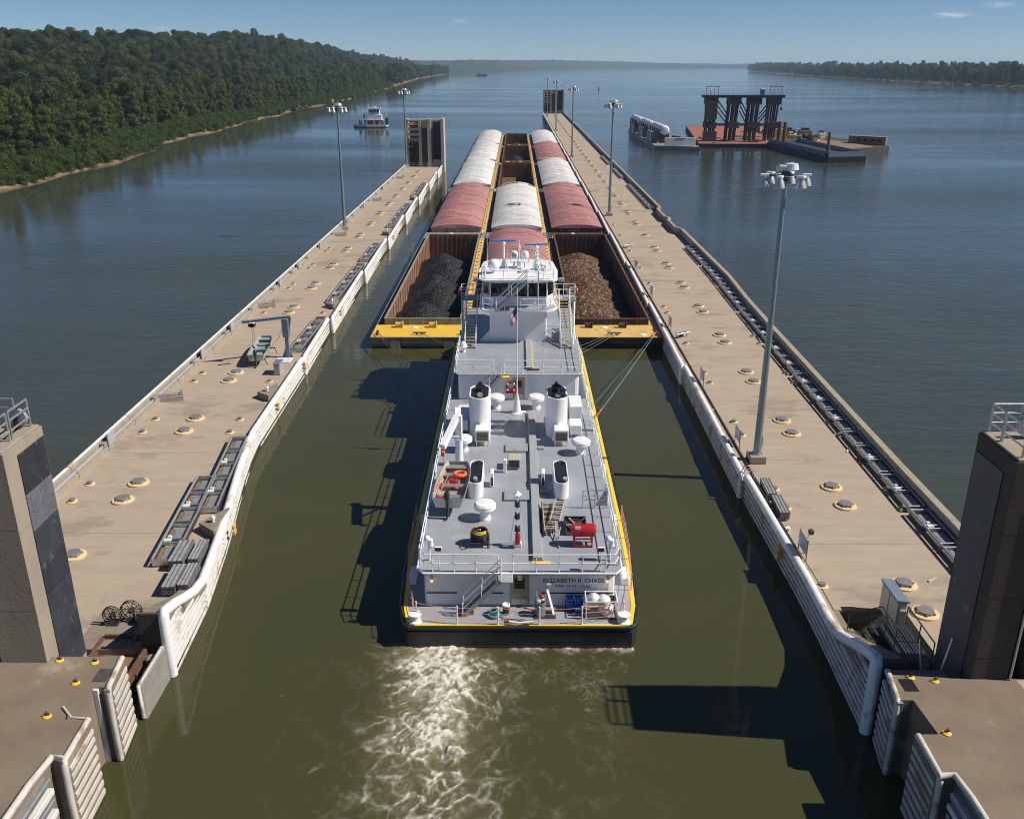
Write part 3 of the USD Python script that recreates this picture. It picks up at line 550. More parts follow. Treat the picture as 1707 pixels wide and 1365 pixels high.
def wedge(t, x, y, side, L=3.0, w=1.25, h=.62):
    """Three-cornered concrete block built against the coping."""
    t.p('wedge_block', prism([(x, y - L * .35), (x + side * w, y), (x, y + L * .75)] if side < 0 else [(x, y - L * .35), (x, y + L * .75), (x + side * w, y)], DZ, DZ + h), 'wall_concrete')
    c = (x + side * .38, y + .15, DZ + h)
    t.p('wedge_light', lathe([(.09, 0), (.10, .05), (.10, .22), (.15, .24), (.15, .36), (.10, .42), (.01, .44)], c, 10), 'paint_white', smooth=40)

# ---- left approach wall
LW = Thing('lock_approach_wall', 'long tan concrete approach wall on the left of the tow, ending at a tall tower', 'wall', (-26, 40, 0))
inner_L = [(-21.35, 272), (-21.5, 160), (-21.35, 101), (-21.1, 86), (-20.75, 66), (-19.85, 59.5), (-18.45, 51), (-17.75, 45.6), (-17.5, 42), (-17.3, 38.3)]
LW.p('wall_body', prism([(-31.75, 272), (-31.75, 30.2), (-21.9, 30.2), (-21.9, 38.3)] + [(x - .12, y) for x, y in inner_L[::-1]], -6, DZ), 'wall_concrete')
LW.p('deck', prism([(-31.15, 271.9), (-31.15, 38), (-22.3, 38), (-22.3, 41.9)] + [(x - .62, y) for x, y in inner_L[::-1][1:]], DZ, DZ + .03), 'deck_concrete')
bars = [1.18, .80, .42, .06]
flare = [(-17.3, 38.3, 3.95), (-17.36, 39.6, 3.55), (-17.45, 41.3, 2.85), (-17.5, 42.6, 2.35), (-17.6, 44.4, 2.0), (-17.8, 46.0, 1.98), (-18.45, 51, 1.98), (-19.85, 59.5, 1.98), (-20.75, 66, 1.98), (-21.1, 85.6, 1.98)]
armoured_edge(LW, flare, -1, [3.1, 2.7, 2.3, 1.9, 1.55] + bars, rad=.27)
for a, b, xa, xb in ((86.2, 100.6, -21.0, -21.45), (101.2, 126.0, -21.05, -21.6), (126.6, 151.4, -21.2, -21.65), (152.0, 176.8, -21.25, -21.7), (177.4, 202.2, -21.25, -21.7), (202.8, 227.6, -21.25, -21.65), (228.2, 253, -21.2, -21.55), (253.6, 271.5, -21.2, -21.4)):
    armoured_edge(LW, [(xa, a, 1.98), ((xa + xb) / 2, (a + b) / 2, 1.98), (xb, b, 1.98)], -1, bars)
fl = prism([(-17.3 - .15, 38.3), (-17.75 - .15, 45.9), (-18.5, 45.9), (-18.3, 38.3)], DZ, DZ + .05)
LW.p('flare_head', loft([[(-17.5, y, 1.4), (-17.5, y, z - .28), (-18.6, y, z - .28), (-18.6, y, 1.4)] for y, z in ((38.32, 3.9), (39.6, 3.5), (41.3, 2.8), (42.6, 2.3), (44.4, 1.95))]), 'wall_concrete')
LW.p('armour_side', bbox(-18.75, -17.6, 38.15, 38.32, .6, 3.7), 'shade_stained_concrete')  # shadow side of the coping end, its shade put into the colour
for y in (50.6, 75.1, 107.1, 157.3, 201): wedge(LW, -19.0 + .35 if y < 55 else (-21.55 if y < 90 else -21.9), y, -1)
for y, x in ((51.6, -18.05), (74.0, -20.7), (85.4, -20.85), (106, -21.05), (157, -21.15), (201, -21.2)):
    for z in (1.35, .95): LW.p('yellow_mark', bbox(x - .10, x + .06, y - .22, y + .22, z - .15, z + .15, .02), 'worn_yellow')
# parapet with cable conduit
for k in range(23):
    y0, y1 = 38 + k * 10.16, 38 + (k + 1) * 10.16 - .06
    LW.p('parapet', cat(bbox(-31.75, -31.41, y0, y1, DZ - .3, 2.40, .04), box(-31.41, -30.97, y0, y1, DZ - .3, 1.98)), 'parapet_concrete')
    LW.p('parapet_cap', bbox(-31.78, -31.54, y0 + .02, y1 - .02, 2.40, 2.46, .02), 'armor_white')
    LW.p('conduit', cyl((-31.17, y0, 2.09), (-31.17, y1, 2.09), .095, n=8), 'grey_paint', smooth=40)
    LW.p('conduit_box', bbox(-31.41, -30.99, y0 + 4.4, y0 + 5.1, 1.98, 2.35, .03), 'barge_grey')
for y in (74.0, 106.5, 155.6, 198.7, 240):     # short bent returns with a pipe cap
    w = rotz(bbox(-31.05, -29.05, y - .2, y + .2, DZ, 2.0, .04), .30, (-31.05, y))
    LW.p('parapet_return', w, 'parapet_concrete')
    LW.p('return_pipe', rotz(cyl((-31.15, y, 2.10), (-29.15, y, 2.10), .13, n=10), .30, (-31.05, y)), 'galvanised', smooth=40)
    LW.p('return_post', rotz(bbox(-29.30, -29.05, y - .15, y + .15, DZ, 2.45, .03), .30, (-31.05, y)), 'galvanised')
for y in (63.8, 85.6, 95.4, 117, 128, 143, 168, 187, 215):
    LW.p('sign_post', cat(bbox(-31.00, -30.91, y - .55, y - .47, DZ, 2.9, .01), bbox(-31.00, -30.91, y + .47, y + .55, DZ, 2.9, .01)), 'galvanised')
    LW.p('sign_panel', bbox(-30.91, -30.86, y - .6, y + .6, 1.95, 2.95, .01), 'grey_paint')

# ---- right approach wall
RW = Thing('lock_approach_wall', 'longer concrete approach wall on the right of the tow, ending at a distant tower', 'wall', (22, 40, 0))
inner_R = [(16.2, 34.3), (16.3, 39), (16.4, 45), (16.2, 58), (16.1, 100), (16.1, 580)]
RW.p('wall_body', prism([(x + .12, y) for x, y in inner_R] + [(29.0, 580), (29.0, 120), (28.2, 105), (27.5, 60), (27.5, 33.05), (20.9, 33.05), (20.9, 41.9), (17.45, 41.9), (17.45, 34.3)], -6, DZ), 'wall_concrete')
RW.p('deck', prism([(17.2, 41.95), (17.25, 45), (17.0, 58), (17.0, 100), (17.0, 579.9), (28.5, 579.9), (28.5, 120), (27.7, 105), (27.0, 60), (27.0, 33.1), (20.95, 33.1), (20.95, 41.95)], DZ, DZ + .03), 'deck_concrete')
RW.p('coping_ledge', prism([(16.35, 40), (16.5, 45), (16.3, 58), (16.25, 100), (16.25, 579.8), (16.85, 579.8), (16.85, 100), (16.85, 58), (17.1, 45), (17.0, 40)], DZ, DZ + .16), 'deck_concrete')
RW.p('kerb_rail', cat([bbox(16.87, 16.97, y, min(y + 12.3, 579), DZ, DZ + .30, .02) for y in np.arange(47, 579, 12.6)]), 'dark_steel')
flare_R = [(16.15, 34.25, 4.3), (16.2, 35.3, 3.95), (16.25, 37.2, 3.05), (16.3, 38.8, 2.35), (16.35, 40.0, 2.0), (16.45, 45, 1.98), (16.25, 58.3, 1.98)]
armoured_edge(RW, flare_R, 1, [3.45, 3.05, 2.65, 2.3, 1.95, 1.55] + bars, rad=.28)
ya = 58.7
for k in range(21):
    yb_ = ya + 24.8; armoured_edge(RW, [(15.98, ya + .05, 1.98), (16.12, (ya + yb_) / 2, 1.98), (16.22, yb_ - .25, 1.98)], 1, bars if k < 9 else [.9, .3], seg=6.2 if k < 5 else 12.4); ya = yb_
RW.p('flare_head', loft([[(16.35, y, 1.4), (16.35, y, z - .3), (17.5, y, z - .3), (17.5, y, 1.4)] for y, z in ((34.3, 4.25), (35.3, 3.9), (37.2, 3.0), (38.8, 2.3), (40.0, 1.98))]), 'wall_concrete')
RW.p('armour_side', bbox(16.3, 17.6, 34.12, 34.3, .3, 4.0), 'shade_stained_concrete')
for y in (48.9, 58.6, 83.6, 108.5):
    for z in (1.35, .9): RW.p('yellow_mark', bbox(16.0, 16.32 if y != 48.9 else 16.5, y - .25, y + .25, z - .16, z + .16, .02), 'worn_yellow')
for k in range(44):                       # outer parapet, broken by the bent stretch
    y0, y1 = 34 + k * 12.4, 34 + (k + 1) * 12.4 - .05
    x0, x1 = np.interp([y0, y1], [30, 60, 105, 120, 600], [27.0, 27.05, 27.75, 28.5, 28.5])
    if 158 < (y0 + y1) / 2 < 184: continue
    RW.p('parapet', prism([(x0, y0), (x1, y1), (x1 + .5, y1), (x0 + .5, y0)], DZ - .3, 2.55), 'parapet_concrete')
    if k < 20: RW.p('parapet_pilaster', bbox(x1 - .06, x1 + .5, y1 - .22, y1 + .22, DZ, 2.52, .03), 'parapet_concrete')
for a, b in (((28.6, 158), (27.9, 159.5)), ((27.9, 159.5), (27.9, 168)), ((27.9, 168), (28.55, 170)), ((28.55, 170), (27.9, 171.5)), ((27.9, 171.5), (27.9, 181)), ((27.9, 181), (28.6, 183))):
    d = np.array(b) - np.array(a); n = np.array([d[1], -d[0]]) / np.linalg.norm(d) * .22
    RW.p('parapet_return', prism([np.array(a) - n, np.array(a) + n, np.array(b) + n, np.array(b) - n], DZ - .2, 2.6), 'parapet_concrete')

for t_, line, sd in ((LW, [(x, y, 0) for x, y in inner_L], -1), (RW, [(x, y, 0) for x, y in inner_R[1:]], 1)):
    Q_ = resample(line, 6.0)
    for k in range(0, len(Q_) - 1, 4): t_.p('waterline_slime', strip(Q_[k:k + 5], -.5, .24 + .06 * math.sin(k * 1.7), sd, .012 if sd < 0 else -.085), 'waterline_slime')
for k in range(18): LW.p('deck_joint', box(-31.1, -22.4, 50.3 + 12.6 * k, 50.335 + 12.6 * k, DZ + .03, DZ + .034), 'deck_joint')
for k in range(24): RW.p('deck_joint', box(17.1, 26.9, 49.1 + 12.65 * k, 49.135 + 12.65 * k, DZ + .03, DZ + .034), 'deck_joint')
# ---- round covers in the wall decks: large pairs on the middle line, small ones near both edges
def big_cover():
    t = Thing('cell_cover', 'large round grey lid in a yellow ring on the left approach wall', 'manhole cover', (0, 0, 0), 'large covers on the left approach wall', local=True)
    t.p('ring', lathe([(.40, .0), (.72, .0), (.72, .09), (.66, .13), (.44, .13), (.40, .10)], n=24), 'yellow_ring', smooth=35)
    t.p('lid', lathe([(.01, .0), (.44, .0), (.46, .22), (.43, .27), (.01, .285)][:0] + [(.46, .05), (.46, .22), (.43, .27), (.01, .285)], n=20), 'lid_steel', smooth=35)
    for k in range(6):
        a = k * math.pi / 3 + .3; t.p('lug', rotz(bbox(.44, .54, -.05, .05, .12, .25, .02), a), 'lid_steel')
    return t
def small_cover():
    t = Thing('pipe_cover', 'small capped pipe in a yellow ring on the left approach wall', 'pipe cap', (0, 0, 0), 'small pipe caps on the left approach wall', local=True)
    t.p('ring', lathe([(.19, 0), (.34, 0), (.34, .05), (.28, .08), (.19, .07)], n=18), 'yellow_ring', smooth=35)
    t.p('cap', lathe([(.17, 0), (.17, .15), (.20, .16), (.20, .23), (.01, .25)], n=14), 'lid_steel', smooth=35)
    return t
BC, SC = big_cover(), small_cover()
z = DZ + .03
left_pairs = [(47.5,), (54.9, 57.6), (67.2, 70), (79.6, 82)] + [(92.3,)] + [(104.4 + 12.55 * k, 107.1 + 12.55 * k) for k in range(13)]
firstb = firsts_ = True
for i, pr in enumerate(left_pairs):
    x = np.interp(pr[0], [47, 80, 105, 260], [-26.45, -26.7, -26.95, -26.8])
    for y in pr:
        if firstb: BC.t.Set(Gf.Vec3d(x, y, z)); firstb = False
        else: copy(BC, (x, y, z), rz=float(rng.uniform(0, 60)))
        if len(pr) == 2 and y < 150:
            for xs in (-29.85, -22.85):
                if xs > -25 and (y < 66 or abs(y - 92) < 4): continue
                if firsts_: SC.t.Set(Gf.Vec3d(xs, y - .2, z)); firsts_ = False
                else: copy(SC, (xs, y - .2, z), rz=float(rng.uniform(0, 90)))
GL = 'large covers on the right approach wall'; lab = 'large round grey lid in a yellow ring on the right approach wall'
gs = 'small pipe caps on the right approach wall'; labs = 'small capped pipe in a yellow ring on the right approach wall'
for k in range(42):
    y0 = 41.6 + 12.65 * k
    for y in ((y0, y0 + 2.85) if k != 9 else (y0 + 1.3,)):
        x = np.interp(y, [40, 70, 105, 160, 600], [21.95, 22.0, 22.2, 22.25, 22.3]); copy(BC, (x, y, z), lab, float(rng.uniform(0, 60)), group=GL)
        if y < 170 and k:
            copy(SC, (17.95, y - .35, z), labs, float(rng.uniform(0, 90)), group=gs)
            if y < 100: copy(SC, (25.75, y - .35, z), labs, float(rng.uniform(0, 90)), group=gs)
copy(SC, (17.3, 44.3, z), 'small capped pipe right beside the near flared end of the right wall', group=None)

# ================================================================== far towers at the wall ends
def end_tower(x0, x1, y, top, label, plant):
    t = Thing('lock_end_tower', label, 'tower', ((x0 + x1) / 2, y, 0))
    w = x1 - x0
    t.p('back_wall', bbox(x0, x1, y + 4.2, y + 4.8, -5, top - .3, .05), 'pale_concrete')
    t.p('side_wall', bbox(x0, x0 + .55, y + .3, y + 4.25, -5, top - .1, .05), 'pale_concrete'); t.p('side_wall', bbox(x1 - .9, x1, y - .6, y + 4.25, -5, top, .05), 'pale_concrete')
    t.p('pier', bbox(x0 + w * .32, x0 + w * .40, y + .2, y + 1.6, .5, top - .2, .05), 'pale_concrete'); t.p('pier', bbox(x0 + w * .56, x0 + w * .66, y - .3, y + 1.8, .5, top - .1, .05), 'pale_concrete')
    t.p('lintel', bbox(x0 + .5, x1 - .9, y + .25, y + 1.2, top - .8, top - .25, .04), 'pale_concrete')
    t.p('dark_plate', bbox(x0 + w * .40, x0 + w * .56, y + .9, y + 1.0, DZ, top - 2.6, .02), 'black_panel'); t.p('head_beam', bbox(x0 + w * .40, x0 + w * .56, y + .6, y + 1.1, top - 2.6, top - .8, .03), 'pale_concrete')
    t.p('rear_plate', bbox(x0 + w * .68, x1 - .95, y + 3.6, y + 3.8, DZ, top - .6, .02), 'dark_steel')
    t.p('inner_wall', bbox(x0 + .55, x0 + w * .32, y + 3.4, y + 3.7, DZ, top - .5, .02), 'dark_steel')
    for k in range(4 if plant else 5):
        zz = top - 1.5 - 1.45 * k
        t.p('light_slat', bbox(x0 + .62, x0 + w * .31, y + 1.4, y + 1.75, zz - .36, zz + .32, .03), 'beige_metal')
    t.p('inner_block', bbox(x0 + w * .68, x1 - 1.0, y + .8, y + 1.6, DZ, DZ + 2.0, .04), 'pale_concrete')
    rl = lambda xa, xb, yy: [t.p('railing_post', cyl((xx, yy, DZ), (xx, yy, DZ + 1.1), .035, n=6), 'galvanised') for xx in np.linspace(xa, xb, 5)] + [t.p('railing_rail', cyl((xa, yy, zz), (xb, yy, zz), .035, n=6), 'galvanised') for zz in (DZ + .55, DZ + 1.1)]
    rl(x0 + .6, x0 + w * .55, y - .5); rl(x0 + w * .67, x1 - 1, y - .5)
    return t
ETL = end_tower(-31.4, -20.6, 269.5, 14.8, 'tall hollow concrete tower with light slats ending the left approach wall', True)
ETR = end_tower(16.4, 29.0, 577, 15.5, 'distant dark hollow concrete tower ending the right approach wall', False)
r_ = np.random.default_rng(5)
vine = Thing('climbing_plant', 'green climbing plant hanging inside the left end tower under the slats', 'plant', (-29.7, 270.6, 6))
P_ = np.stack([-29.7 + r_.normal(0, .75, 160), 270.4 + r_.normal(0, .35, 160), 6.3 + r_.normal(0, 1.0, 160)], 1); N_ = r_.normal(size=(160, 3)); N_[:, 1] -= 1; N_ /= np.linalg.norm(N_, axis=1, keepdims=True)
vine.p('foliage', leaf_cards(P_, N_, .7, r_), 'leaf_shrub'); vine.p('stem', tube([(-29.8, 271.6, 1.5), (-29.6, 271.0, 4), (-29.7, 270.5, 7)], .06, 5), 'bark')

# ================================================================== near gate towers and the lock platforms
PZ = 3.9
def railing(t, pts, posts, h=1.1, rails=(.4, .75, 1.1), r=.045, mt='galvanised', pr=None, sub=None):
    pts = np.array(pts, float); d = np.r_[0, np.cumsum(np.linalg.norm(np.diff(pts, axis=0), axis=1))]
    for s in posts * d[-1] if isinstance(posts, np.ndarray) else np.linspace(0, d[-1], posts):
        q = np.array([np.interp(s, d, pts[:, k]) for k in range(3)]); t.p('railing_post', cyl(q, q + [0, 0, h], pr or r, n=6), mt, parent=sub)
    for z in rails:
        t.p('railing_rail', tube(pts + [0, 0, z], r, 6), mt, parent=sub)
GTL = Thing('gate_tower', 'sunlit concrete gate tower with black panels at the left edge', 'tower', (-24, 35.5, 0))
topL = 14.05
GTL.p('tower_body', prism([(-21.05, 33.95), (-21.05, 37.25), (-27.5, 37.25), (-27.5, 33.95), (-25.0, 33.95), (-25.0, 35.3), (-23.1, 35.3), (-23.1, 33.95)], 0, topL), 'tower_concrete')
GTL.p('tower_cap', bbox(-27.45, -21.12, 34.02, 37.18, topL, topL + .10, .06), 'tower_concrete')
for k, (za, zb, m_) in enumerate(((11.75, 13.62, 'black_panel'), (10.0, 11.72, 'grey_panel'), (8.3, 9.97, 'black_panel'), (6.7, 8.27, 'black_panel'), (4.9, 6.67, 'black_panel'), (2.2, 4.87, 'black_panel'))):
    GTL.p('wall_panel', bbox(-21.05, -20.99, 34.95, 37.15, za, zb, .015), m_)
    if k < 3:
        for a in range(3):
            for b in range(3): GTL.p('panel_bolt', cyl((-20.99, 35.2 + a * .85, za + .25 + b * (zb - za - .5) / 2), (-20.975, 35.2 + a * .85, za + .25 + b * (zb - za - .5) / 2), .035, n=6), 'dark_steel')
for zz in (6.4, 10.4): GTL.p('form_joint', cat(box(-21.052, -21.045, 33.96, 34.95, zz, zz + .02), box(-23.1, -21.06, 33.945, 33.953, zz + .2, zz + .22)), 'deck_joint')
for x in (-24.6, -24.1, -23.6): GTL.p('guide_rail', bbox(x - .06, x + .06, 35.1, 35.3, 1.5, topL - .4, .02), 'dark_steel')
GTL.p('drain_pipe', cyl((-23.3, 34.1, 3.9), (-23.3, 34.1, 12), .07, n=8), 'beige_metal', smooth=40)
railing(GTL, [(-21.35, 36.95, topL + .1), (-21.35, 35.4, topL + .1)], 2, 1.25, (.42, .85, 1.25), .05); railing(GTL, [(-21.35, 35.2, topL + .1), (-21.35, 34.15, topL + .1)], 2, 1.25, (.42, .85, 1.25), .05); railing(GTL, [(-22, 37.05, topL + .1), (-27.2, 37.05, topL + .1)], 4, 1.25, (.42, .85, 1.25), .05)
def reel(x, y, z, label, rad=.42):
    t = Thing('sheave', label, 'pulley', (x, y, z))
    t.p('disc', cat(lathe([(.05, -.05), (rad, -.05), (rad, .05), (.05, .05)], (0, 0, 0), 22)) if False else rot(mov(lathe([(.05, -.09), (rad, -.09), (rad, -.03), (rad - .06, 0), (rad, .03), (rad, .09), (.05, .09)], (0, 0, 0), 24), x, y, z + rad + .05), (1, 0, 0), math.pi / 2, (x, y, z + rad + .05)), 'grey_paint', smooth=35)
    t.p('bracket', cat(bbox(x - .12, x + .12, y - .22, y - .13, z, z + rad + .1, .02), bbox(x - .12, x + .12, y + .13, y + .22, z, z + rad + .1, .02)), 'dark_steel')
reel(-21.75, 36.75, topL + .1, 'far round cable sheave on top of the left gate tower'); reel(-22.6, 35.6, topL + .1, 'near round cable sheave on top of the left gate tower')
GTR = Thing('gate_tower', 'shaded dark concrete gate tower at the right edge', 'tower', (23, 35, 0))
topR = 14.25
GTR.p('tower_body', prism([(19.95, 32.95), (21.5, 32.95), (21.5, 34.6), (22.3, 34.6), (22.3, 32.95), (26.5, 32.95), (26.5, 36.2), (19.95, 36.2)], 0, topR), 'shade_stained_concrete')
GTR.p('tower_cap', bbox(20.02, 26.4, 33.02, 36.12, topR, topR + .10, .06), 'tower_concrete')
GTR.p('recessed_panel', bbox(19.90, 19.95, 33.75, 36.05, 1.6, topR - .8, .02), 'black_panel')
for zz in (5.0, 8.0, 11.0): GTR.p('form_joint', cat(box(19.945, 19.952, 32.97, 33.7, zz, zz + .03), box(20.0, 21.45, 32.944, 32.952, zz, zz + .03)), 'dark_gap')
GTR.p('drain_pipe', cyl((21.6, 32.9, 3.9), (21.6, 32.9, 13), .05, n=8), 'beige_metal', smooth=40)
for x in (21.65, 21.95, 22.2): GTR.p('guide_rail', bbox(x - .05, x + .05, 34.42, 34.6, 1.5, topR - .4, .02), 'dark_steel')
for a, b in (((20.25, 36.0), (20.25, 34.95)), ((20.25, 34.9), (20.25, 33.25))): railing(GTR, [(*a, topR + .1), (*b, topR + .1)], 2, 1.25, (.42, .85, 1.25), .045, pr=.06)
railing(GTR, [(20.25, 36.0, topR + .1), (21.5, 36.0, topR + .1)], 2, 1.25, (.42, .85, 1.25), .045)
GTR.p('roof_step', bbox(20.9, 26.2, 33.2, 34.3, topR + .1, topR + .22, .03), 'tower_concrete')
reel(21.5, 35.3, topR + .1, 'far round cable sheave on top of the right gate tower', .5); reel(22.6, 34.6, topR + .1, 'near round cable sheave on top of the right gate tower', .5)

def platform(name, label, poly, armours, side, x_face):
    t = Thing(name, label, 'lock wall', (side * 24, 22, 0))
    t.p('platform_body', prism(poly, -6, PZ), 'platform_concrete')
    for P, nose in armours:
        armoured_edge(t, [(x, y, PZ + .10) for x, y in P], side, [3.35, 2.95, 2.5, 2.05, 1.6, 1.15, .7, .25], rad=.13, nose=nose, seg=5, tone='armor_worn', bar_m='armor_worn')
    return t
polyL = [(-60, 34.4), (-17.75, 34.4), (-17.5, 32.25), (-18.2, 32.25), (-18.6, 30.2), (-17.45, 30.2), (-17.35, 27.85), (-18.0, 27.95), (-18.15, 12), (-60, 12)]
PL = platform('lock_platform', 'brown concrete lock platform in the lower left corner', polyL, [([(-17.48, 32.3), (-17.72, 34.35)], True), ([(-17.33, 27.9), (-17.43, 30.2)], True)], -1, -17.5)
PL.p('notch_coping', tube([(-18.25, 30.25, PZ + .05), (-18.9, 30.9, PZ + .05)][::-1] + [(-17.5, 30.2, PZ + .02)], .05, 8), 'armor_worn', smooth=40)
PL.p('edge_coping', tube([(-17.4, 27.85, PZ + .06), (-17.95, 27.95, PZ + .06), (-18.1, 26.5, PZ + .06), (-18.2, 12.2, PZ + .06)], .14, 10), 'armor_worn', smooth=40)
for k, zz in enumerate((3.45, 2.95, 2.45, 1.95, 1.45, .95, .45)): PL.p('recess_beam', bbox(-18.14, -17.75 + .04 * (k % 2), 14, 27.3, zz - .13, zz + .13, .03), 'armor_bar' if k % 2 else 'galvanised')
for y in (26.9, 24, 21): 
    for zz in (3.2, 2.7, 2.2, 1.7, 1.2): PL.p('beam_chock', bbox(-18.1, -17.95, y - .1, y + .1, zz - .09, zz + .09, .02), 'rust')
PL.p('drain_grate', cat([bbox(-18.45 + .09 * k, -18.40 + .09 * k, 32.6, 33.5, PZ, PZ + .035, .01) for k in range(7)]), 'dark_steel')
PL.p('paint_stripe', box(-25.2, -24.2, 31.2, 33.8, PZ, PZ + .004), 'deck_concrete')
PL.p('notch_angle', bbox(-18.22, -18.0, 32.1, 32.25, -1, PZ - .05, .02), 'armor_bar'); PL.p('notch_angle', bbox(-17.75, -17.5, 32.12, 32.25, -1, PZ - .05, .02), 'galvanised')
polyR = [(60, 33.0), (19.0, 33.0), (19.0, 33.6), (16.6, 33.6), (16.1, 31.55), (16.85, 31.55), (17.0, 29.45), (16.05, 29.45), (15.98, 27.15), (16.65, 27.15), (16.75, 12), (60, 12)]
PR = platform('lock_platform', 'brown concrete lock platform in the lower right corner', polyR, [([(16.07, 31.6), (16.4, 33.55)], True), ([(15.96, 27.2), (16.03, 29.4)], True)], 1, 16)
PR.p('edge_coping', tube([(15.98, 27.1, PZ + .06), (16.6, 27.15, PZ + .06), (16.72, 26, PZ + .06), (16.8, 12.2, PZ + .06)], .13, 10), 'armor_worn', smooth=40)
for k, zz in enumerate((3.45, 2.95, 2.45, 1.95, 1.45, .95, .45)): PR.p('recess_beam', bbox(16.3 - .04 * (k % 2), 16.68, 14, 26.7, zz - .13, zz + .13, .03), 'armor_bar' if k % 2 else 'galvanised')
PR.p('drain_grate', cat([bbox(16.75 + .09 * k, 16.80 + .09 * k, 32.1, 32.95, PZ, PZ + .035, .01) for k in range(7)]), 'dark_steel')
PR.p('paint_stripe', box(21.9, 22.6, 30.2, 32.9, PZ, PZ + .004), 'deck_concrete')
PR.p('notch_angle', bbox(16.15, 16.4, 31.42, 31.56, -1, PZ - .05, .02), 'galvanised')
def pin(x, y, label):
    t = Thing('tie_down', label, 'tie-down', (x, y, PZ)); t.p('base', lathe([(.18, 0), (.18, .03), (.13, .06), (.01, .07)], (x, y, PZ), 14), 'yellow_paint', smooth=40)
    t.p('pin', cat(cyl((x, y, PZ + .05), (x, y, PZ + .26), .03, n=6), bar((x - .12, y, PZ + .13), (x + .12, y, PZ + .13), .045)), 'dark_steel')
for x, y, l in ((-20.55, 34.1, 'yellow tie-down plate just right of the left gate tower foot'), (-18.9, 33.95, 'yellow tie-down plate at the far corner of the left platform'), (-19.1, 32.5, 'yellow tie-down plate on the middle of the left platform'), (-19.3, 30.35, 'yellow tie-down plate nearest the camera on the left platform'),
                (17.35, 33.05, 'yellow tie-down plate at the far left corner of the right platform'), (18.3, 32.8, 'yellow tie-down plate right of the corner one on the right platform'), (17.35, 29.5, 'yellow tie-down plate nearest the camera on the right platform')): pin(x, y, l)

# ---- left: low closure slab, rusty bulkhead trough and its machinery
cl = Thing('closure_slab', 'pale steel closure slab bridging the gap between left platform and flared wall end', 'gate slab', (-17.3, 36.7, 0))
cl.p('slab', bbox(-17.75, -17.45, 34.9, 38.0, -3, 1.95, .05), 'barge_grey'); cl.p('rim', tube([(-17.6, 34.9, .1), (-17.6, 34.85, 1.9), (-17.6, 38.0, 1.9)], .10, 10), 'armor_worn', smooth=40)
for k in range(3): cl.p('step', bbox(-18.25, -17.75, 36.2 + k * .55, 36.7 + k * .55, 0, 1.0 + .3 * k, .03), 'wall_concrete')
bk = Thing('steel_bulkhead', 'rusty open steel bulkhead trough between the left gate tower and the white wall end', 'steel trough', (-20, 37, 0))
bk.p('floor_plate', box(-21.0, -18.65, 34.7, 39.1, 1.08, 1.16), 'rust_wall'); bk.p('side_plate', bbox(-18.62, -18.42, 34.6, 39.3, .0, 1.75, .02), 'rust'); bk.p('side_plate', bbox(-21.25, -21.05, 34.6, 39.3, .0, 1.6, .02), 'rust'); bk.p('end_plate', bbox(-21.05, -18.62, 39.15, 39.3, .0, 1.75, .02), 'rust')
for k in range(4): bk.p('stiffener', bbox(-18.42, -18.28, 35.2 + k * 1.1, 35.3 + k * 1.1, .2, 1.5, .02), 'rust')
bk.p('bollard', cyl((-20.6, 35.2, .86), (-20.6, 35.2, 1.55), .13, n=10), 'rust', smooth=40)
LW.p('pit_floor', box(-30, -17.9, 34.4, 38.3, .0, .12), 'wall_concrete')
def spoked(x, y, label, R=.62):
    t = Thing('valve_wheel', label, 'wheel', (x, y, DZ)); zc = DZ + R + .12
    t.p('rim', torus((x, y, zc), R, .035, 24, 6, 'y'), 'dark_steel', smooth=40); t.p('rim', torus((x, y + .18, zc), R, .035, 24, 6, 'y'), 'dark_steel', smooth=40)
    for k in range(10):
        a = k * math.pi / 5; t.p('spoke', cat([cyl((x, y + q, zc), (x + R * math.cos(a), y + q, zc + R * math.sin(a)), .016, n=5) for q in (0, .18)]), 'dark_steel')
    t.p('hub', cyl((x, y - .1, zc), (x, y + .28, zc), .10, n=10), 'dark_steel', smooth=40); t.p('stand', cat(bbox(x - .06, x + .06, y + .28, y + .36, DZ, zc, .02), bbox(x - .3, x + .3, y - .1, y + .4, DZ, DZ + .1, .02)), 'dark_steel')
spoked(-21.15, 40.4, 'spoked cable reel standing nearer the left gate tower', .46); spoked(-20.25, 40.7, 'spoked cable reel beside the dark horn-shaped fitting', .54)
hn = Thing('horn_fitting', 'dark cone fitting lying beside the spoked cable reel', 'fitting', (-19.6, 40.6, DZ)); hn.p('cone', lathe([(.28, 0), (.24, .2), (.06, .85), (.01, .87)], (0, 0, 0), 14) and rot(mov(lathe([(.28, 0), (.24, .2), (.06, .8), (.01, .82)], (0, 0, 0), 14), -19.9, 40.6, DZ + .3), (0, 1, 0), math.pi / 2, (-19.9, 40.6, DZ + .3)), 'dark_steel', smooth=40); hn.p('foot', bbox(-19.85, -19.6, 40.45, 40.75, DZ + .03, DZ + .2, .02), 'dark_steel')
sh = Thing('mooring_shackle', 'grey shackle lying on the deck above the rusty trough', 'shackle', (-19.3, 39.6, DZ)); sh.p('bow', torus((-19.3, 39.6, DZ + .12), .17, .05, 16, 6), 'galvanised', smooth=40); sh.p('base', bbox(-19.75, -18.9, 39.35, 39.9, DZ + .03, DZ + .07, .02), 'lid_steel')
hp = Thing('hinged_ramp', 'grey sloping hatch plate against the white flared wall end', 'hatch', (-18.6, 40, DZ)); hp.p('plate', prism_x([(39.0, 1.55), (41.2, 1.55), (41.2, 1.75), (39.0, 1.6)], -19.4, -18.62), 'dark_steel'); hp.p('edge', bar((-19.42, 39.0, 1.62), (-19.42, 41.2, 1.8), .06), 'grey_paint')

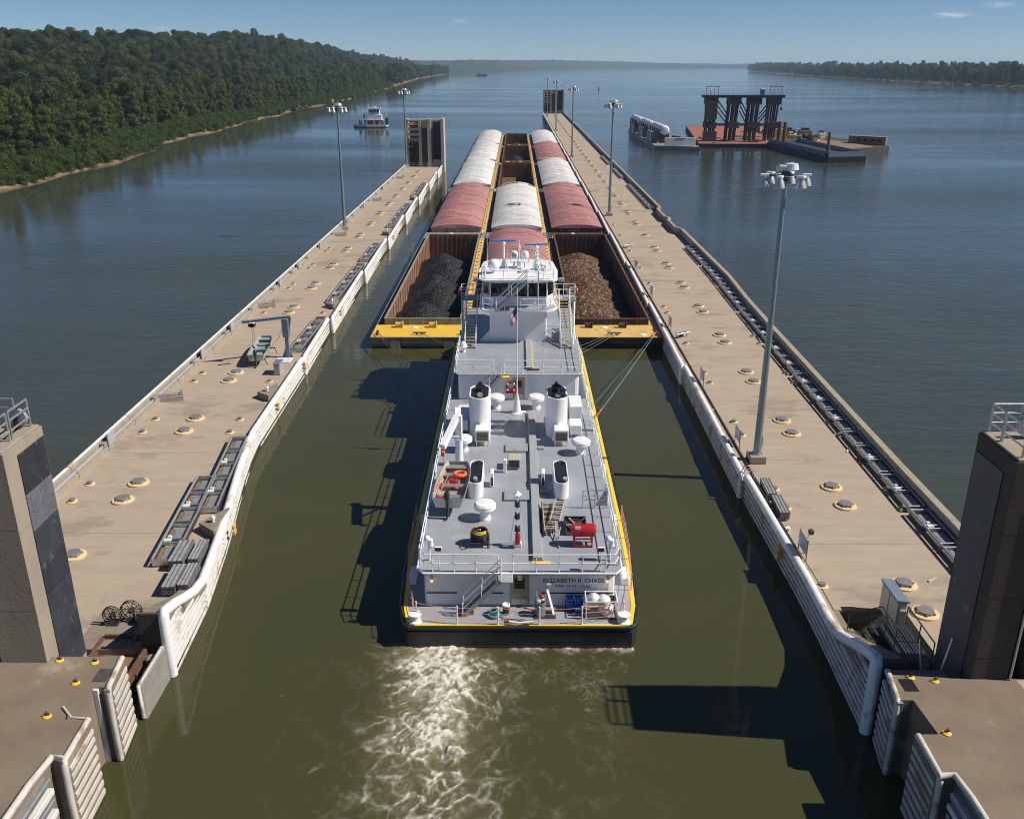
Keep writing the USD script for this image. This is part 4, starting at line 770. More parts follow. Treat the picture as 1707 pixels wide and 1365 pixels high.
# ================================================================== the tow: fifteen barges, five long and three wide
BL, BH, CZ = 61.0, 5.25, 1.98      # length, half width, coaming top
def cover_profile(u): return 1.25 * (1 - np.abs(u) ** 2.5)
def cover_mesh(y0, y1, z, e0=1.0, e1=1.0, n=17):
    u = np.linspace(-1, 1, n); R = []
    for y, e in ((y0, e0), ((y0 + y1) / 2, (e0 + e1) / 2), (y1, e1)):
        top = [(4.5 * a, y, z + .12 + e * float(cover_profile(a))) for a in u]; R.append([(-4.5, y, z)] + top + [(4.5, y, z)])
    return loft(R)
def rib_mesh(ua, ub, y, z, w=.42, h=.20, slope=0.0):
    u = np.linspace(ua, ub, 9); R = []
    for i, a in enumerate(u):
        zz = z + .12 + float(cover_profile(a)); k = .25 if i in (0, 8) else 1.0
        R.append([(4.5 * a, y - w / 2, zz - .03), (4.5 * a, y - w / 4, zz + h * k), (4.5 * a, y + w / 4, zz + h * k), (4.5 * a, y + w / 2, zz - .03)])
    return loft(R)
def hull_parts(t, col, deckm, open_, skeg=False):
    yz = [(0, 1.3), (0, .62), (.5, .1), (2.6, -2.6), (60.3, -2.6), (60.95, .2), (61, .6), (61, 1.3)]
    t.p('hull_side', prism_x(yz, -BH, -4.3), col); t.p('hull_side', prism_x(yz, 4.3, BH), col)
    t.p('hull_end', prism_x([(0, 1.3), (0, .62), (.5, .1), (2.6, -2.6), (5.1, -2.6), (5.1, 1.3)], -4.3, 4.3), col); t.p('hull_end', prism_x([(60.2, 1.3), (60.2, -2.6), (60.3, -2.6), (60.95, .2), (61, .6), (61, 1.3)], -4.3, 4.3), col)
    t.p('hopper_floor', box(-4.3, 4.3, 5.1, 60.2, -2.6, -2.3), 'rust')
    for s in (-1, 1): t.p('side_deck', box(*sorted((s * 4.36, s * (BH - .04))), 5.0, 60.3, 1.3, 1.31), ('worn_yellow' if 'yellow' in deckm else deckm) if (s > 0 or 'yellow' not in deckm) else 'barge_black')  # left strip of yellow-decked barges is blackened in place of shade
    t.p('stern_deck', box(-BH + .04, BH - .04, .03, 5.0, 1.3, 1.312), deckm if open_ else ('barge_grey' if 'yellow' in deckm else deckm)); t.p('bow_deck', box(-BH + .04, BH - .04, 60.3, 60.96, 1.3, 1.312), 'barge_grey')
    t.p('deck_edge', cat(bbox(-BH, BH, -.05, .05, 1.18, 1.34, .02), bbox(-BH - .04, -BH + .04, 0.05, 60.95, 1.2, 1.34, .02), bbox(BH - .04, BH + .04, 0.05, 60.95, 1.2, 1.34, .02)), 'barge_grey' if col != 'barge_black' else 'rust')
    if skeg:
        for x in (-2.6, 3.3): t.p('skeg', bbox(x - .55, x + .55, -.02, 1.2, -1.2, .95, .04), 'barge_grey')
def coaming(t, col, rim):
    for s in (-1, 1):
        t.p('coaming', box(*sorted((s * 4.24, s * 4.36)), 5.1, 60.2, 1.2, CZ), col); t.p('coaming_rim', bbox(*sorted((s * 4.2, s * 4.44)), 5.05, 60.25, CZ, CZ + .09, .02), rim)
    for y in (5.1, 60.08): t.p('coaming', box(-4.24, 4.24, y, y + .12, 1.2, CZ), col); t.p('coaming_rim', bbox(-4.2, 4.2, y - .06, y + .18, CZ, CZ + .09, .02), rim)
    for x in np.arange(-3.0, 3.1, 1.5): t.p('coaming_stiffener', bbox(x - .05, x + .05, 4.98, 5.1, 1.31, CZ, .01), rim)
    t.p('coaming_stiffeners', cat([box(s * 4.36 - .0 if s > 0 else -4.46, 4.46 if s > 0 else -4.36, y - .04, y + .04, 1.31, CZ - .02) for s in (-1, 1) for y in np.arange(6, 60, 1.55)]), rim, kind='stuff')
def fittings(t, dark, full=True):
    for x in (-2.6, 1.2) if full else ():
        t.p('winch', cat(cyl((x - .38, 4.0, 1.62), (x + .38, 4.0, 1.62), .30, n=12), bbox(x + .38, x + .48, 3.68, 4.32, 1.31, 1.96, .03)), 'dark_steel' if dark else 'worn_yellow', smooth=35)
    for x in (-4.6, 4.6):
        t.p('timberhead', cat(cyl((x, .7, 1.31), (x, .7, 1.72), .15, n=10), cyl((x, 1.2, 1.31), (x, 1.2, 1.72), .15, n=10)), 'dark_steel', smooth=35)
    t.p('kevel', cat(bbox(-.75, .75, .85, 1.05, 1.5, 1.62, .03), bbox(-.4, -.2, .85, 1.05, 1.31, 1.5, .02), bbox(.2, .4, .85, 1.05, 1.31, 1.5, .02)), 'dark_steel')
    for x in (-.8, 3.2) if dark else (-.8,): t.p('deck_button', lathe([(.36, 0), (.36, .06), (.25, .10), (.01, .12)], (x, 3.9 if x < 0 else 1.0, 1.31), 14), 'paint_white', smooth=40)
    for y in (60.6,):
        for x in (-4.6, 4.6): t.p('timberhead', cyl((x, y, 1.31), (x, y, 1.7), .15, n=10), 'worn_yellow', smooth=35)
    t.p('side_kevels', cat([bbox(4.62, 5.0, y - .1, y + .1, 1.31, 1.5, .03) for y in np.arange(9, 59.5, 2.6)]), 'worn_yellow' if not dark else 'dark_steel', kind='stuff')
def hopper_walls(t, m1):
    for s in (-1, 1): t.p('hopper_wall', box(*sorted((s * 4.18, s * 4.24)), 5.2, 60.1, -2.3, CZ), m1)
    t.p('hopper_wall', box(-4.18, 4.18, 60.0, 60.07, -2.3, CZ), m1); t.p('hopper_wall', box(-4.18, 4.18, 5.22, 5.28, -2.3, CZ), m1)
    t.p('hopper_ribs', cat([box(s * 4.10 if s > 0 else -4.18, 4.18 if s > 0 else -4.10, y - .06, y + .06, -2.3, CZ - .1) for s in (-1, 1) for y in np.arange(6.5, 59.6, 2.4)] + [box(x - .06, x + .06, 59.9, 60.0, -2.3, CZ - .1) for x in np.arange(-3.6, 3.7, .8)]), m1, kind='stuff')
def open_barge(x, y, label, col, deckm, rim, wall, dark, skeg=False):
    t = Thing('open_barge', label, 'barge', (x, y, 0), 'barges of the tow', local=True)
    hull_parts(t, col, deckm, True, skeg); coaming(t, col, rim); hopper_walls(t, wall); fittings(t, dark); return t
def covered_barge(x, y, label, col, deckm, cov, ridged=False):
    t = Thing('covered_barge', label, 'barge', (x, y, 0), 'barges of the tow', local=True)
    hull_parts(t, col, deckm, False); coaming(t, col, 'barge_grey' if col != 'barge_red' else 'barge_red'); fittings(t, col == 'barge_red', False); y0, L = 5.0, 55.2 / 8
    for k in range(8):
        a, b = y0 + k * L, y0 + (k + 1) * L; z = CZ + .10 + (.07 if k % 2 else 0)
        e0, e1 = (.42 if k == 0 else 1), (.42 if k == 7 else 1)
        if k == 0:
            c = t.p('cover', cat(cover_mesh(a, a + 2.6, z, .42, 1.0), cover_mesh(a + 2.6, b + .1, z, 1, 1)), cov, smooth=30)
            for q in range(3): t.p('cover_rib', scl_rib(-.72 + .05 * q, .72 - .05 * q, a + .55 + .75 * q, z, .42 + .58 * (.55 + .75 * q) / 2.6), cov, parent=c, smooth=35)
        elif k == 7: c = t.p('cover', cat(cover_mesh(a - .1, b - 2.6, z), cover_mesh(b - 2.6, b, z, 1, .42)), cov, smooth=30)
        else: c = t.p('cover', cover_mesh(a - .1, b + .1, z), cov, smooth=30)
        if ridged:
            for q in (.15, .65): t.p('cover_rib', rib_mesh(-.9, .9, a + L * q + (1.8 if k == 0 else 0), z, .34, .10), 'cover_ridge_red', parent=c, smooth=35)
        else:
            t.p('cover_rib', rib_mesh(-.66, -.10, a + L * .30 + (1.7 if k == 0 else 0), z), cov, parent=c, smooth=35); t.p('cover_rib', rib_mesh(.04, .62, a + L * .72, z), cov, parent=c, smooth=35)
        if k % 2 == 1: t.p('cover_lip', cat(rib_mesh(-.99, .99, a + .02, z, .22, .05), rib_mesh(-.99, .99, b - .02, z, .22, .05)), cov, parent=c, smooth=35)
    return t
def scl_rib(ua, ub, y, z, e, w=.36, h=.17):
    u = np.linspace(ua, ub, 11); R = []
    for i, a in enumerate(u):
        zz = z + .12 + e * float(cover_profile(a)); k = .25 if i in (0, 10) else 1.0
        R.append([(4.5 * a, y - w / 2, zz - .05), (4.5 * a, y - w / 4, zz + h * k), (4.5 * a, y + w / 4, zz + h * k + .03), (4.5 * a, y + w / 2, zz + .02)])
    return loft(R)
def cargo(name, label, x, y, humps, mt, seed, floor=-2.25, rough=.16, slope=.66, step=.2):
    def zf(X, Y):
        Z = np.full(X.shape, floor)
        for hx, hy, top, sl in humps: Z = np.maximum(Z, top - (sl or slope) * np.sqrt((X - hx) ** 2 + .85 * (Y - hy) ** 2 * np.where(Y > hy, 1.5, 1.0) + .25))
        k = (Z > floor); Z = Z + k * ((fbm(X, Y, 1.6, 3, seed) - .5) * rough * 2.2 + (fbm(X, Y, .35, 2, seed + 3) - .5) * .25)
        return np.clip(Z, floor, 1.85)
    m = grid(np.arange(-4.16, 4.17, step), np.arange(5.3, 60.0, step), zf)
    single(name, (m[0] + [x, y, 0], m[1]), mt, label, name.replace('_', ' ').split()[0], None, 'stuff', smooth=50)
row = lambda k: Y0 + BL * k
open_barge(XL, row(0), 'open barge with yellow stern deck left of the towboat, loaded with coal', 'barge_grey', 'yellow_paint', 'barge_grey', 'rust_wall', False, True)
open_barge(XR, row(0), 'open barge with orange stern deck right of the towboat, loaded with brown scrap', 'barge_black', 'worn_yellow', 'rust', 'rust', True)
cargo('coal_heap', 'black coal heaped in humps in the open barge left of the towboat', XL, row(0), [(-.25 + .55 * (-1) ** k, 5.8 + 7.9 * k, 2.1 - .02 * k, .55) for k in range(6)], 'coal', 3, rough=.12)
cargo('scrap_heap', 'brown chunky scrap heaped in the open barge right of the towboat', XR, row(0), [(-1.5 + .8 * math.sin(1.7 * k), 5.0 + 5.4 * k, 1.62 - .02 * k, .40) for k in range(9)], 'scrap', 8, rough=.26)
CR = covered_barge(XL, row(1), 'covered barge with dusty red lids in front of the coal barge', 'barge_grey', 'yellow_paint', 'cover_red')
CW = covered_barge(XL, row(2), 'white-lidded barge, nearest of three in the left row of the tow', 'barge_grey', 'yellow_paint', 'cover_white')
copy(CW, (XL, row(3), 0), 'white-lidded barge, middle one of three in the left row of the tow'); copy(CW, (XL, row(4), 0), 'white-lidded barge at the far left front corner of the tow')
CRR = covered_barge(XR, row(1), 'covered barge with red lids and dark red coaming in front of the scrap barge', 'barge_red', 'barge_black', 'cover_red')
CWR = covered_barge(XR, row(2), 'white-lidded barge along the right wall between two red-lidded ones', 'barge_grey', 'barge_black', 'cover_white')
copy(CRR, (XR, row(3), 0), 'red-lidded barge second from the front in the right row of the tow'); copy(CWR, (XR, row(4), 0), 'white-lidded barge at the far right front corner of the tow')
covered_barge(XM, row(0), 'red-lidded barge with arched ridges straight ahead of the pilothouse', 'barge_grey', 'worn_yellow', 'cover_red', True)
copy(CW, (XM, row(1), 0), 'white-lidded barge in the middle of the tow between two red-lidded ones')
OM = open_barge(XM, row(2), 'open brown barge half filled with earth in the middle row of the tow', 'barge_grey', 'worn_yellow', 'rust', 'rust_wall', False)
copy(OM, (XM, row(3), 0), 'open dark barge behind the foremost one in the middle row'); copy(OM, (XM, row(4), 0), 'foremost open barge in the middle row of the tow')
cargo('earth_heap', 'brown earth heaped in the half filled open barge of the middle row', XM, row(2), [(-.8, 10, 1.3, .5), (-1.2, 18, 1.2, .5), (-.4, 27, .6, .45)], 'brown_fill', 12)
cargo('coal_heap', 'dark coal heap in the second open barge of the middle row', XM, row(3), [(0, 9, 1.0, .55), (.4, 20, 1.5, .5), (-.3, 32, 1.4, .5)], 'coal', 14)
cargo('coal_heap', 'dark coal heap in the foremost open barge of the middle row', XM, row(4), [(.3, 12, 1.2, .5), (0, 26, 1.5, .5)], 'coal', 16)
def lett(t, text, h, x, y, z, mt, depth=.012, parent=None, name='lettering', bold=False):
    """Lettering on a face that looks towards -y (towards the camera), centred on x."""
    m = meshkit.text_mesh(text, h, depth, bold); v = np.array(m.vertices); w = v[:, 0].max() - v[:, 0].min()
    V = np.stack([v[:, 0] - v[:, 0].min() - w / 2 + x, y - v[:, 2], z + v[:, 1]], 1); t.p(name, (V, np.array(m.faces)), mt, parent=parent)
lb = Thing('barge_number', 'faded painted number on the yellow barge stern coaming', 'lettering', (XL + .2, row(0) + 4.95, 1.45)); lett(lb, 'ING 1994', .30, XL - .1, row(0) + 5.095, 1.5, 'faded_lettering')
lb = Thing('barge_number', 'faded painted number on the dark red coaming of the right row barge', 'lettering', (XR - .3, row(1) + 4.95, 1.45)); lett(lb, 'JNG4805', .34, XR - .6, row(1) + 5.095, 1.5, 'faded_lettering')

# ================================================================== the towboat
C = .22                                   # its centre line
MD, D2, D3, D4 = 1.3, 3.52, 5.82, 8.9     # main, second, third and bridge deck
TB = Thing('towboat', 'large white river towboat with grey decks pushing the barges', 'towboat', (C, 40.4, 0))
outline = [(-5.95, 40.55), (-6.2, 40.9), (-6.55, 42.6), (-6.75, 46), (-6.85, 52), (-6.85, 90), (-6.5, 94.2), (-5.8, 95.0)]
outl = lambda o: [(C + x - math.copysign(o, x), y + (o if i == 0 else 0)) for i, (x, y) in enumerate(outline)] + [(C - x + math.copysign(o, x), y + (o if i == len(outline) - 1 else 0)) for i, (x, y) in enumerate(outline[::-1])]
TB.p('hull', prism(outl(0), -2.5, 1.02), 'hull_black'); TB.p('hull_top', prism(outl(.06), 1.02, MD), 'hull_black')
TB.p('boot_stripe', prism(outl(-.012), -.3, .16), 'rub_red')
ring = [np.array([(*q, MD + .02) for q in outl(.05)])]
pts = np.array(outl(.05) + outl(.05)[:1]); TB.p('bulwark_bead', tube(np.c_[pts, np.full(len(pts), MD - .02)], .10, 8), 'hull_black', smooth=50)
TB.p('main_deck', prism(outl(.22), MD - .01, MD + .012), 'deck_grey')
o1, o2 = outl(.20), outl(.42)
k8 = len(outline)
def ribbon(a, b, z): 
    R = [[(*a[i], z), (*b[i], z), (*b[i], z + .012), (*a[i], z + .012)] for i in range(len(a))]; return loft(R)
TB.p('yellow_line', ribbon(o1[:k8], o2[:k8], MD + .016), 'bright_yellow'); TB.p('yellow_line', ribbon(o1[k8:], o2[k8:], MD + .016), 'bright_yellow')
TB.p('yellow_line', box(C - 5.6, C + 5.6, 40.68, 40.90, MD + .016, MD + .028), 'bright_yellow')
def house(name, x0, x1, y0, y1, z0, z1, m, ch=.25, parent=None):
    return TB.p(name, prism([(x0, y0 + ch), (x0 + ch * .3, y0 + ch * .3), (x0 + ch, y0), (x1 - ch, y0), (x1 - ch * .3, y0 + ch * .3), (x1, y0 + ch), (x1, y1), (x0, y1)], z0, z1), m, parent)
H1 = house('lower_house', C - 5.2, C + 5.2, 42.65, 90, MD, D2 - .10, 'paint_white', .35)
TB.p('house_seam', cat(bbox(C - 5.1, C - 3.4, 42.6, 42.66, 2.08, 2.14, .01), bbox(C - 2.2, C - .9, 42.6, 42.66, 2.08, 2.14, .01), bbox(C + 1.2, C + 5.1, 42.6, 42.66, 2.08, 2.14, .01)), 'lettering', H1)
d2o = [(C - 5.55, 42.9), (C - 5.2, 42.35), (C + 5.2, 42.35), (C + 5.55, 42.9), (C + 5.62, 60), (C + 5.62, 91), (C - 5.62, 91), (C - 5.62, 60)]
TB.p('second_deck', prism(d2o, D2 - .10, D2), 'deck_grey'); 
TB.p('deck_edge', tube(np.array([(*q, D2 - .03) for q in (d2o + d2o[:1])]), .055, 6), 'paint_white')
H2 = house('middle_house', C - 4.9, C + 4.9, 69.4, 89, D2, D3 - .1, 'paint_white', .3)
d3o = [(C - 5.2, 69.6), (C - 4.9, 69.15), (C + 4.9, 69.15), (C + 5.2, 69.6), (C + 5.2, 90), (C - 5.2, 90)]
TB.p('third_deck', prism(d3o, D3 - .1, D3), 'deck_grey'); TB.p('deck_edge', tube(np.array([(*q, D3 - .03) for q in (d3o + d3o[:1])]), .055, 6), 'paint_white')
H3 = house('bridge_base', C - 2.55, C + 2.55, 78.2, 85, D3, D4 - .15, 'paint_white', .12)
TB.p('base_gusset', prism_y([(C - 2.55, D3), (C - 3.5, D3), (C - 2.55, D3 + 1.0)], 78.3, 78.45), 'paint_white', H3)
floor4 = [(C - 3.3, 80), (C - 3.45, 78.6), (C - 3.1, 77.6), (C - 2.5, 77.25), (C + 2.5, 77.25), (C + 3.1, 77.6), (C + 3.45, 78.6), (C + 3.3, 80), (C + 3.3, 86.5), (C - 3.3, 86.5)]
TB.p('bridge_deck', prism(floor4, D4 - .15, D4), 'paint_white')
TB.p('bridge_deck_plating', prism([(C + (x - C) * .96, 82 + (y - 82) * .97) for x, y in floor4], D4, D4 + .012), 'deck_grey')
# pilothouse
ph = [(C - 2.5, 78.6), (C + 2.5, 78.6), (C + 3.15, 80.0), (C + 3.15, 84.2), (C + 2.3, 86), (C - 2.3, 86), (C - 3.15, 84.2), (C - 3.15, 80.0)]
def wallring(poly, z0, z1, th=.08):
    inner = [(C + (x - C) * (1 - th / 3), 82.3 + (y - 82.3) * (1 - th / 4)) for x, y in poly]; n = len(poly)
    return cat([prism([poly[i], poly[(i + 1) % n], inner[(i + 1) % n], inner[i]], z0, z1) for i in range(n)])
TB.p('bridge_wall', wallring(ph, D4, D4 + .95), 'paint_white'); TB.p('bridge_head', wallring(ph, D4 + 2.15, D4 + 2.42), 'paint_white')
n = len(ph)
for i in range(n):
    a, b = np.array(ph[i]), np.array(ph[(i + 1) % n]); L = np.linalg.norm(b - a); k = max(1, round(L / 1.7)); d = (b - a) / L; nr = np.array([d[1], -d[0]])
    for q in range(k):
        p0, p1 = a + d * L * q / k, a + d * L * (q + 1) / k
        TB.p('mullion', prism([p0 - d * .07 - nr * .03, p0 + d * .07 - nr * .03, p0 + d * .07 + nr * .07, p0 - d * .07 + nr * .07], D4 + .95, D4 + 2.15), 'paint_white')
        e0, e1 = p0 + d * .08, p1 - d * .08
        TB.p('window', prism([e0 - nr * .01, e1 - nr * .01, e1 + nr * .005, e0 + nr * .005], D4 + .96, D4 + 2.14), 'glass')
TB.p('console', cat(bbox(C - 1.6, C + 1.6, 84.4, 85.2, D4, D4 + 1.1, .05), bbox(C - .35, C + .35, 82.8, 83.5, D4, D4 + 1.25, .08), bbox(C - 2.3, C - 1.2, 79, 79.6, D4, D4 + 1.0, .04)), 'dark_steel')
roof = [(C - 3.0, 77.9), (C + 3.0, 77.9), (C + 3.45, 78.5), (C + 3.6, 82), (C + 3.3, 86), (C + 2.2, 87.2), (C - 2.2, 87.2), (C - 3.3, 86), (C - 3.6, 82), (C - 3.45, 78.5)]
RZ = D4 + 2.55
TB.p('bridge_roof', cat(prism(roof, RZ - .13, RZ), prism([(C + (x - C) * .93, 82.4 + (y - 82.4) * .93) for x, y in roof], RZ, RZ + .06)), 'paint_white')
RZ += .06
# roof gear
def radar(x, y, z, L, tilt):
    p = TB.p('radar_mast', cat(cyl((x, y, RZ), (x, y, z), .13, .10, 10), sphere((x, y, z + .08), .20, 8), cyl((x - .22, y, RZ), (x, y, RZ + 1.0), .04, n=6), cyl((x + .30, y - .1, RZ), (x, y, RZ + 1.1), .04, n=6), cyl((x, y - .4, RZ), (x, y, RZ + .9), .04, n=6)), 'paint_white', smooth=40)
    TB.p('radar_bar', rotz(bbox(x - L / 2, x + L / 2, y - .07, y + .07, z + .26, z + .40, .03), tilt, (x, y)), 'radar_blue', p)
radar(C - 1.35, 83.2, RZ + 2.1, 2.3, .02); radar(C + 1.65, 82.2, RZ + 1.95, 2.15, .12)
TB.p('lattice_mast', cat([cyl((C + 1.4 + dx, 82.1 + dy, RZ), (C + 1.62 + dx * .4, 82.2 + dy * .4, RZ + 1.75), .035, n=5) for dx in (-.05, .42) for dy in (-.2, .25)] + [bbox(C + 1.38, C + 1.9, 81.9, 82.45, RZ + q, RZ + q + .05, .01) for q in (.5, .95, 1.35)]), 'paint_white')
TB.p('satellite_dome', cat(lathe([(.20, 0), (.17, .30), (.34, .34), (.50, .52), (.55, .78), (.48, 1.05), (.30, 1.22), (.01, 1.28)], (C - 2.2, 80.6, RZ), 20)), 'paint_white', smooth=60)
for x, nm in ((C - .38, 'searchlight'), (C + .62, 'searchlight')):
    p = TB.p('searchlight', cat(cyl((x, 82.9, RZ), (x, 82.9, RZ + .55), .10, n=10), lathe([(.22, 0), (.34, .15), (.36, .45), (.26, .66), (.01, .72)], (x, 82.9, RZ + .85), 16), bar((x - .34, 82.9, RZ + .5), (x - .34, 82.9, RZ + 1.1), .05), bar((x + .34, 82.9, RZ + .5), (x + .34, 82.9, RZ + 1.1), .05), bar((x - .36, 82.9, RZ + .5), (x + .36, 82.9, RZ + .5), .06)), 'paint_white', smooth=40)
    if x < C: TB.p('lamp_face', rot(mov(lathe([(.26, 0), (.24, .05), (.01, .07)], (0, 0, 0), 16), x, 82.5, RZ + 1.18), (1, 0, 0), math.pi / 2, (x, 82.5, RZ + 1.18)), 'lens', p)
TB.p('signal_mast', cat(cyl((C + .08, 83.4, RZ), (C + .08, 83.4, RZ + 2.4), .06, .04, 8), bbox(C - .12, C + .28, 83.25, 83.5, RZ, RZ + .5, .03), cyl((C + .08, 83.4, RZ + 1.6), (C + .08, 83.4, RZ + 1.95), .12, n=8)), 'paint_white')
for x, y, h in ((C - 2.9, 84, 2.6), (C - .95, 81, 2.2), (C + 2.85, 83, 2.4), (C + 2.4, 81.5, 1.2)): TB.p('whip_aerial', cyl((x, y, RZ), (x, y, RZ + h), .025, .012, 5), 'paint_white')
for x, y in ((C - 2.95, 80), (C + 2.45, 80.2), (C + 2.9, 81.6)): TB.p('roof_fitting', cat(cyl((x, y, RZ), (x, y, RZ + .6), .05, n=6), sphere((x, y, RZ + .68), .14, 7)), 'paint_white', smooth=40)
TB.p('roof_vent', cat(bbox(C + .2, C + 1.0, 80.6, 81.3, RZ, RZ + .35, .04), lathe([(.16, 0), (.16, .5), (.28, .52), (.24, .62), (.01, .66)], (C + 2.2, 81.8, RZ), 12), tube([(C + 2.35, 80.6, RZ), (C + 2.35, 80.6, RZ + .75), (C + 2.1, 80.6, RZ + .85), (C + 2.0, 80.6, RZ + .6)], .06, 7)), 'paint_white')
for s in (-1, 1): TB.p('horn_lamp', cat(bbox(C + s * 3.75 - .22, C + s * 3.75 + .22, 78.6, 79.0, RZ - .38, RZ - .02, .06), bar((C + s * 3.3, 78.9, RZ - .15), (C + s * 3.9, 78.9, RZ - .15), .06)), 'grey_paint')
def boat_rail(pts, posts, h=1.05, rails=(.52, 1.05), r=.034): railing(TB, pts, posts, h, rails, r, 'paint_white')
boat_rail([(C - 3.2, 78.9, RZ), (C - 3.0, 78.25, RZ), (C - .0, 78.25, RZ)][:2] , 2, .8, (.4, .8)); boat_rail([(C + 3.1, 78.3, RZ), (C + 2.2, 78.2, RZ)], 2, .8, (.4, .8)); boat_rail([(C - 3.1, 80.4, RZ), (C - 2.9, 78.2, RZ), (C + .6, 78.2, RZ)], 4, .75, (.75,))
# stair to the roof
def stair(p0, p1, w, steps, side_m, tread_m, across, rails=True, name='stair'):
    """A straight ladder-stair: two stringers and open treads; across = unit vector of its width."""
    p0, p1, ac = np.array(p0, float), np.array(p1, float), np.array(across, float)
    for s in (-.5, .5): TB.p('stringer', bar(p0 + ac * w * s, p1 + ac * w * s, .05, .24), side_m)
    d = p1 - p0; run = d.copy(); run[2] = 0; run /= np.linalg.norm(run)
    for k in range(steps):
        q = p0 + d * (k + .5) / steps; c0, c1 = q - ac * (w / 2 - .03) + run * 0, q + ac * (w / 2 - .03)
        TB.p('tread', bar(c0, c1, .22, .035), tread_m[0]) if abs(ac[0]) > .5 else TB.p('tread', bar(c0, c1, .22, .035), tread_m[0])
        if len(tread_m) > 1:
            e = -run * .11 + np.array([0, 0, .02]); TB.p('nosing', bar(c0 + e, c1 + e, .05, .045), tread_m[1])
    if rails:
        for s in (-.5, .5):
            a, b = p0 + ac * w * s, p1 + ac * w * s
            for hh in (.5, .95): TB.p('handrail', cyl(a + [0, 0, hh], b + [0, 0, hh], .028, n=6), 'paint_white')
            for t_ in (0, .5, 1): q = a + (b - a) * t_; TB.p('railing_post', cyl(q, q + [0, 0, .95], .028, n=6), 'paint_white')
stair((C - 1.95, 77.35, D4), (C + .75, 77.35, RZ), .65, 10, 'grey_paint', ('deck_grey',), (0, 1, 0))
TB.p('roof_landing', bbox(C + .7, C + 1.75, 77.0, 78.0, RZ - .12, RZ - .04, .02), 'grey_paint')
boat_rail([(C + 1.75, 77.05, RZ - .04), (C + .75, 77.05, RZ - .04)], 2, .95, (.5, .95)); boat_rail([(C + 1.75, 77.95, RZ - .04), (C + 1.75, 77.05, RZ - .04)], 2, .95, (.5, .95))
TB.p('landing_leg', cyl((C + 1.7, 77.1, D4), (C + 1.7, 77.1, RZ - .1), .04, n=6), 'paint_white')
boat_rail([(C - 3.25, 80, D4), (C - 3.4, 78.6, D4), (C - 3.05, 77.65, D4), (C - 2.3, 77.3, D4)], 4); boat_rail([(C - 1.2, 77.3, D4), (C + 2.5, 77.3, D4), (C + 3.05, 77.65, D4), (C + 3.4, 78.6, D4), (C + 3.25, 80, D4)], 6)
# side stairs up to the bridge wings
for s in (-1, 1):
    stair((C + s * 4.2, 76.0, D3), (C + s * 4.2, 81.6, D4), .95, 16, 'grey_paint', ('deck_grey', 'bright_yellow'), (1, 0, 0))
    TB.p('wing_platform', bbox(C + min(s * 3.2, s * 5.3), C + max(s * 3.2, s * 5.3), 81.5, 83.2, D4 - .18, D4, .03), 'grey_paint')
    boat_rail([(C + s * 4.75, 81.6, D4), (C + s * 5.25, 81.6, D4), (C + s * 5.25, 83.1, D4)], 3); boat_rail([(C + s * 5.25, 83.1, D4), (C + s * 3.2, 83.1, D4)], 3)
    for y in (81.65, 83.05): TB.p('wing_leg', cyl((C + s * 5.2, y, D3), (C + s * 5.2, y, D4 - .15), .07, n=8), 'paint_white')
    TB.p('wing_brace', cyl((C + s * 5.2, 81.7, D4 - .3), (C + s * 4.9, 77.2, D3), .05, n=6), 'paint_white')
    # third-deck side rails
    boat_rail([(C + s * 5.1, 76, D3), (C + s * 5.1, 69.7, D3)], 5); boat_rail([(C + s * 5.1, 89.5, D3), (C + s * 5.1, 82.5, D3)], 4)
    # side bulwark of the second deck
    TB.p('side_screen', bbox(C + min(s * 5.5, s * 5.56), C + max(s * 5.5, s * 5.56), 69.6, 90, D2, D2 + 1.0, .02), 'paint_white')
    boat_rail([(C + s * 5.5, 69.4, D2), (C + s * 5.52, 58, D2), (C + s * 5.45, 43.2, D2)], 15)
    # coiled wires and winches on the forward main deck edge
    for y in (88.5, 90.2, 91.8, 93.2): TB.p('deck_winch', cat(cyl((C + s * 5.9 - .3, y, MD + .35), (C + s * 5.9 + .3, y, MD + .35), .28, n=10), bbox(C + s * 5.9 - .35, C + s * 5.9 - .28, y - .3, y + .3, MD, MD + .65, .02)), 'paint_white' if y != 90.2 else 'rub_red', smooth=35)
    for y in (52, 60, 66, 71, 77, 84): TB.p('timberhead', cat(cyl((C + s * 6.2, y, MD), (C + s * 6.2, y, MD + .45), .13, n=9), cyl((C + s * 6.2, y + .5, MD), (C + s * 6.2, y + .5, MD + .45), .13, n=9)), 'paint_white', smooth=35)
    TB.p('vent_row', cat([bbox(C + s * 5.2 - .03 + (s > 0) * .03, C + s * 5.2 + .03 + (s > 0) * .03, y, y + .5, 2.4, 3.0, .02) for y in np.arange(58, 70, 1.2)]), 'dark_steel', H1)
# rails across the deck ends
boat_rail([(C - 5.05, 69.3, D3), (C - 2.0, 69.25, D3)], 3); boat_rail([(C - 1.15, 69.25, D3), (C + 5.05, 69.3, D3)], 5)
boat_rail([(C - 5.4, 43.2, D2), (C - 5.1, 42.5, D2), (C - 1.15, 42.45, D2)], 5); boat_rail([(C - .35, 42.45, D2), (C + 5.1, 42.5, D2), (C + 5.4, 43.2, D2)], 6)
boat_rail([(C - 1.15, 42.4, D2), (C - .35, 42.4, D2)], 2, .55, (.0, .55))
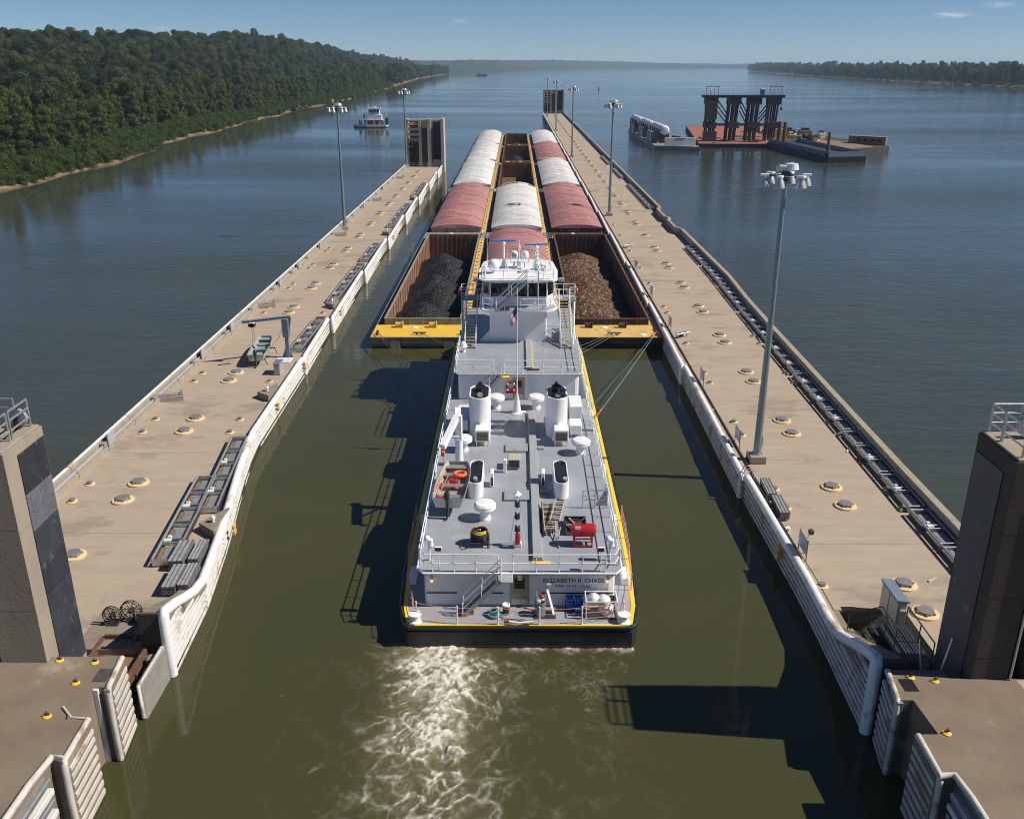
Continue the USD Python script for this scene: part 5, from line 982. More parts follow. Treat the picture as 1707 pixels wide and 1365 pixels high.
# doors, life ring, lettering on the two aft walls
def door(x, y, z, w=.95, h=1.85):
    p = TB.p('door', bbox(x - w / 2, x + w / 2, y - .06, y, z, z + h, .03), 'steel_door')
    TB.p('door_window', bbox(x - w * .27, x + w * .27, y - .085, y - .055, z + h * .56, z + h * .88, .02), 'black_paint', p); TB.p('door_handle', bbox(x + w * .34, x + w * .40, y - .13, y - .06, z + h * .44, z + h * .52, .01), 'galvanised', p)
    TB.p('door_kick_plate', bbox(x - w * .4, x + w * .4, y - .075, y - .055, z + .1, z + h * .25, .01), 'galvanised', p)
door(C + .0, 42.65, MD, 1.05, 2.0); door(C + .02, 69.4, D2, .95, 1.85)
lett(TB, 'ELIZABETH R. CHASE', .235, C + 2.95, 42.655, 2.78, 'lettering', parent=H1, bold=True)
lett(TB, 'PORT OF ST. LOUIS', .145, C + 2.9, 42.655, 2.46, 'lettering', parent=H1, bold=True)
TB.p('wall_lamp', cat(bbox(C - .1, C + .15, 42.35, 42.6, 3.05, 3.2, .03), sphere((C + .02, 42.45, 3.3), .12, 7)), 'paint_white', H1, smooth=40)
for s in (-1, 1):
    TB.p('side_lamp', cat(sphere((C + s * 4.75, 42.52, 3.08), .10, 7), bbox(C + s * 4.75 - .06, C + s * 4.75 + .06, 42.52, 42.66, 3.1, 3.2, .02)), 'paint_white', H1, smooth=40)
    TB.p('amber_lens', sphere((C + s * 4.75, 42.50, 2.93), .07, 7), 'lamp_amber', H1, smooth=40)
for y, z in ((43.3, 2.9), (43.3, 1.9)): TB.p('green_sign', bbox(C + 5.2, C + 5.24, y, y + .35, z, z + .3, .01), 'green_sign', H1)
ringp = TB.p('life_ring', torus((C - .62, 69.2, D2 + 1.15), .36, .085, 20, 8, 'y'), 'tank_red', smooth=50)
TB.p('ring_stripes', cat([sphere((C - .62 + .36 * math.cos(a), 69.17, D2 + 1.15 + .36 * math.sin(a)), .095, 6) for a in (.8, 2.35, 3.9, 5.5)]), 'paint_white', ringp, smooth=50)
TB.p('ring_shelf', cat(bbox(C - 1.05, C - .2, 69.1, 69.4, D2 + .62, D2 + .68, .02), bbox(C - .3, C - .25, 69.2, 69.3, D2 + .2, D2 + .62, .01)), 'tank_red')
TB.p('wall_pipe', cat(cyl((C + .9, 69.3, D2), (C + .9, 69.3, D3 - .1), .04, n=6), cyl((C + 1.2, 69.3, D2), (C + 1.2, 69.3, D3 - .1), .04, n=6)), 'paint_white')
# stair by the middle wall and the stern stair
stair((C - 3.3, 69.0, D2), (C - 1.35, 69.0, D3), .6, 9, 'grey_paint', ('deck_grey',), (0, 1, 0))
TB.p('stair_landing', bbox(C - 1.45, C - .75, 68.7, 69.3, D3 - .25, D3 - .15, .02), 'bright_yellow')
stair((C - 3.05, 41.85, MD), (C - 1.0, 41.85, D2), .65, 8, 'grey_paint', ('deck_grey', 'steel_door'), (0, 1, 0))
TB.p('stair_landing', bbox(C - 1.15, C - .35, 41.5, 42.4, D2 - .12, D2 - .03, .02), 'grey_paint')
# funnels
def funnel(cx, y0, y1, r, h, tip, name):
    o = np.array(obround(cx, y0, y1, r)); sh = lambda q, z: [(cx + (x - cx) * q, (y0 + y1) / 2 + (y - (y0 + y1) / 2) * (1 - (1 - q) * r / ((y1 - y0) / 2)), z) for x, y in o]
    p = TB.p(name, loft([sh(1, D2), sh(1, D2 + h - .10), sh(.95, D2 + h), sh(.83, D2 + h), sh(.83, D2 + h - .14)]), 'paint_white', smooth=35)
    TB.p('black_top', loft([sh(.83, D2 + h - .12), sh(.82, D2 + h - .07)]), 'black_paint', p)
    return p
for x in (C - 2.85, C + 2.78):
    p = funnel(x, 61.0, 64.2, .78, 3.1, True, 'funnel')
    TB.p('exhaust_pipe', cyl((x, 63.0, D2 + 3.0), (x, 62.85, D2 + 3.42), .34, n=14), 'black_paint', p, smooth=40); TB.p('exhaust_pipe', cyl((x + .02, 61.75, D2 + 3.0), (x + .05, 61.55, D2 + 3.25), .22, n=12), 'lens', p, smooth=40)
    TB.p('exhaust_tip', cyl((x, 63.25, D2 + 3.3), (x, 63.25, D2 + 3.62), .13, n=10), 'black_paint', p, smooth=40)
    TB.p('funnel_seam', loft([[(x + q * .785, y, zz) for q, y in ((-1, 61.8), (1, 61.8))] + [(x + q * .785, y, zz + .02) for q, y in ((1, 61.8), (-1, 61.8))] for zz in (D2 + 2.6, D2 + 2.61)]), 'grey_paint', p)
    b = TB.p('intake_box', bbox(x - .52 + .25, x + .52 + .25, 59.6, 60.7, D2 + .35, D2 + 1.25, .04), 'paint_white'); TB.p('intake_louvre', bbox(x - .42 + .25, x + .42 + .25, 59.56, 59.6, D2 + .47, D2 + 1.12, .02), 'steel_door', b)
    TB.p('louvre_slat', cat([bbox(x - .40 + .25, x + .40 + .25, 59.53, 59.57, D2 + .52 + .1 * k, D2 + .55 + .1 * k, .005) for k in range(6)]), 'dark_steel', b)
    TB.p('intake_leg', cat([bbox(x + .25 + q * .42 - .04, x + .25 + q * .42 + .04, yy - .04, yy + .04, D2, D2 + .36, .01) for q in (-1, 1) for yy in (59.7, 60.5)]), 'paint_white', b); TB.p('intake_pipe', cyl((x + .2, 60.7, D2 + .95), (x + .15, 61.3, D2 + .95), .3, n=12), 'paint_white', b, smooth=40)
    p = funnel(x + .1 * (-1 if x < C else 1) * -1, 51.2, 54.9, .47, 1.08, False, 'skylight_casing')
    TB.p('casing_pipe', cyl((x + .1, 51.75, D2 + .95), (x + .1, 51.6, D2 + 1.3), .13, n=10), 'grey_paint', p, smooth=40); TB.p('casing_pipe', cyl((x + .1, 54.4, D2 + .95), (x + .1, 54.35, D2 + 1.1), .10, n=10), 'black_paint', p, smooth=40)
def vent(x, y, s=1.0, z=D2):
    p = TB.p('mushroom_vent', lathe([(.36 * s, 0), (.36 * s, .1), (.30 * s, .2), (.33 * s, .5), (.44 * s, .72), (.6 * s, .76)], (x, y, z), 20), 'paint_white', smooth=35)
    TB.p('vent_cap', lathe([(.60 * s, .70), (.66 * s, .74), (.66 * s, .98), (.56 * s, 1.08), (.01, 1.14)], (x, y, z), 22), 'paint_white', p, smooth=35)
vent(C - 1.75, 67.4, 1.0); vent(C + 1.4, 67.4, 1.0); vent(C + 4.35, 58.4, 1.0); vent(C - 2.05, 48.6, 1.0); vent(C - 3.9, 58.9, .95)
# white lockers beside the funnels
for a in ((C + 3.9, C + 4.9, 65.0, 67.5, 0, 1.05), (C + 3.75, C + 4.6, 61.2, 62.6, .25, 1.0), (C - 4.6, C - 3.7, 61.5, 64.8, .45, 1.25), (C + 1.9, C + 2.1, 63.2, 64.2, 0, .5)): TB.p('locker', bbox(a[0], a[1], a[2], a[3], D2 + a[4], D2 + a[5], .04), 'paint_white')
for xx in (C + 3.85, C + 4.5): TB.p('locker_leg', cyl((xx, 61.3, D2), (xx, 61.3, D2 + .3), .03, n=6), 'paint_white')
TB.p('third_deck_locker', bbox(C + 3.0, C + 3.7, 78.0, 79.2, D3, D3 + .95, .05), 'grey_paint'); TB.p('deck_dome_post', cat(cyl((C - 4.75, 75.0, D3), (C - 4.75, 75.0, D3 + .45), .18, n=10), lathe([(.36, .45), (.36, .5), (.30, .55), (.28, .75), (.16, .92), (.01, .98)], (C - 4.75, 75, D3), 14)), 'paint_white', smooth=40)
# pipe trunk along the decks, hatches
TB.p('pipe_trunk', prism_y([(C + .70, D2), (C + .76, D2 + .26), (C + 1.24, D2 + .26), (C + 1.30, D2)], 43.6, 66.2), 'grey_paint'); TB.p('pipe_trunk', prism_y([(C + .62, D3), (C + .66, D3 + .2), (C + 1.1, D3 + .2), (C + 1.14, D3)], 70.2, 78.2), 'grey_paint')
TB.p('trunk_stripe', box(C + 1.16, C + 1.22, 70.4, 78.1, D3 + .004, D3 + .012), 'bright_yellow'); TB.p('trunk_stripe', bbox(C + .65, C + 1.7, 43.3, 43.5, D2, D2 + .08, .02), 'bright_yellow')
TB.p('trunk_foot', bbox(C + .7, C + 1.7, 69.9, 70.15, D3, D3 + .10, .02), 'dark_steel')
for y in (58.5, 50.9): 
    h = TB.p('deck_hatch', bbox(C - .95, C + .65, y, y + 1.35, D2, D2 + .16, .03), 'deck_grey'); TB.p('hatch_handle', torus((C - .2, y + .12, D2 + .22), .08, .02, 12, 5, 'y'), 'galvanised', h)
for x0, x1, y in ((C + 1.35, C + 1.8, 59.0), (C + 1.4, C + 2.0, 52.0)): TB.p('trunk_branch', bbox(x0 - .05, x1, y, y + .35, D2, D2 + .18, .03), 'grey_paint')
ac = TB.p('cooler_box', bbox(C - .75, C + .1, 55.6, 56.6, D2 + .1, D2 + .78, .04), 'beige_metal'); TB.p('cooler_grille', bbox(C - .7, C + .02, 55.56, 55.6, D2 + .2, D2 + .7, .01), 'dark_steel', ac); TB.p('cooler_pillar', bbox(C - 1.05, C - .82, 55.1, 55.4, D2, D2 + .95, .03), 'paint_white', ac)
for x in (C - 1.75, C + 1.55): 
    p = TB.p('louvre_box', bbox(x - .12, x + .12, 52.9, 53.7, D2 + .05, D2 + 1.0, .03), 'paint_white'); TB.p('louvre_face', bbox(x - .08, x + .08, 52.86, 52.9, D2 + .15, D2 + .7, .01), 'dark_steel', p)
TB.p('locker_gate', cat([cyl((C + 3.9 + q, 50.0 + r, D2), (C + 3.9 + q, 50.0 + r, D2 + 1.2), .03, n=6) for q, r in ((0, 0), (.75, 0), (1.5, 0), (1.5, 1.1))] + [cyl((C + 3.9, 50.0, D2 + zz), (C + 5.4, 50.0, D2 + zz), .028, n=6) for zz in (.55, .85, 1.2)]), 'galvanised')
TB.p('gate_plate', prism_y([(C + 4.7, D2), (C + 5.4, D2), (C + 5.4, D2 + 1.3)], 50.3, 50.34), 'grey_paint')
# aft mast with lamps, navigation light stacks, flood lamps
mp = TB.p('light_mast', cat(cyl((C - .12, 45.3, D2), (C - .12, 45.3, D2 + 3.3), .055, .045, 8), bbox(C - .35, C + .15, 45.1, 45.4, D2, D2 + .3, .04), *[cyl((C - .12 + q, 45.3 + r, D2 + .1), (C - .12 + q * .4, 45.3, D2 + 1.9), .02, n=5) for q, r in ((-.42, 0), (.42, 0), (0, .4))], lathe([(.26, 0), (.05, .17), (.01, .2)], (C - .12, 45.3, D2 + 3.25), 14)), 'paint_white')
for z in (.95, 1.75, 2.5): TB.p('mast_lamp', cat(cyl((C - .12, 45.3, D2 + z), (C - .12, 45.3, D2 + z + .12), .16, n=12), cyl((C - .12, 45.3, D2 + z + .22), (C - .12, 45.3, D2 + z + .32), .15, n=12), cyl((C - .12, 45.3, D2 + z + .12), (C - .12, 45.3, D2 + z + .22), .10, n=12)), 'dark_steel', mp, smooth=40)
fe = Thing('fire_extinguisher', 'red extinguisher hanging at the foot of the aft light mast', 'fire extinguisher', (C - .1, 45.05, D2 + .3)); fe.p('bottle', lathe([(.13, 0), (.14, .05), (.14, .62), (.08, .72), (.03, .75)], (C - .1, 45.05, D2 + .28), 12), 'tank_red', smooth=40); fe.p('valve', cat(cyl((C - .1, 45.05, D2 + 1.0), (C - .1, 45.05, D2 + 1.12), .04, n=6), bar((C - .25, 45.05, D2 + 1.1), (C + .05, 45.05, D2 + 1.1), .04)), 'black_paint')
for s in (-1, 1):
    x = C + s * 4.95; q = TB.p('lamp_stack', cat(cyl((x, 43.7, D2), (x, 43.7, D2 + 1.35), .06, n=8), sphere((x - .1, 43.7, D2 + 1.35), .18, 8), sphere((x + .08, 43.7, D2 + .95), .17, 8), cyl((x + .08, 43.7, D2 + 1.0), (x + .08, 43.7, D2 + 1.3), .15, n=8)), 'paint_white', smooth=40)
    x = C + s * 4.35; q = TB.p('flood_lamp', cat(cyl((x, 42.6, D2), (x, 42.6, D2 + 1.25), .03, n=6), bbox(x - .2, x + .2, 42.55, 42.7, D2 + 1.2, D2 + 1.45, .03)), 'paint_white'); TB.p('lamp_glass', bbox(x - .18, x + .18, 42.52, 42.56, D2 + 1.22, D2 + 1.43, .01), 'dark_steel', q)
# stern rail of ropes, bitts, bench
st_posts = [(C - 5.5, 41.3), (C - 3.3, 40.85), (C - 1.15, 40.8), (C + 1.05, 40.8), (C + 3.3, 40.85), (C + 5.55, 41.4)]
for x, y in st_posts: TB.p('rope_post', cyl((x, y, MD), (x, y, MD + 1.12), .045, n=8), 'paint_white')
for (xa, ya), (xb, yb_) in zip(st_posts[:-1], st_posts[1:]):
    for zz in (.35, .7, 1.02): TB.p('guard_rope', tube([(xa, ya, MD + zz), ((xa + xb) / 2, (ya + yb_) / 2, MD + zz - .06), (xb, yb_, MD + zz)], .014, 5), 'rope_orange')
for s in (-1, 1):
    P = [(C + s * 5.6, 41.3), (C + s * 6.3, 44.2), (C + s * 6.55, 47.6), (C + s * 6.62, 50.2), (C + s * 6.65, 52.6)]
    for x, y in P[1:]: TB.p('rope_post', cyl((x, y, MD), (x, y, MD + 1.12), .04, n=6), 'grey_paint')
    for (xa, ya), (xb, yb_) in zip(P[:-1], P[1:]):
        for zz in (.35, .7, 1.02): TB.p('guard_rope', cyl((xa, ya, MD + zz), (xb, yb_, MD + zz), .016, n=5), 'rope_orange')
    x = C + s * 5.55; TB.p('bitt', cat(lathe([(.36, 0), (.36, .08), (.22, .12), (.20, .38), (.34, .42), (.34, .5), (.01, .52)], (x, 41.1, MD), 16)), 'paint_white', smooth=35)
    TB.p('side_box', bbox(C + s * 6.05 - .2, C + s * 6.05 + .2, 44.7, 46.0, MD, MD + .5, .05), 'paint_white')
TB.p('stern_sill', tube([(C - .55, 40.75, MD + .25), (C, 40.7, MD + .20), (C + .7, 40.75, MD + .25)], .06, 7), 'paint_white', smooth=40); TB.p('sill_plate', bbox(C - .8, C + .7, 40.95, 41.15, MD + .012, MD + .07, .02), 'dark_steel')
# ensign staff
TB.p('ensign_staff', cat(lathe([(.5, 0), (.5, .05), (.34, .08), (.10, 1.55), (.07, 1.6), (.07, 1.75), (.045, 1.8), (.035, 9.9), (.01, 10.0)], (C - .12, 66.4, D2), 10), bbox(C - .75, C + .55, 66.25, 66.55, D2, D2 + .12, .03)), 'paint_white', smooth=35)
FG = Thing('flag', 'flag with red and white stripes and dark blue corner hanging limp on the towboat mast', 'flag', (C - .12, 66.4, 12.2))
def cloth(u0, u1, v0, v1):
    us, vs = np.linspace(u0, u1, max(2, int(14 * (u1 - u0)) + 2)), np.linspace(v0, v1, 3); U, V = np.meshgrid(us, vs)
    x = C - .15 - .78 * U + .30 * np.maximum(U - .62, 0) * 4 * (U > .62) * (.55 + .45 * V); zz = 12.15 - 1.15 * V * (1 - .35 * U) - 1.35 * U ** 1.05 - .25 * np.maximum(U - .7, 0); y = 66.3 + .11 * np.sin(7 * U + 2.5 * V) * np.minimum(1, 3 * U)
    n, k = U.shape; i, j = np.meshgrid(np.arange(n - 1), np.arange(k - 1), indexing='ij'); a = (i * k + j).ravel()
    f = np.vstack([np.stack([a, a + 1, a + k + 1], 1), np.stack([a, a + k + 1, a + k], 1)]); v = np.stack([x, y, zz], -1).reshape(-1, 3); nv = len(v)
    return np.vstack([v, v + [0, .012, 0]]), np.vstack([f, f[:, ::-1] + nv])
for k in range(13):
    u0 = .40 if k < 7 else 0; FG.p('red_stripe' if k % 2 == 0 else 'white_stripe', cloth(u0, 1, k / 13, (k + 1) / 13), 'flag_red' if k % 2 == 0 else 'flag_white', smooth=True)
FG.p('blue_canton', cloth(0, .40, 0, 7 / 13), 'flag_blue', smooth=True)
for k in range(12):
    a, b = .06 + .09 * (k % 4), .08 + .15 * (k // 4); FG.p('star', mov(cloth(a, a + .025, b, b + .035), 0, -.006, 0), 'flag_white')

# ---- things standing on the towboat
hz = Thing('hose_reel', 'yellow hose coiled on a black stand on the aft upper deck', 'hose reel', (C - 2.25, 45.6, D2))
hz.p('stand', cat(bbox(C - 2.75, C - 1.75, 45.0, 46.0, D2 + .28, D2 + .34, .02), *[bbox(C - 2.25 + q * .46 - .03, C - 2.25 + q * .46 + .03, 45.5 + r * .46 - .03, 45.5 + r * .46 + .03, D2, D2 + .3, .01) for q in (-1, 1) for r in (-1, 1)], bbox(C - 1.74, C - 1.68, 45.0, 45.08, D2, D2 + 1.0, .01)), 'dark_steel')
for k in range(4): hz.p('black_coil', torus((C - 2.28, 45.55, D2 + .40 + .10 * k), .45, .06, 22, 6), 'black_rubber', smooth=50)
for k in range(3): hz.p('yellow_coil', torus((C - 2.27 + .03 * k, 45.56, D2 + .80 + .055 * k), .44 - .03 * k, .045, 22, 6), 'hose_yellow', smooth=50)
hz.p('trailing_hose', tube([(C - 2.7, 45.5, D2 + .45), (C - 3.1, 45.35, D2 + .25), (C - 3.35, 45.1, D2 + .06), (C - 3.2, 44.8, D2 + .04), (C - 2.9, 45.0, D2 + .04)], .022, 5), 'black_rubber'); hz.p('nozzle', cyl((C - 2.4, 45.5, D2 + .92), (C - 2.2, 45.3, D2 + 1.05), .05, n=7), 'paint_white')
rk = Thing('ratchet_rack', 'beige rack of rusty ladder-like rigging gear beside the pipe trunk', 'rack', (C + 1.9, 48, D2))
def ladder_piece(t, x, y, L, w, a, z, mt='ladder_beige'):
    for s in (-.5, .5): t.p('rack_side', rotz(bbox(x + s * w - .03, x + s * w + .03, y - L / 2, y + L / 2, z, z + .12, .01), a, (x, y)), mt)
    for k in range(int(L / .22)): t.p('rack_rung', rotz(bbox(x - w / 2, x + w / 2, y - L / 2 + .1 + k * .22, y - L / 2 + .16 + k * .22, z + .02, z + .09, .01), a, (x, y)), mt if k % 3 else 'rust')
ladder_piece(rk, C + 1.75, 48.2, 3.6, .62, .02, D2 + .28); ladder_piece(rk, C + 1.75, 48.2, 3.5, .3, .02, D2 + .12, 'rust'); ladder_piece(rk, C + 2.3, 48.6, 2.9, .55, -.16, D2 + .55)
rk.p('loose_bar', cyl((C + 1.95, 47, D2 + .3), (C + 2.25, 45.0, D2 + .06), .03, n=6), 'ladder_beige'); rk.p('loose_bar', cyl((C + 2.4, 47, D2 + .3), (C + 2.2, 45.6, D2 + .3), .03, n=6), 'ladder_beige'); rk.p('rack_frame', bbox(C + 1.36, C + 1.42, 46.3, 50.0, D2, D2 + .45, .02), 'dark_steel')
sr = Thing('scrap_tray', 'dark tray of rusty chains and gear behind the red tank', 'tray', (C + 3.2, 47.2, D2))
sr.p('tray', cat(bbox(C + 2.65, C + 3.95, 46.5, 48.3, D2, D2 + .10, .02), bbox(C + 2.65, C + 2.71, 46.5, 48.3, D2 + .1, D2 + .35, .02), bbox(C + 3.89, C + 3.95, 46.5, 48.3, D2 + .1, D2 + .35, .02), bbox(C + 2.71, C + 3.89, 48.24, 48.3, D2 + .1, D2 + .35, .02)), 'dark_steel')
for k in range(9): a = rng.uniform(0, 3.1); c_ = np.array([C + rng.uniform(2.95, 3.65), rng.uniform(46.9, 48.0), D2 + .22 + .03 * k]); dv = np.array([math.cos(a), math.sin(a), rng.uniform(-.1, .2)]) * rng.uniform(.25, .5); sr.p('loose_bar', bar(c_ - dv, c_ + dv, .06), ('rust', 'ladder_beige', 'dark_steel')[k % 3])
for k in range(4): sr.p('chain_coil', torus((C + 3.2 + .1 * k, 46.95 + .05 * k, D2 + .18 + .03 * k), .22, .05, 12, 5), 'dark_steel')
tk = Thing('red_tank', 'red cylindrical tank on a red frame at the right aft deck edge', 'tank', (C + 3.6, 45.4, D2))
tk.p('tank', rot(mov(lathe([(.01, -.72), (.25, -.70), (.36, -.62), (.38, -.55), (.38, .55), (.36, .62), (.25, .70), (.01, .72)], (0, 0, 0), 20), C + 3.62, 45.45, D2 + .95), (0, 1, 0), math.pi / 2, (C + 3.62, 45.45, D2 + .95)), 'tank_red', smooth=35)
for x in (C + 3.1, C + 4.1): tk.p('frame_leg', cat(bbox(x - .04, x + .04, 45.1, 45.2, D2, D2 + .68, .01), bbox(x - .04, x + .04, 45.7, 45.8, D2, D2 + .68, .01), bbox(x - .04, x + .04, 45.2, 45.7, D2 + .25, D2 + .33, .01)), 'tank_red')
tk.p('frame_rail', cat(bbox(C + 3.1, C + 4.1, 45.1, 45.18, D2 + .05, D2 + .13, .01), bbox(C + 3.1, C + 4.1, 45.1, 45.18, D2 + .5, D2 + .58, .01)), 'tank_red'); tk.p('white_label', bbox(C + 3.12, C + 3.42, 45.13, 45.17, D2 + 1.10, D2 + 1.32, .005), 'paint_white'); tk.p('valve', cat(cyl((C + 2.88, 45.45, D2 + .95), (C + 2.68, 45.45, D2 + .9), .05, n=6), cyl((C + 3.7, 45.45, D2 + 1.3), (C + 3.7, 45.45, D2 + 1.45), .06, n=8)), 'dark_steel')
# davit with the aluminium skiff
dv = Thing('boat_davit', 'white knuckle-boom davit at the left side of the towboat', 'davit', (C - 4.1, 56.5, D2))
dv.p('pedestal', cat(lathe([(.45, 0), (.42, .1), (.28, .2), (.26, 1.9), (.30, 1.95)], (C - 4.05, 56.4, D2), 14)), 'paint_white', smooth=35); dv.p('column', bbox(C - 4.3, C - 3.8, 56.15, 56.65, D2 + 1.9, D2 + 3.6, .06), 'paint_white')
dv.p('boom', bar((C - 4.05, 56.6, D2 + 3.7), (C - 4.95, 53.9, D2 + 2.4), .34, .42), 'paint_white'); dv.p('boom', bar((C - 4.05, 56.2, D2 + 3.5), (C - 4.1, 56.9, D2 + 3.9), .40, .40), 'paint_white'); dv.p('ram', cyl((C - 4.05, 56.1, D2 + 2.2), (C - 4.6, 54.9, D2 + 2.75), .09, n=8), 'grey_paint', smooth=40)
dv.p('hook_block', cat(bbox(C - 5.05, C - 4.8, 53.7, 53.95, D2 + 1.8, D2 + 2.15, .04)), 'orange'); dv.p('cable', cyl((C - 4.92, 53.85, D2 + 2.2), (C - 4.9, 53.4, D2 + 1.0), .02, n=5), 'wire_grey')
def skiff(t, x, y, z, L, w, ang, hull_m, in_m, h=.62):
    """An open flat-bottomed boat: outer hull and inner tub joined at the gunwale; local +y is the bow."""
    S = [(0, .92, 0), (.12, .97, 0), (.45, 1, 0), (.75, .95, .02), (.9, .82, .10), (1.0, .62, .22)]
    def ring(s, q, up, dz, inset): 
        hw = w / 2 * q - inset; return [(-hw, L * s, dz + h + up * .5), (-hw * .78, L * s, dz + up * 1.4), (hw * .78, L * s, dz + up * 1.4), (hw, L * s, dz + h + up * .5)]
    f = lambda m: (lambda v: (v[0] + [x, y, z], v[1]))(rotz(m, ang))
    out = loft([ring(s, q, u, 0, 0) for s, q, u in S], False, False); inn = loft([ring(s * .97 + .015, q, u, .05, .05) for s, q, u in S], False, False); inn = (inn[0], inn[1][:, ::-1])
    o = np.array([ring(s, q, u, 0, 0) for s, q, u in S]); 
    def cap(i, e): r = o[i]; return (r, np.array([[0, 2, 1], [0, 3, 2]]))
    t.p('hull', f(cat(out, cap(0, 0), cap(-1, 0))), hull_m); t.p('inside', f(cat(inn)), in_m)
    gl = [tuple(r[0]) for r in o] + [tuple(r[3]) for r in o[::-1]]; gl = gl + gl[:1]; t.p('gunwale', f(tube(np.array(gl), .035, 6)), hull_m)
    for s, nm in ((.12, 'thwart'), (.42, 'thwart'), (.72, 'thwart')): t.p('thwart', f(bbox(-w * .46, w * .46, L * s, L * s + .42, h * .5, h * .62, .02)), hull_m)
    t.p('foredeck', f(bbox(-w * .30, w * .30, L * .86, L * .97, h * .88, h * .93, .02)), hull_m)
    t.p('outboard_motor', f(cat(bbox(-.15, .15, -.42, -.02, h + .05, h + .55, .08), bbox(-.07, .07, -.35, -.10, -.45, h + .1, .03), bbox(-.05, .05, -.55, -.15, -.55, -.42, .02), cyl((0, -.1, h + .3), (-.15, .55, h + .45), .03, n=6))), 'black_paint')
    return f
sk = Thing('skiff', 'open aluminium skiff with outboard hanging from the white davit', 'small boat', (C - 4.35, 50.0, D2 + .7))
f = skiff(sk, C - 4.3, 48.8, D2 + .62, 5.2, 2.05, -.06, 'alu', 'alu_inside')
lr = Thing('life_ring', 'orange life ring lying in the aluminium skiff', 'life ring', (C - 3.7, 52.4, D2 + 1.2)); lr.p('ring', torus((C - 3.75, 52.2, D2 + 1.28), .36, .11, 20, 8), 'orange', smooth=50)
jc = Thing('fuel_can', 'red fuel can in the middle of the aluminium skiff', 'fuel can', (C - 4.1, 51.5, D2 + .9)); jc.p('can', bbox(C - 4.4, C - 3.9, 51.4, 51.75, D2 + .72, D2 + 1.22, .06), 'tank_red'); jc.p('cap', cyl((C - 4.0, 51.6, D2 + 1.2), (C - 4.0, 51.6, D2 + 1.28), .05, n=8), 'black_paint')
jc = Thing('fuel_can', 'red fuel can beside the outboard in the aluminium skiff', 'fuel can', (C - 4.6, 49.3, D2 + .9)); jc.p('can', bbox(C - 4.95, C - 4.4, 49.1, 49.45, D2 + .72, D2 + 1.1, .06), 'tank_red'); jc.p('cap', cyl((C - 4.55, 49.3, D2 + 1.1), (C - 4.55, 49.3, D2 + 1.17), .05, n=8), 'black_paint')
for k, l in ((0, 'left of two orange-handled paddles in the aluminium skiff'), (1, 'right of two orange-handled paddles in the aluminium skiff')):
    pdl = Thing('paddle', l, 'paddle', (C - 5 + .35 * k, 51, D2 + 1.2)); a_, b_ = (C - 5.15 + .3 * k, 49.7, D2 + 1.18), (C - 4.85 + .38 * k, 51.8, D2 + 1.3); pdl.p('shaft', cyl(a_, b_, .028, n=6), 'orange'); pdl.p('blade', bbox(a_[0] - .07, a_[0] + .07, a_[1] - .3, a_[1], a_[2] - .02, a_[2] + .02, .01), 'ladder_beige')
# stern deck clutter
dr = Thing('waste_drum', 'grey drum full of brooms and rags beside the stern door', 'drum', (C + 1.1, 41.8, MD)); dr.p('drum', lathe([(.28, 0), (.30, .02), (.30, .3), (.31, .32), (.30, .34), (.30, .82), (.31, .86), (.27, .86), (.27, .6), (.01, .58)], (C + 1.1, 41.75, MD + .02), 18), 'bluegrey_metal', smooth=35)
dr.p('base', bbox(C + .75, C + 1.95, 41.35, 42.15, MD + .012, MD + .06, .01), 'dark_steel')
for k, (q, r, m_) in enumerate(((-.1, .1, 'ladder_beige'), (.15, .05, 'ladder_beige'), (0, -.12, 'rust'))): dr.p('broom_handle', cyl((C + 1.1 + q * .5, 41.75 + r, MD + .5), (C + 1.1 + q * 2.2, 41.85 + r, MD + 1.35), .02, n=5), m_)
dr.p('rags', cat(sphere((C + 1.0, 41.7, MD + .9), .17, 7, .8), sphere((C + 1.22, 41.8, MD + .93), .14, 7, .8)), 'ladder_beige', smooth=60); dr.p('red_rag', sphere((C + 1.2, 41.85, MD + 1.05), .13, 7, 1.1), 'tank_red', smooth=60)
bm = Thing('push_broom', 'white-handled broom leaning right of the grey drum', 'broom', (C + 1.65, 42, MD)); bm.p('handle', bar((C + 1.85, 41.7, MD + .05), (C + 1.5, 42.3, MD + 1.25), .12, .05), 'paint_white'); bm.p('head', rotz(bbox(C + 1.45, C + 1.85, 42.3, 42.4, MD + 1.5, MD + 1.6, .02), .4, (C + 1.6, 42.3)), 'ladder_beige'); bm.p('stick', cyl((C + 1.5, 42.2, MD + .9), (C + 1.66, 42.36, MD + 1.52), .02, n=5), 'ladder_beige')
bu = Thing('bucket', 'white-topped dark bucket left of the stern door', 'bucket', (C - .72, 41.9, MD)); bu.p('body', lathe([(.17, 0), (.20, .55), (.18, .55), (.16, .4), (.01, .38)], (C - .72, 41.85, MD + .02), 16), 'dark_steel', smooth=35); bu.p('lid', lathe([(.215, .50), (.215, .58), (.17, .60), (.15, .56), (.01, .55)], (C - .72, 41.85, MD + .02), 16), 'paint_white', smooth=35)
hc = Thing('rope_coil', 'tangled green rope coil on the stern deck', 'rope', (C - 1.35, 41.7, MD))
for k in range(7): hc.p('rope_loop', torus((C - 1.4 + .06 * math.sin(3 * k), 41.7 + .05 * math.cos(2 * k), MD + .05 + .045 * k), .38 - .025 * k, .035, 18, 5), 'rope_green' if k % 2 else 'rope_blue', smooth=50)
hc.p('rope_end', tube([(C - 1.1, 41.6, MD + .1), (C - .85, 41.4, MD + .05), (C - .9, 41.2, MD + .04)], .035, 5), 'rope_blue')
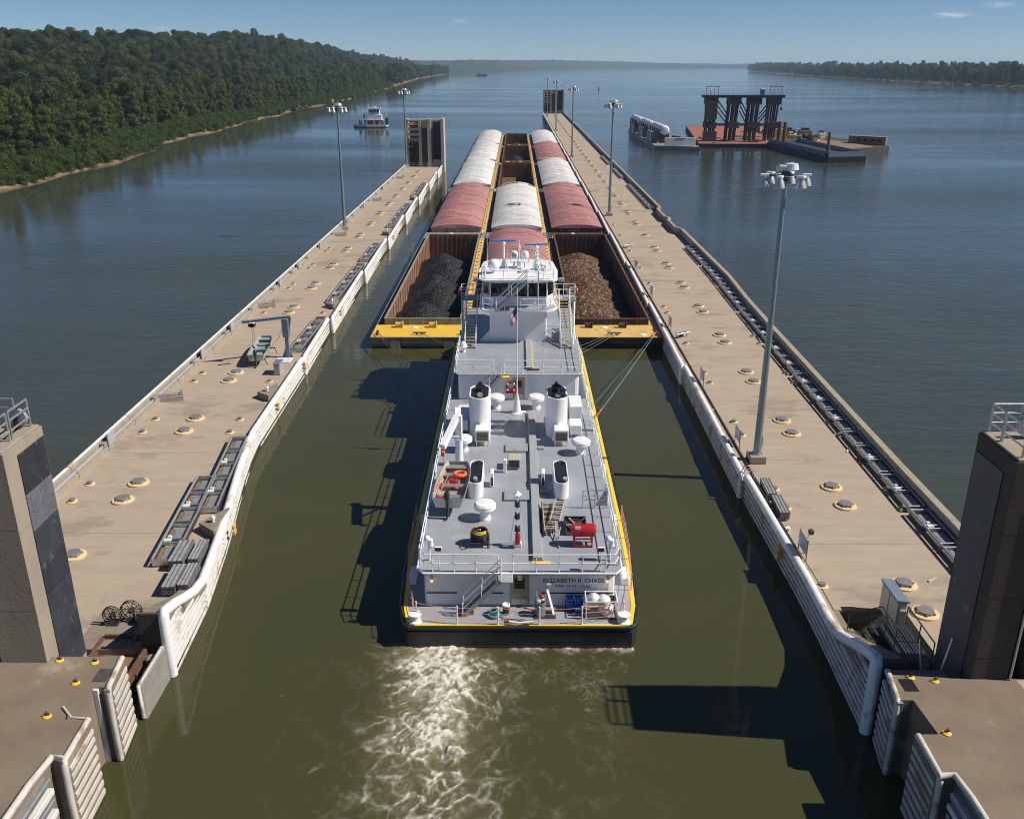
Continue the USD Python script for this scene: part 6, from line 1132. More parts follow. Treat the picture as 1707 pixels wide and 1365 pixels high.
def crate(x, y, z, label):
    t = Thing('plastic_crate', label, 'crate', (x, y, z), 'blue crates by the stern wall'); w, h = .46, .36
    t.p('floor', box(x - w / 2, x + w / 2, y - w / 2, y + w / 2, z, z + .03), 'blue_plastic')
    for a in range(4): t.p('side', rotz(cat(bbox(x - w / 2, x + w / 2, y - w / 2, y - w / 2 + .03, z, z + .12, .008), bbox(x - w / 2, x + w / 2, y - w / 2, y - w / 2 + .03, z + .26, z + h, .008), *[bbox(x - w / 2 + q, x - w / 2 + q + .05, y - w / 2, y - w / 2 + .03, z + .12, z + .26, .006) for q in (0, .14, .27, .41)]), a * math.pi / 2, (x, y)), 'blue_plastic')
crate(C + 2.72, 42.25, MD + .03, 'blue crate, bottom left of the four by the stern wall'); crate(C + 2.72, 42.25, MD + .41, 'blue crate, top left of the four by the stern wall'); crate(C + 3.2, 42.25, MD + .41, 'blue crate, top right of the four by the stern wall'); crate(C + 3.22, 41.85, MD + .03, 'blue crate, bottom right and nearest of the four by the stern wall')
mc = Thing('mesh_bin', 'white framed wire mesh bin at the right of the stern deck', 'bin', (C + 4.45, 41.8, MD)); x0, x1, y0, y1 = C + 3.55, C + 5.2, 41.35, 42.4
for x in (x0, x1):
    for y in (y0, y1): mc.p('corner_post', bbox(x - .03, x + .03, y - .03, y + .03, MD, MD + 1.1, .01), 'paint_white')
for z_, m_ in ((MD + 1.07, 'paint_white'), (MD + .06, 'dark_steel')): mc.p('frame_rail', cat(bbox(x0, x1, y0 - .03, y0 + .03, z_ - .03, z_ + .03, .01), bbox(x0, x1, y1 - .03, y1 + .03, z_ - .03, z_ + .03, .01), bbox(x0 - .03, x0 + .03, y0, y1, z_ - .03, z_ + .03, .01), bbox(x1 - .03, x1 + .03, y0, y1, z_ - .03, z_ + .03, .01)), m_)
mc.p('wire_mesh', cat([cyl((x0 + (x1 - x0) * k / 16, y0, MD + .06), (x0 + (x1 - x0) * k / 16, y0, MD + 1.05), .006, n=4) for k in range(1, 16)] + [cyl((x0, y0, MD + .06 + .1 * k), (x1, y0, MD + .06 + .1 * k), .006, n=4) for k in range(1, 10)]), 'galvanised', kind='stuff')
def bag(x, y, z, r, label, sd, m_='bag_white', sz=.85):
    v, f = sphere((0, 0, 0), r, 14, sz); d = 1 + .35 * (meshkit.fbm(v * 3.2 / r * .5 + sd, 3, sd) - .5); single('bin_bag', (v * d[:, None] + [x, y, z], f), m_, label, 'bag', smooth=60)
bag(C + 3.95, 41.85, MD + .95, .36, 'white bin bag, upper left in the mesh bin', 3); bag(C + 4.5, 41.8, MD + .88, .40, 'white bin bag, upper right in the mesh bin', 5); bag(C + 4.65, 41.75, MD + .42, .42, 'white bin bag squashed at the bottom of the mesh bin', 7); bag(C + 4.95, 42.1, MD + .75, .28, 'black bin bag at the right end of the mesh bin', 9, 'black_rubber')
for x, y, l, a in ((C - 3.9, 41.9, 'red-handled pole lying left of the stern stair', -.1), (C - .45, 41.25, 'red-handled pole lying before the stern door', -.08)):
    t = Thing('boat_hook', l, 'pole', (x, y, MD)); t.p('shaft', rotz(bbox(x - .45, x + .45, y - .03, y + .03, MD + .02, MD + .08, .01), a, (x, y)), 'rub_red'); t.p('tip', rotz(bbox(x + .45, x + .75, y - .04, y + .04, MD + .02, MD + .08, .01), a, (x, y)), 'black_rubber')
# life rings on the bridge wings, small flags
for s, l in ((-1, 'red life ring hung outside the left bridge wing rail'), (1, 'red life ring hung outside the right bridge wing rail')):
    t = Thing('wing_life_ring', l, 'life ring', (C + s * 5.35, 81.9, D4 + .6)); t.p('ring', torus((C + s * 5.38, 81.9, D4 + .62), .32, .09, 18, 7, 'x'), 'tank_red', smooth=50); t.p('hanger', bbox(C + s * 5.33 - .03, C + s * 5.33 + .03, 81.85, 81.95, D4 + .85, D4 + 1.06, .01), 'paint_white')
# wires from boat to barges
def wire(p0, p1, sag, label, m_, name='tow_wire', r=.022, ends=None):
    t = Thing(name, label, 'cable', p0); p0, p1 = np.array(p0, float), np.array(p1, float); s = np.linspace(0, 1, 9); P = p0 + (p1 - p0) * s[:, None]; P[:, 2] -= sag * 4 * s * (1 - s); t.p('strand', tube(P, r, 5), m_)
    if ends:
        for a, b in ends: q = P[0] + (P[-1] - P[0]) * a, P[0] + (P[-1] - P[0]) * b; t.p('end_loop', cyl(q[0] + [0, 0, .02], q[1] + [0, 0, .02], r * 1.8, n=6), 'orange')
wire((15.35, 95.7, 1.72), (6.75, 70.5, 1.6), .12, 'long blue-green rope from the right barge corner to the towboat side', 'rope_blue', 'tow_rope', .028, ((0, .1), (.93, 1)))
wire((15.2, 95.6, 1.72), (6.8, 73.5, 1.6), .10, 'thin wire running just above the long blue-green rope', 'wire_grey', 'tow_wire', .020)
for k in range(3): wire((10.4 + .35 * k, 95.8, 1.6), (6.5, 90.5 - 1.3 * k, 1.6), .04, ('uppermost', 'middle', 'lowest')[k] + ' of three short wires from the right barge cleat to the towboat', 'wire_grey')
wire((-15.2, 95.7, 1.72), (-6.4, 71.5, 1.6), .15, 'dark wire from the left barge corner to the towboat side', 'wire_grey', ends=((.01, .12),)); wire((-15.1, 95.65, 1.72), (-6.4, 76, 1.6), .12, 'thin wire just above the dark one at the left barge corner', 'wire_grey')
for k in range(2): wire((-10.6 + .3 * k, 95.8, 1.6), (-6.1, 90 - 1.5 * k, 1.6), .04, ('upper', 'lower')[k] + ' short wire from the left barge cleat to the towboat', 'wire_grey')

# ================================================================== high mast lamps on the walls
def high_mast(loc, label):
    t = Thing('high_mast_lamp', label, 'lamp post', loc, 'high mast lamps on the approach walls', local=True)
    t.p('footing', bbox(-.62, .62, -.62, .62, 0, .62, .05), 'parapet_concrete'); t.p('base_plate', cyl((0, 0, .62), (0, 0, .70), .42, n=12), 'galvanised')
    t.p('pole', lathe([(.29, .62), (.27, 4), (.21, 11), (.15, 20.6)], n=12), 'pole_steel', smooth=50); t.p('hand_hole', bbox(.20, .33, -.12, .12, 1.1, 2.0, .02), 'pole_steel')
    t.p('head_frame', cat(cyl((0, 0, 20.3), (0, 0, 20.9), .30, n=12), *[bar((0, 0, 20.65), (1.5 * math.cos(a), 1.5 * math.sin(a), 20.65), .07) for a in np.arange(6) * math.pi / 3]), 'dark_steel'); t.p('lamp_ring', torus((0, 0, 20.65), .75, .05, 24, 6), 'pole_steel', smooth=50)
    t.p('winch_cover', cat(bbox(-.62, -.06, -.35, .35, 20.95, 21.35, .08)), 'galvanised'); t.p('head_cap', lathe([(.42, 20.98), (.50, 21.05), (.40, 21.42), (.01, 21.48)], (.32, 0, 0), 16), 'tank_white', smooth=40)
    for k in range(6):
        a = k * math.pi / 3; x, y = 1.38 * math.cos(a), 1.38 * math.sin(a)
        f = t.p('floodlight', lathe([(.16, 20.72), (.18, 20.55), (.30, 20.30), (.38, 20.0), (.36, 19.98)], (x, y, 0), 16), 'alu', smooth=40)
        t.p('ballast_box', rotz(bbox(x - .30, x + .30, y - .16, y + .16, 20.62, 20.78, .03), a, (x, y)), 'tank_white', f); t.p('lamp_lens', lathe([(.36, 19.99), (.30, 19.93), (.01, 19.90)], (x, y, 0), 14), 'lens', f, smooth=40)
    return t
hm = high_mast((17.85, 61.6, DZ + .02), 'high mast lamp nearest the camera, on the right wall')
for p, l in (((18.2, 178.9, DZ), 'second nearest high mast lamp on the right wall'), ((17.85, 300, DZ), 'high mast lamp in the middle of the right wall'), ((17.9, 425, DZ), 'high mast lamp second from the far end of the right wall'), ((17.8, 546, DZ), 'farthest high mast lamp, before the tower of the right wall'),
             ((-30.6, 162.8, DZ), 'high mast lamp halfway along the left wall'), ((-31.2, 266, DZ), 'high mast lamp beside the tower ending the left wall')): copy(hm, p, l, rz=0 if p[0] > 0 else 12)

# ================================================================== steel frames stored on the walls
def frame(p0, p1, w, label, bays, z=DZ + .03, h=.55, grp=None):
    p0, p1 = np.array(p0, float), np.array(p1, float); L = np.linalg.norm(p1 - p0); a = math.atan2(p1[1] - p0[1], p1[0] - p0[0]) - math.pi / 2; c = (p0 + p1) / 2
    t = Thing('storage_rack', label, 'steel frame', (*c, z), grp); f = lambda m: rotz(mov(m, c[0], c[1], 0), a, c)
    for s in (-1, 1): t.p('side_pipe', f(cyl((s * w / 2, -L / 2, z + h - .1), (s * w / 2, L / 2, z + h - .1), .085, n=9)), 'lid_steel' if s > 0 else 'panel_galvanised', smooth=40); t.p('side_channel', f(bbox(s * w / 2 - .05, s * w / 2 + .05, -L / 2, L / 2, z, z + .22, .02)), 'dark_steel')
    for k in range(bays + 1):
        y = -L / 2 + L * k / bays; t.p('cross_bar', f(bbox(-w / 2, w / 2, y - .06, y + .06, z + .08, z + h - .05, .02)) if k in (0, bays) else f(cat(bbox(-w / 2, w / 2, y - .28, y - .18, z + .3, z + h - .06, .02), bbox(-w / 2, w / 2, y + .18, y + .28, z + .3, z + h - .06, .02))), 'galvanised')
        if k < bays: t.p('bay_plate', f(bbox(-w * .20, w * .45, y + .26, y + L / bays - .26, z + .20, z + .26, .01)), 'panel_galvanised'); t.p('bay_board', f(bbox(-w * .45, -w * .22, y + .32, y + L / bays - .32, z + .16, z + .20, .01)), 'old_timber')
        if 0 < k < bays and k % 2: t.p('hinge_bracket', f(cat(bbox(-w * .4, -w * .05, y - .16, y + .16, z + h - .1, z + h, .02), bbox(-w * .3, -w * .1, y + .3, y + .5, z + h - .12, z + h + .03, .02))), 'tank_white')
frame((-20.65, 46.3), (-21.75, 57.8), 1.25, 'long steel frame lying nearest the camera on the left wall', 5); frame((-20.15, 53.0), (-21.5, 65.0), 1.15, 'long steel frame pressed against the white coping left of the concrete wedge', 5)
frame((-22.5, 88.6), (-22.4, 101.0), 1.2, 'steel frame with grey plates beside the jib crane', 5)
for a, b, l in ((109, 131, 'long steel frame beyond the second wedge on the left wall'), (134, 147, 'steel frame before the third wedge on the left wall'), (164, 192, 'steel frame in the far half of the left wall'), (205, 228, 'farthest steel frame on the left wall')): frame((-22.65, a), (-22.7, b), 1.15, l, max(4, int((b - a) / 3)))
for a, b, xa, xb, l in ((43.6, 52.9, 26.2, 26.25, 'steel frame half hidden behind the right gate tower'), (53.4, 66.4, 26.3, 26.45, 'steel frame nearest the parapet just beyond the right gate tower'), (66.9, 80.8, 26.45, 26.65, 'third steel frame along the right parapet'), (81.4, 91.4, 26.7, 26.9, 'fourth steel frame along the right parapet'), (92, 104.6, 26.95, 27.15, 'fifth steel frame along the right parapet'), (105.4, 118, 27.2, 27.5, 'sixth steel frame along the right parapet'), (118.6, 131, 27.55, 27.75, 'seventh steel frame along the right parapet'), (132, 145, 27.75, 27.75, 'eighth steel frame along the right parapet, before the zigzag'),
    (187, 226, 27.6, 27.6, 'long steel frame beyond the zigzag parapet'), (240, 262, 27.6, 27.6, 'steel frame far along the right parapet'), (275, 300, 27.6, 27.6, 'farthest steel frame along the right parapet')): frame((xa, a), (xb, b), 1.15, l, max(4, int((b - a) / 2.2)))
def panel_stack(x, y, L, w, n, label, a=.06):
    t = Thing('panel_stack', label, 'stack of rails', (x, y, DZ)); c = (x, y)
    t.p('bearer', cat(*[rotz(bbox(x - w / 2, x + w / 2, y + q - .06, y + q + .06, DZ + .03, DZ + .12, .01), a, c) for q in (-L * .3, L * .3)]), 'old_timber')
    for k in range(n):
        z = DZ + .13 + k * .055; sh = rng.uniform(-.03, .03); U = np.linspace(-w / 2, w / 2, 13); cz = .05 * np.abs(((U / w + .5) * 3) % 1 - .5) * 2
        R = [[(x + u + sh, y + q + sh, z + c_) for u, c_ in zip(U, cz)] + [(x + u + sh, y + q + sh, z + c_ + .018) for u, c_ in zip(U[::-1], cz[::-1])] for q in (-L / 2, L / 2)]
        t.p('rail_sheet', rotz(loft(R), a, c), 'panel_galvanised')
panel_stack(-19.75, 47.0, 2.5, .85, 11, 'stack of ribbed galvanised sheets right of the nearest steel frame'); panel_stack(-18.85, 47.2, 2.3, .6, 10, 'narrow stack of ribbed galvanised sheets against the white coping'); panel_stack(-19.2, 44.3, 2.5, .75, 10, 'left stack of the two ribbed sheet stacks nearest the flared wall end'); panel_stack(-18.42, 44.4, 2.4, .62, 11, 'right stack of the two ribbed sheet stacks nearest the flared wall end')
panel_stack(17.35, 56.3, 2.5, .62, 8, 'far stack of ribbed galvanised sheets on the right wall', -.04); panel_stack(17.4, 53.4, 2.6, .62, 10, 'near stack of ribbed galvanised sheets on the right wall', -.04)

# ---- jib crane with its skiff, plate and box on the left wall
jb = Thing('jib_crane', 'blue-grey jib crane standing on the left wall over a skiff', 'jib crane', (-22.87, 87, DZ))
jb.p('post', cat(bbox(-23.05, -22.69, 86.82, 87.18, DZ, 4.0, .03), prism_y([(-23.5, DZ), (-22.87, DZ), (-22.87, DZ + 1.6)], 86.97, 87.03), prism_y([(-22.87, DZ), (-22.35, DZ), (-22.87, DZ + 1.2)], 86.97, 87.03)), 'bluegrey_metal'); jb.p('sleeve', bbox(-23.2, -22.55, 86.65, 87.3, 3.7, 5.6, .05), 'bluegrey_metal'); jb.p('gusset', prism_y([(-22.6, 3.9), (-22.25, 5.7), (-22.6, 5.7)], 86.9, 87.0), 'bluegrey_metal')
jb.p('boom', cat(bar((-22.4, 87.2, 5.78), (-26.6, 85.1, 5.78), .26, .06), bar((-22.4, 87.2, 5.58), (-26.6, 85.1, 5.58), .26, .06), bar((-22.4, 87.2, 5.68), (-26.6, 85.1, 5.68), .05, .2)), 'bluegrey_metal'); jb.p('hoist', cat(bbox(-26.1, -25.4, 85.2, 85.7, 5.15, 5.5, .06), cyl((-25.75, 85.2, 5.32), (-25.75, 85.75, 5.32), .22, n=10)), 'rub_red'); jb.p('hoist_cap', bbox(-26.05, -25.45, 85.25, 85.65, 5.48, 5.56, .02), 'paint_white')
jb.p('hook_chain', cat(cyl((-25.8, 85.45, 5.2), (-25.85, 85.45, 3.1), .018, n=4), cyl((-25.65, 85.45, 5.2), (-25.62, 85.5, 3.6), .018, n=4), bbox(-25.92, -25.78, 85.38, 85.52, 2.95, 3.15, .03)), 'dark_steel'); jb.p('cable', tube([(-23, 87, 5.4), (-23.6, 86.9, 3.6), (-24.6, 86.4, 2.6)], .02, 5), 'wire_grey')
s2 = Thing('skiff', 'grey-green flat skiff with outboard on stands under the jib crane', 'small boat', (-25.5, 87, DZ)); skiff(s2, -25.25, 83.9, DZ + .62, 6.4, 1.75, .10, 'green_boat', 'green_boat', .6)
for y in (84.6, 88.4): s2.p('stand', cat(bbox(-26.3, -24.5, y - .05, y + .05, DZ + .55, DZ + .65, .01), *[bar((-25.4 + q * .8, y, DZ + .6), (-25.4 + q * 1.05, y, DZ + .02), .06) for q in (-1, 1)]), 'dark_steel')
single('white_plate', bbox(-23.9, -22.3, 85.1, 86.7, DZ + .04, DZ + .12, .02), 'tank_white', 'square white plate lying at the foot of the jib crane', 'plate')
cb = Thing('control_box', 'grey control box beside the coping between jib crane and wedge', 'electrical box', (-22.6, 81.8, DZ)); cb.p('case', bbox(-22.9, -22.3, 81.3, 82.7, DZ + .04, DZ + 1.15, .04), 'grey_paint'); cb.p('cap', bbox(-22.95, -22.25, 81.25, 82.75, DZ + 1.15, DZ + 1.2, .02), 'galvanised')

# ---- right wall: signs, cabinet, gangway, pail, debris
def wall_sign(x, y, label, w=1.5, h=1.0):
    t = Thing('wall_sign', label, 'sign', (x, y, DZ)); 
    for s in (-1, 1): t.p('post', bbox(x - .03, x + .03, y + s * w / 2 - .03, y + s * w / 2 + .03, DZ, DZ + 1.55, .01), 'bluegrey_metal')
    t.p('panel', bbox(x - .06, x - .03, y - w / 2, y + w / 2, DZ + .55, DZ + .55 + h, .01), 'grey_paint')
for y, l in ((64.6, 'grey sign beside the nearest high mast lamp'), (47.6, 'grey sign on the right wall coping nearest the camera'), (78.9, 'grey sign on the right coping beyond the nearest lamp'), (97.5, 'grey sign on the right coping near the orange barge stern'), (112.3, 'grey sign on the right coping beside the scrap barge'), (128.5, 'grey sign on the right coping farther along the scrap barge')): wall_sign(17.12, y, l)
for x, y, l in ((17.9, 94.2, 'galvanised tray ramp on the right wall near the orange barge stern'), (17.9, 145.5, 'galvanised tray ramp on the right wall before the second lamp'), (17.9, 215, 'galvanised tray ramp far along the right wall')):
    t = Thing('tray_ramp', l, 'ramp', (x, y, DZ)); t.p('tray', rotz(bbox(x - .9, x + .9, y - .22, y + .22, DZ + .5, DZ + .6, .02), .55, (x, y)), 'galvanised'); t.p('leg', cat(cyl((x + .6, y + .4, DZ), (x + .6, y + .4, DZ + .5), .04, n=6), cyl((x - .6, y - .35, DZ), (x - .6, y - .35, DZ + .5), .04, n=6)), 'dark_steel')
sp = Thing('sign_arm', 'small floodlight on a bent arm beside the nearest coping sign', 'floodlight', (17.7, 48.4, DZ)); sp.p('arm', tube([(17.35, 48.0, DZ + .05), (17.4, 48.1, DZ + .8), (17.75, 48.4, DZ + 1.2)], .04, 6), 'galvanised'); sp.p('lamp', bbox(17.65, 17.95, 48.3, 48.6, DZ + 1.1, DZ + 1.4, .05), 'dark_steel')
pl = Thing('white_pail', 'white pail on the right wall near the stacked sheets', 'pail', (16.98, 50.6, DZ)); pl.p('body', lathe([(.13, 0), (.17, .36), (.01, .34)], (17.1, 50.6, DZ + .03), 14), 'paint_white', smooth=35); pl.p('handle', torus((17.1, 50.6, DZ + .36), .17, .012, 14, 4, 'y'), 'galvanised')
lad = Thing('coping_ladder', 'looped ladder rails on the coping joint below the nearest lamp', 'ladder', (16.5, 58.4, DZ))
for y in (58.15, 58.65): lad.p('loop', tube([(15.98, y, .3), (15.98, y, 1.9), (16.2, y, 2.45), (16.6, y, 2.5), (16.85, y, 2.2), (16.85, y, DZ)], .035, 6), 'galvanised', smooth=50)
for k in range(5): lad.p('rung', cyl((15.98, 58.15, .4 + .3 * k), (15.98, 58.65, .4 + .3 * k), .02, n=5), 'galvanised')
for (x, y, a, L, m_, l) in ((25.35, 63.6, -.5, .9, 'tank_white', 'pale stick lying on the right deck by the second steel frame'), (25.65, 61.7, .35, .8, 'dark_steel', 'dark stick lying on the right deck by the second steel frame'), (23.8, 45.0, -1.0, .75, 'ladder_beige', 'short timber block on the right deck before the gate tower'), (-28.6, 84.6, -1.1, 1.2, 'dark_steel', 'dark bar lying on the left deck near the parapet'), (-27.0, 121, .9, 1.6, 'ladder_beige', 'pale plank lying on the left deck far along')):
    single('loose_plank', rotz(bbox(x - .07, x + .07, y - L / 2, y + L / 2, DZ + .03, DZ + .11, .015), a, (x, y)), m_, l, 'plank')
cb = Thing('switch_cabinet', 'tall beige cabinet with sloping grey lid at the head of the dark gangway', 'cabinet', (20.0, 41, DZ))
cb.p('case', bbox(19.62, 20.12, 39.95, 42.05, DZ + .1, DZ + 1.75, .03), 'beige_metal'); cb.p('door_gap', bbox(19.60, 19.62, 41.0, 41.03, DZ + .15, DZ + 1.7, .003), 'dark_gap'); cb.p('lid', prism_y([(19.55, DZ + 1.76), (20.2, DZ + 1.76), (20.2, DZ + 1.84), (19.55, DZ + 1.92)], 39.9, 42.1), 'bluegrey_metal'); cb.p('foot', bbox(19.7, 20.05, 40.0, 42.0, DZ, DZ + .1, .01), 'dark_steel'); cb.p('meter_box', bbox(19.7, 20.05, 39.75, 39.95, DZ + .6, DZ + 1.4, .03), 'barge_grey')
gw = Thing('gangway', 'dark steel gangway with railings between right wall and right gate tower', 'gangway', (19.4, 38, DZ))
gw.p('grating', cat(*[bbox(18.55 + .16 * k, 18.67 + .16 * k, 36.2, 39.3, 2.38, 2.43, .01) for k in range(8)]), 'gangway_steel_shaded'); gw.p('beam', cat(bbox(18.5, 18.58, 36.1, 39.3, 2.2, 2.42, .02), bbox(19.8, 19.88, 36.1, 39.3, 2.2, 2.42, .02))  , 'gangway_steel_shaded'); gw.p('step_plate', bbox(18.5, 19.88, 35.7, 36.15, 2.0, 2.05, .01), 'gangway_steel_shaded')
for a in ((18.54, 36.2), (18.54, 39.2), (19.84, 36.2), (19.84, 39.2)): gw.p('leg', bar((a[0], a[1], 0), (a[0], a[1], 2.3), .09), 'gangway_steel_shaded')
railing(gw, [(19.84, 36.2, 2.42), (19.84, 39.3, 2.42)], 3, 1.05, (.52, 1.05), .035, 'gangway_steel_shaded'); railing(gw, [(18.54, 37.4, 2.42), (18.54, 39.3, 2.42), (17.2, 39.9, 1.6)], 4, 1.05, (.52, 1.05), .035, 'gangway_steel_shaded')
for k in range(4): gw.p('tread', bbox(17.2 + .33 * k, 17.5 + .33 * k, 38.6, 39.6, 1.58 + .2 * k, 1.62 + .2 * k, .01), 'gangway_steel_shaded')
gw.p('ladder_pole', cat(cyl((19.0, 33.9, 3.0), (19.6, 34.4, 5.0), .05, n=7), cyl((18.6, 34.3, 2.2), (18.9, 35.8, 4.0), .05, n=7)), 'galvanised')
RW.p('pit_floor', box(17.46, 20.88, 33.62, 41.88, -.9, -.8), 'shade_stained_concrete'); RW.p('pit_wall', box(17.0, 20.9, 33.9, 34.2, -5, 1.2), 'shade_stained_concrete')

# ================================================================== construction barges on the river at the right
def hullbox(t, poly, z0, z1, col, deck, edge='rust'):
    t.p('hull', prism(poly, z0, z1), col); c = np.mean(poly, 0); q = [(c[0] + (x - c[0]) * .985, c[1] + (y - c[1]) * .997) for x, y in poly]; t.p('deck', prism(q, z1, z1 + .03), deck)
    e = np.array([(*p, z1) for p in list(poly) + [poly[0]]]); t.p('deck_edge', tube(e, .10, 6), edge)
A = Thing('tank_barge', 'grey work barge with a row of white tanks on dark stands', 'barge', (57, 380, 0))
hullbox(A, [(50.5, 343), (65.8, 336.5), (64.5, 432), (52.3, 440)], -1, 1.6, 'bluegrey_metal', 'barge_grey', 'worn_yellow')
for k, (ya, yb, xa) in enumerate(((352, 379, 55.2), (381, 408, 54.6), (410, 436, 54.0))):
    A.p('tank', rot(mov(lathe([(.01, -(yb - ya) / 2), (1.1, -(yb - ya) / 2 + .15), (1.7, -(yb - ya) / 2 + .9), (1.7, (yb - ya) / 2 - .9), (1.1, (yb - ya) / 2 - .15), (.01, (yb - ya) / 2)], (0, 0, 0), 18), xa + .3, (ya + yb) / 2, 6.3), (1, 0, 0), math.pi / 2, (xa + .3, (ya + yb) / 2, 6.3)), 'tank_white', smooth=40)
    for q in np.linspace(ya + 2, yb - 2, 5): A.p('tank_saddle', cat(bbox(xa - 1.5, xa + 2.1, q - .4, q + .4, 1.63, 5.0, .05), bbox(xa - 1.9, xa - 1.5, q - .25, q + .25, 3.5, 6.6, .03)), 'dark_steel')
    A.p('pipework', cat(*[tube([(xa - 2.0, q, 1.7), (xa - 2.1, q + 1, 3.8), (xa - 1.7, q + 1.8, 5.4)], .12, 6) for q in np.linspace(ya + 1, yb - 4, 6)]), 'old_timber')
for y in (358, 384, 412): A.p('deck_house', bbox(51.2, 53.6, y, y + 13, 1.63, 5.4, .08), 'bluegrey_metal'); A.p('fender', bbox(50.3, 51.0, y - 4, y - .8, 1.2, 1.9, .05), 'worn_yellow'); A.p('door', bbox(51.13, 51.2, y - .0 + 1.2, y + 3.4, 1.8, 4.6, .02), 'tank_white')
A.p('front_screen', bbox(53.6, 64.6, 339.6, 340.2, 1.63, 4.7, .05), 'tank_white'); A.p('screen_stripe', bbox(57.5, 60.8, 339.52, 339.6, 4.3, 4.5, .01), 'lettering')
for k in range(10): A.p('deck_gear', bbox(*(lambda x, y: (x, x + rng.uniform(.8, 2.2), y, y + rng.uniform(.8, 2.5)))(rng.uniform(58, 62), rng.uniform(343, 372)), 1.63, 1.63 + rng.uniform(.6, 2.0), .05), ('dark_steel', 'old_timber', 'worn_yellow', 'barge_grey')[k % 4])
B = Thing('deck_barge', 'red decked flat barge carrying the dark trestle', 'barge', (86, 400, 0))
hullbox(B, [(68.5, 353), (103, 351), (117, 452), (82, 458)], -1, 1.5, 'barge_black', 'red_deck', 'red_deck')
for k in range(9): B.p('deck_gear', bbox(*(lambda x, y: (x, x + rng.uniform(1, 3.5), y, y + rng.uniform(.6, 2)))(rng.uniform(72, 98), rng.uniform(354, 400)), 1.53, 1.53 + rng.uniform(.15, .7), .05), ('dark_steel', 'tank_white', 'rust', 'barge_grey')[k % 4])
for k in range(3): B.p('deck_line', tube([(74 + 6 * k, 356 + 14 * k, 1.62), (84 + 5 * k, 362 + 12 * k, 1.65), (92 + 4 * k, 358 + 14 * k, 1.62)], .25, 6), 'dark_steel')
T = Thing('steel_trestle', 'tall dark rusty steel trestle standing on the red decked barge', 'trestle', (87, 366, 1.5))
Yt, Zt = 364.0, 17.4
groups = [(73.0, (0, 1.6, 3.0)), (81.6, (0, 1.7, 3.2)), (89.2, (0, 1.7, 3.4)), (96.8, (0, 1.7, 3.2))]
for gi, (gx, offs) in enumerate(groups):
    for o in offs:
        for dy in (0, 3.2):
            top = gx + o; foot = top - (.5 if gi else 0) + .04 * dy
            T.p('pile', cyl((foot - .35 * (gi > 0), Yt + dy, 1.55), (top - .2, Yt + dy, Zt), .37, n=9), 'trestle_steel', smooth=40)
    for dy in (0, 3.2):
        T.p('pile_collar', bbox(gx - .7, gx + offs[-1] + .7, Yt + dy - .65, Yt + dy + .65, 6.4, 8.6, .05), 'dark_steel'); T.p('pile_head', bbox(gx - .8, gx + offs[-1] + .8, Yt + dy - .75, Yt + dy + .75, 14.9, Zt, .05), 'dark_steel')
    if gi == 0: T.p('foot_sleeve', bbox(gx - 1.0, gx + 4.0, Yt - 1.0, Yt + 1.4, 1.55, 5.2, .08), 'dark_steel'); T.p('hung_netting', bbox(gx - .7, gx + 3.6, Yt - .9, Yt - .5, 9.5, 16, .05), 'dark_steel')
for z_ in (7.6,):
    for dy in (0, 3.2): T.p('lower_walkway', bbox(72.5, 100, Yt + dy - .4, Yt + dy + .4, z_ - .35, z_ + .35, .04), 'trestle_steel')
for dy in (0, 3.2): T.p('cap_girder', bbox(71.2, 102.0, Yt + dy - .8, Yt + dy + .8, Zt, Zt + .75, .05), 'dark_steel')
T.p('top_deck', bbox(71.0, 102.2, Yt - 1.0, Yt + 4.2, Zt + .75, Zt + .95, .03), 'trestle_steel')
for (xa, za, xb, zb) in ((76.6, 16.6, 81.2, 10.8), (76.6, 14.6, 80.8, 9.6), (76.6, 12.6, 80.4, 8.3), (85.2, 16.6, 88.6, 11.2), (85.2, 14.6, 88.4, 9.6), (85.2, 12.6, 88.0, 8.2), (92.8, 11.4, 96.6, 16.4), (92.6, 9.6, 96.4, 14.4), (92.6, 8.0, 96.0, 12.4)):
    T.p('brace', bar((xa, Yt, za), (xb, Yt, zb), .38, .38), 'trestle_steel')
for xa in (72.3, 96.4):
    for k in range(4): T.p('gantry_post', bar((xa + 1.5 * k, Yt + .6, Zt + .9), (xa + 1.5 * k, Yt + .6, Zt + (4.0 if k in (0, 3) else 2.9)), .16), 'old_timber')
    T.p('gantry_beam', bbox(xa - .3, xa + 4.8, Yt + .4, Yt + .8, Zt + 3.9, Zt + 4.2, .03), 'old_timber')
for x in np.arange(72.5, 101.5, 1.6): T.p('edge_stake', bar((x, Yt - .6, Zt + .9), (x, Yt - .6, Zt + 1.9), .07), 'dark_steel')
T.p('hanging_block', cat(cyl((101.0, Yt - .3, Zt), (101.0, Yt - .3, 14.0), .06, n=5), sphere((101.0, Yt - .3, 13.5), .5, 7, 1.3)), 'dark_steel')
pt = Thing('portable_toilet', 'blue cabin with white roof on top of the trestle', 'portable toilet', (93.6, Yt + 1, Zt + .95)); pt.p('cabin', bbox(92.8, 94.4, Yt + .3, Yt + 1.7, Zt + .95, Zt + 2.9, .05), 'radar_blue'); pt.p('roof', bbox(92.7, 94.5, Yt + .2, Yt + 1.8, Zt + 2.9, Zt + 3.25, .12), 'tank_white')
Hb = Thing('hopper_barge', 'dark empty hopper barge moored right of the red decked barge', 'barge', (102, 325, 0))
pH = [(98.9, 296.6), (111.4, 299.0), (106.5, 356), (94.0, 353.5)]
Hb.p('hull', prism(pH, -1, 1.9), 'barge_black'); n1 = [(c0 * .94 + 102.6 * .06, c1 * .98 + 326 * .02) for c0, c1 in pH]
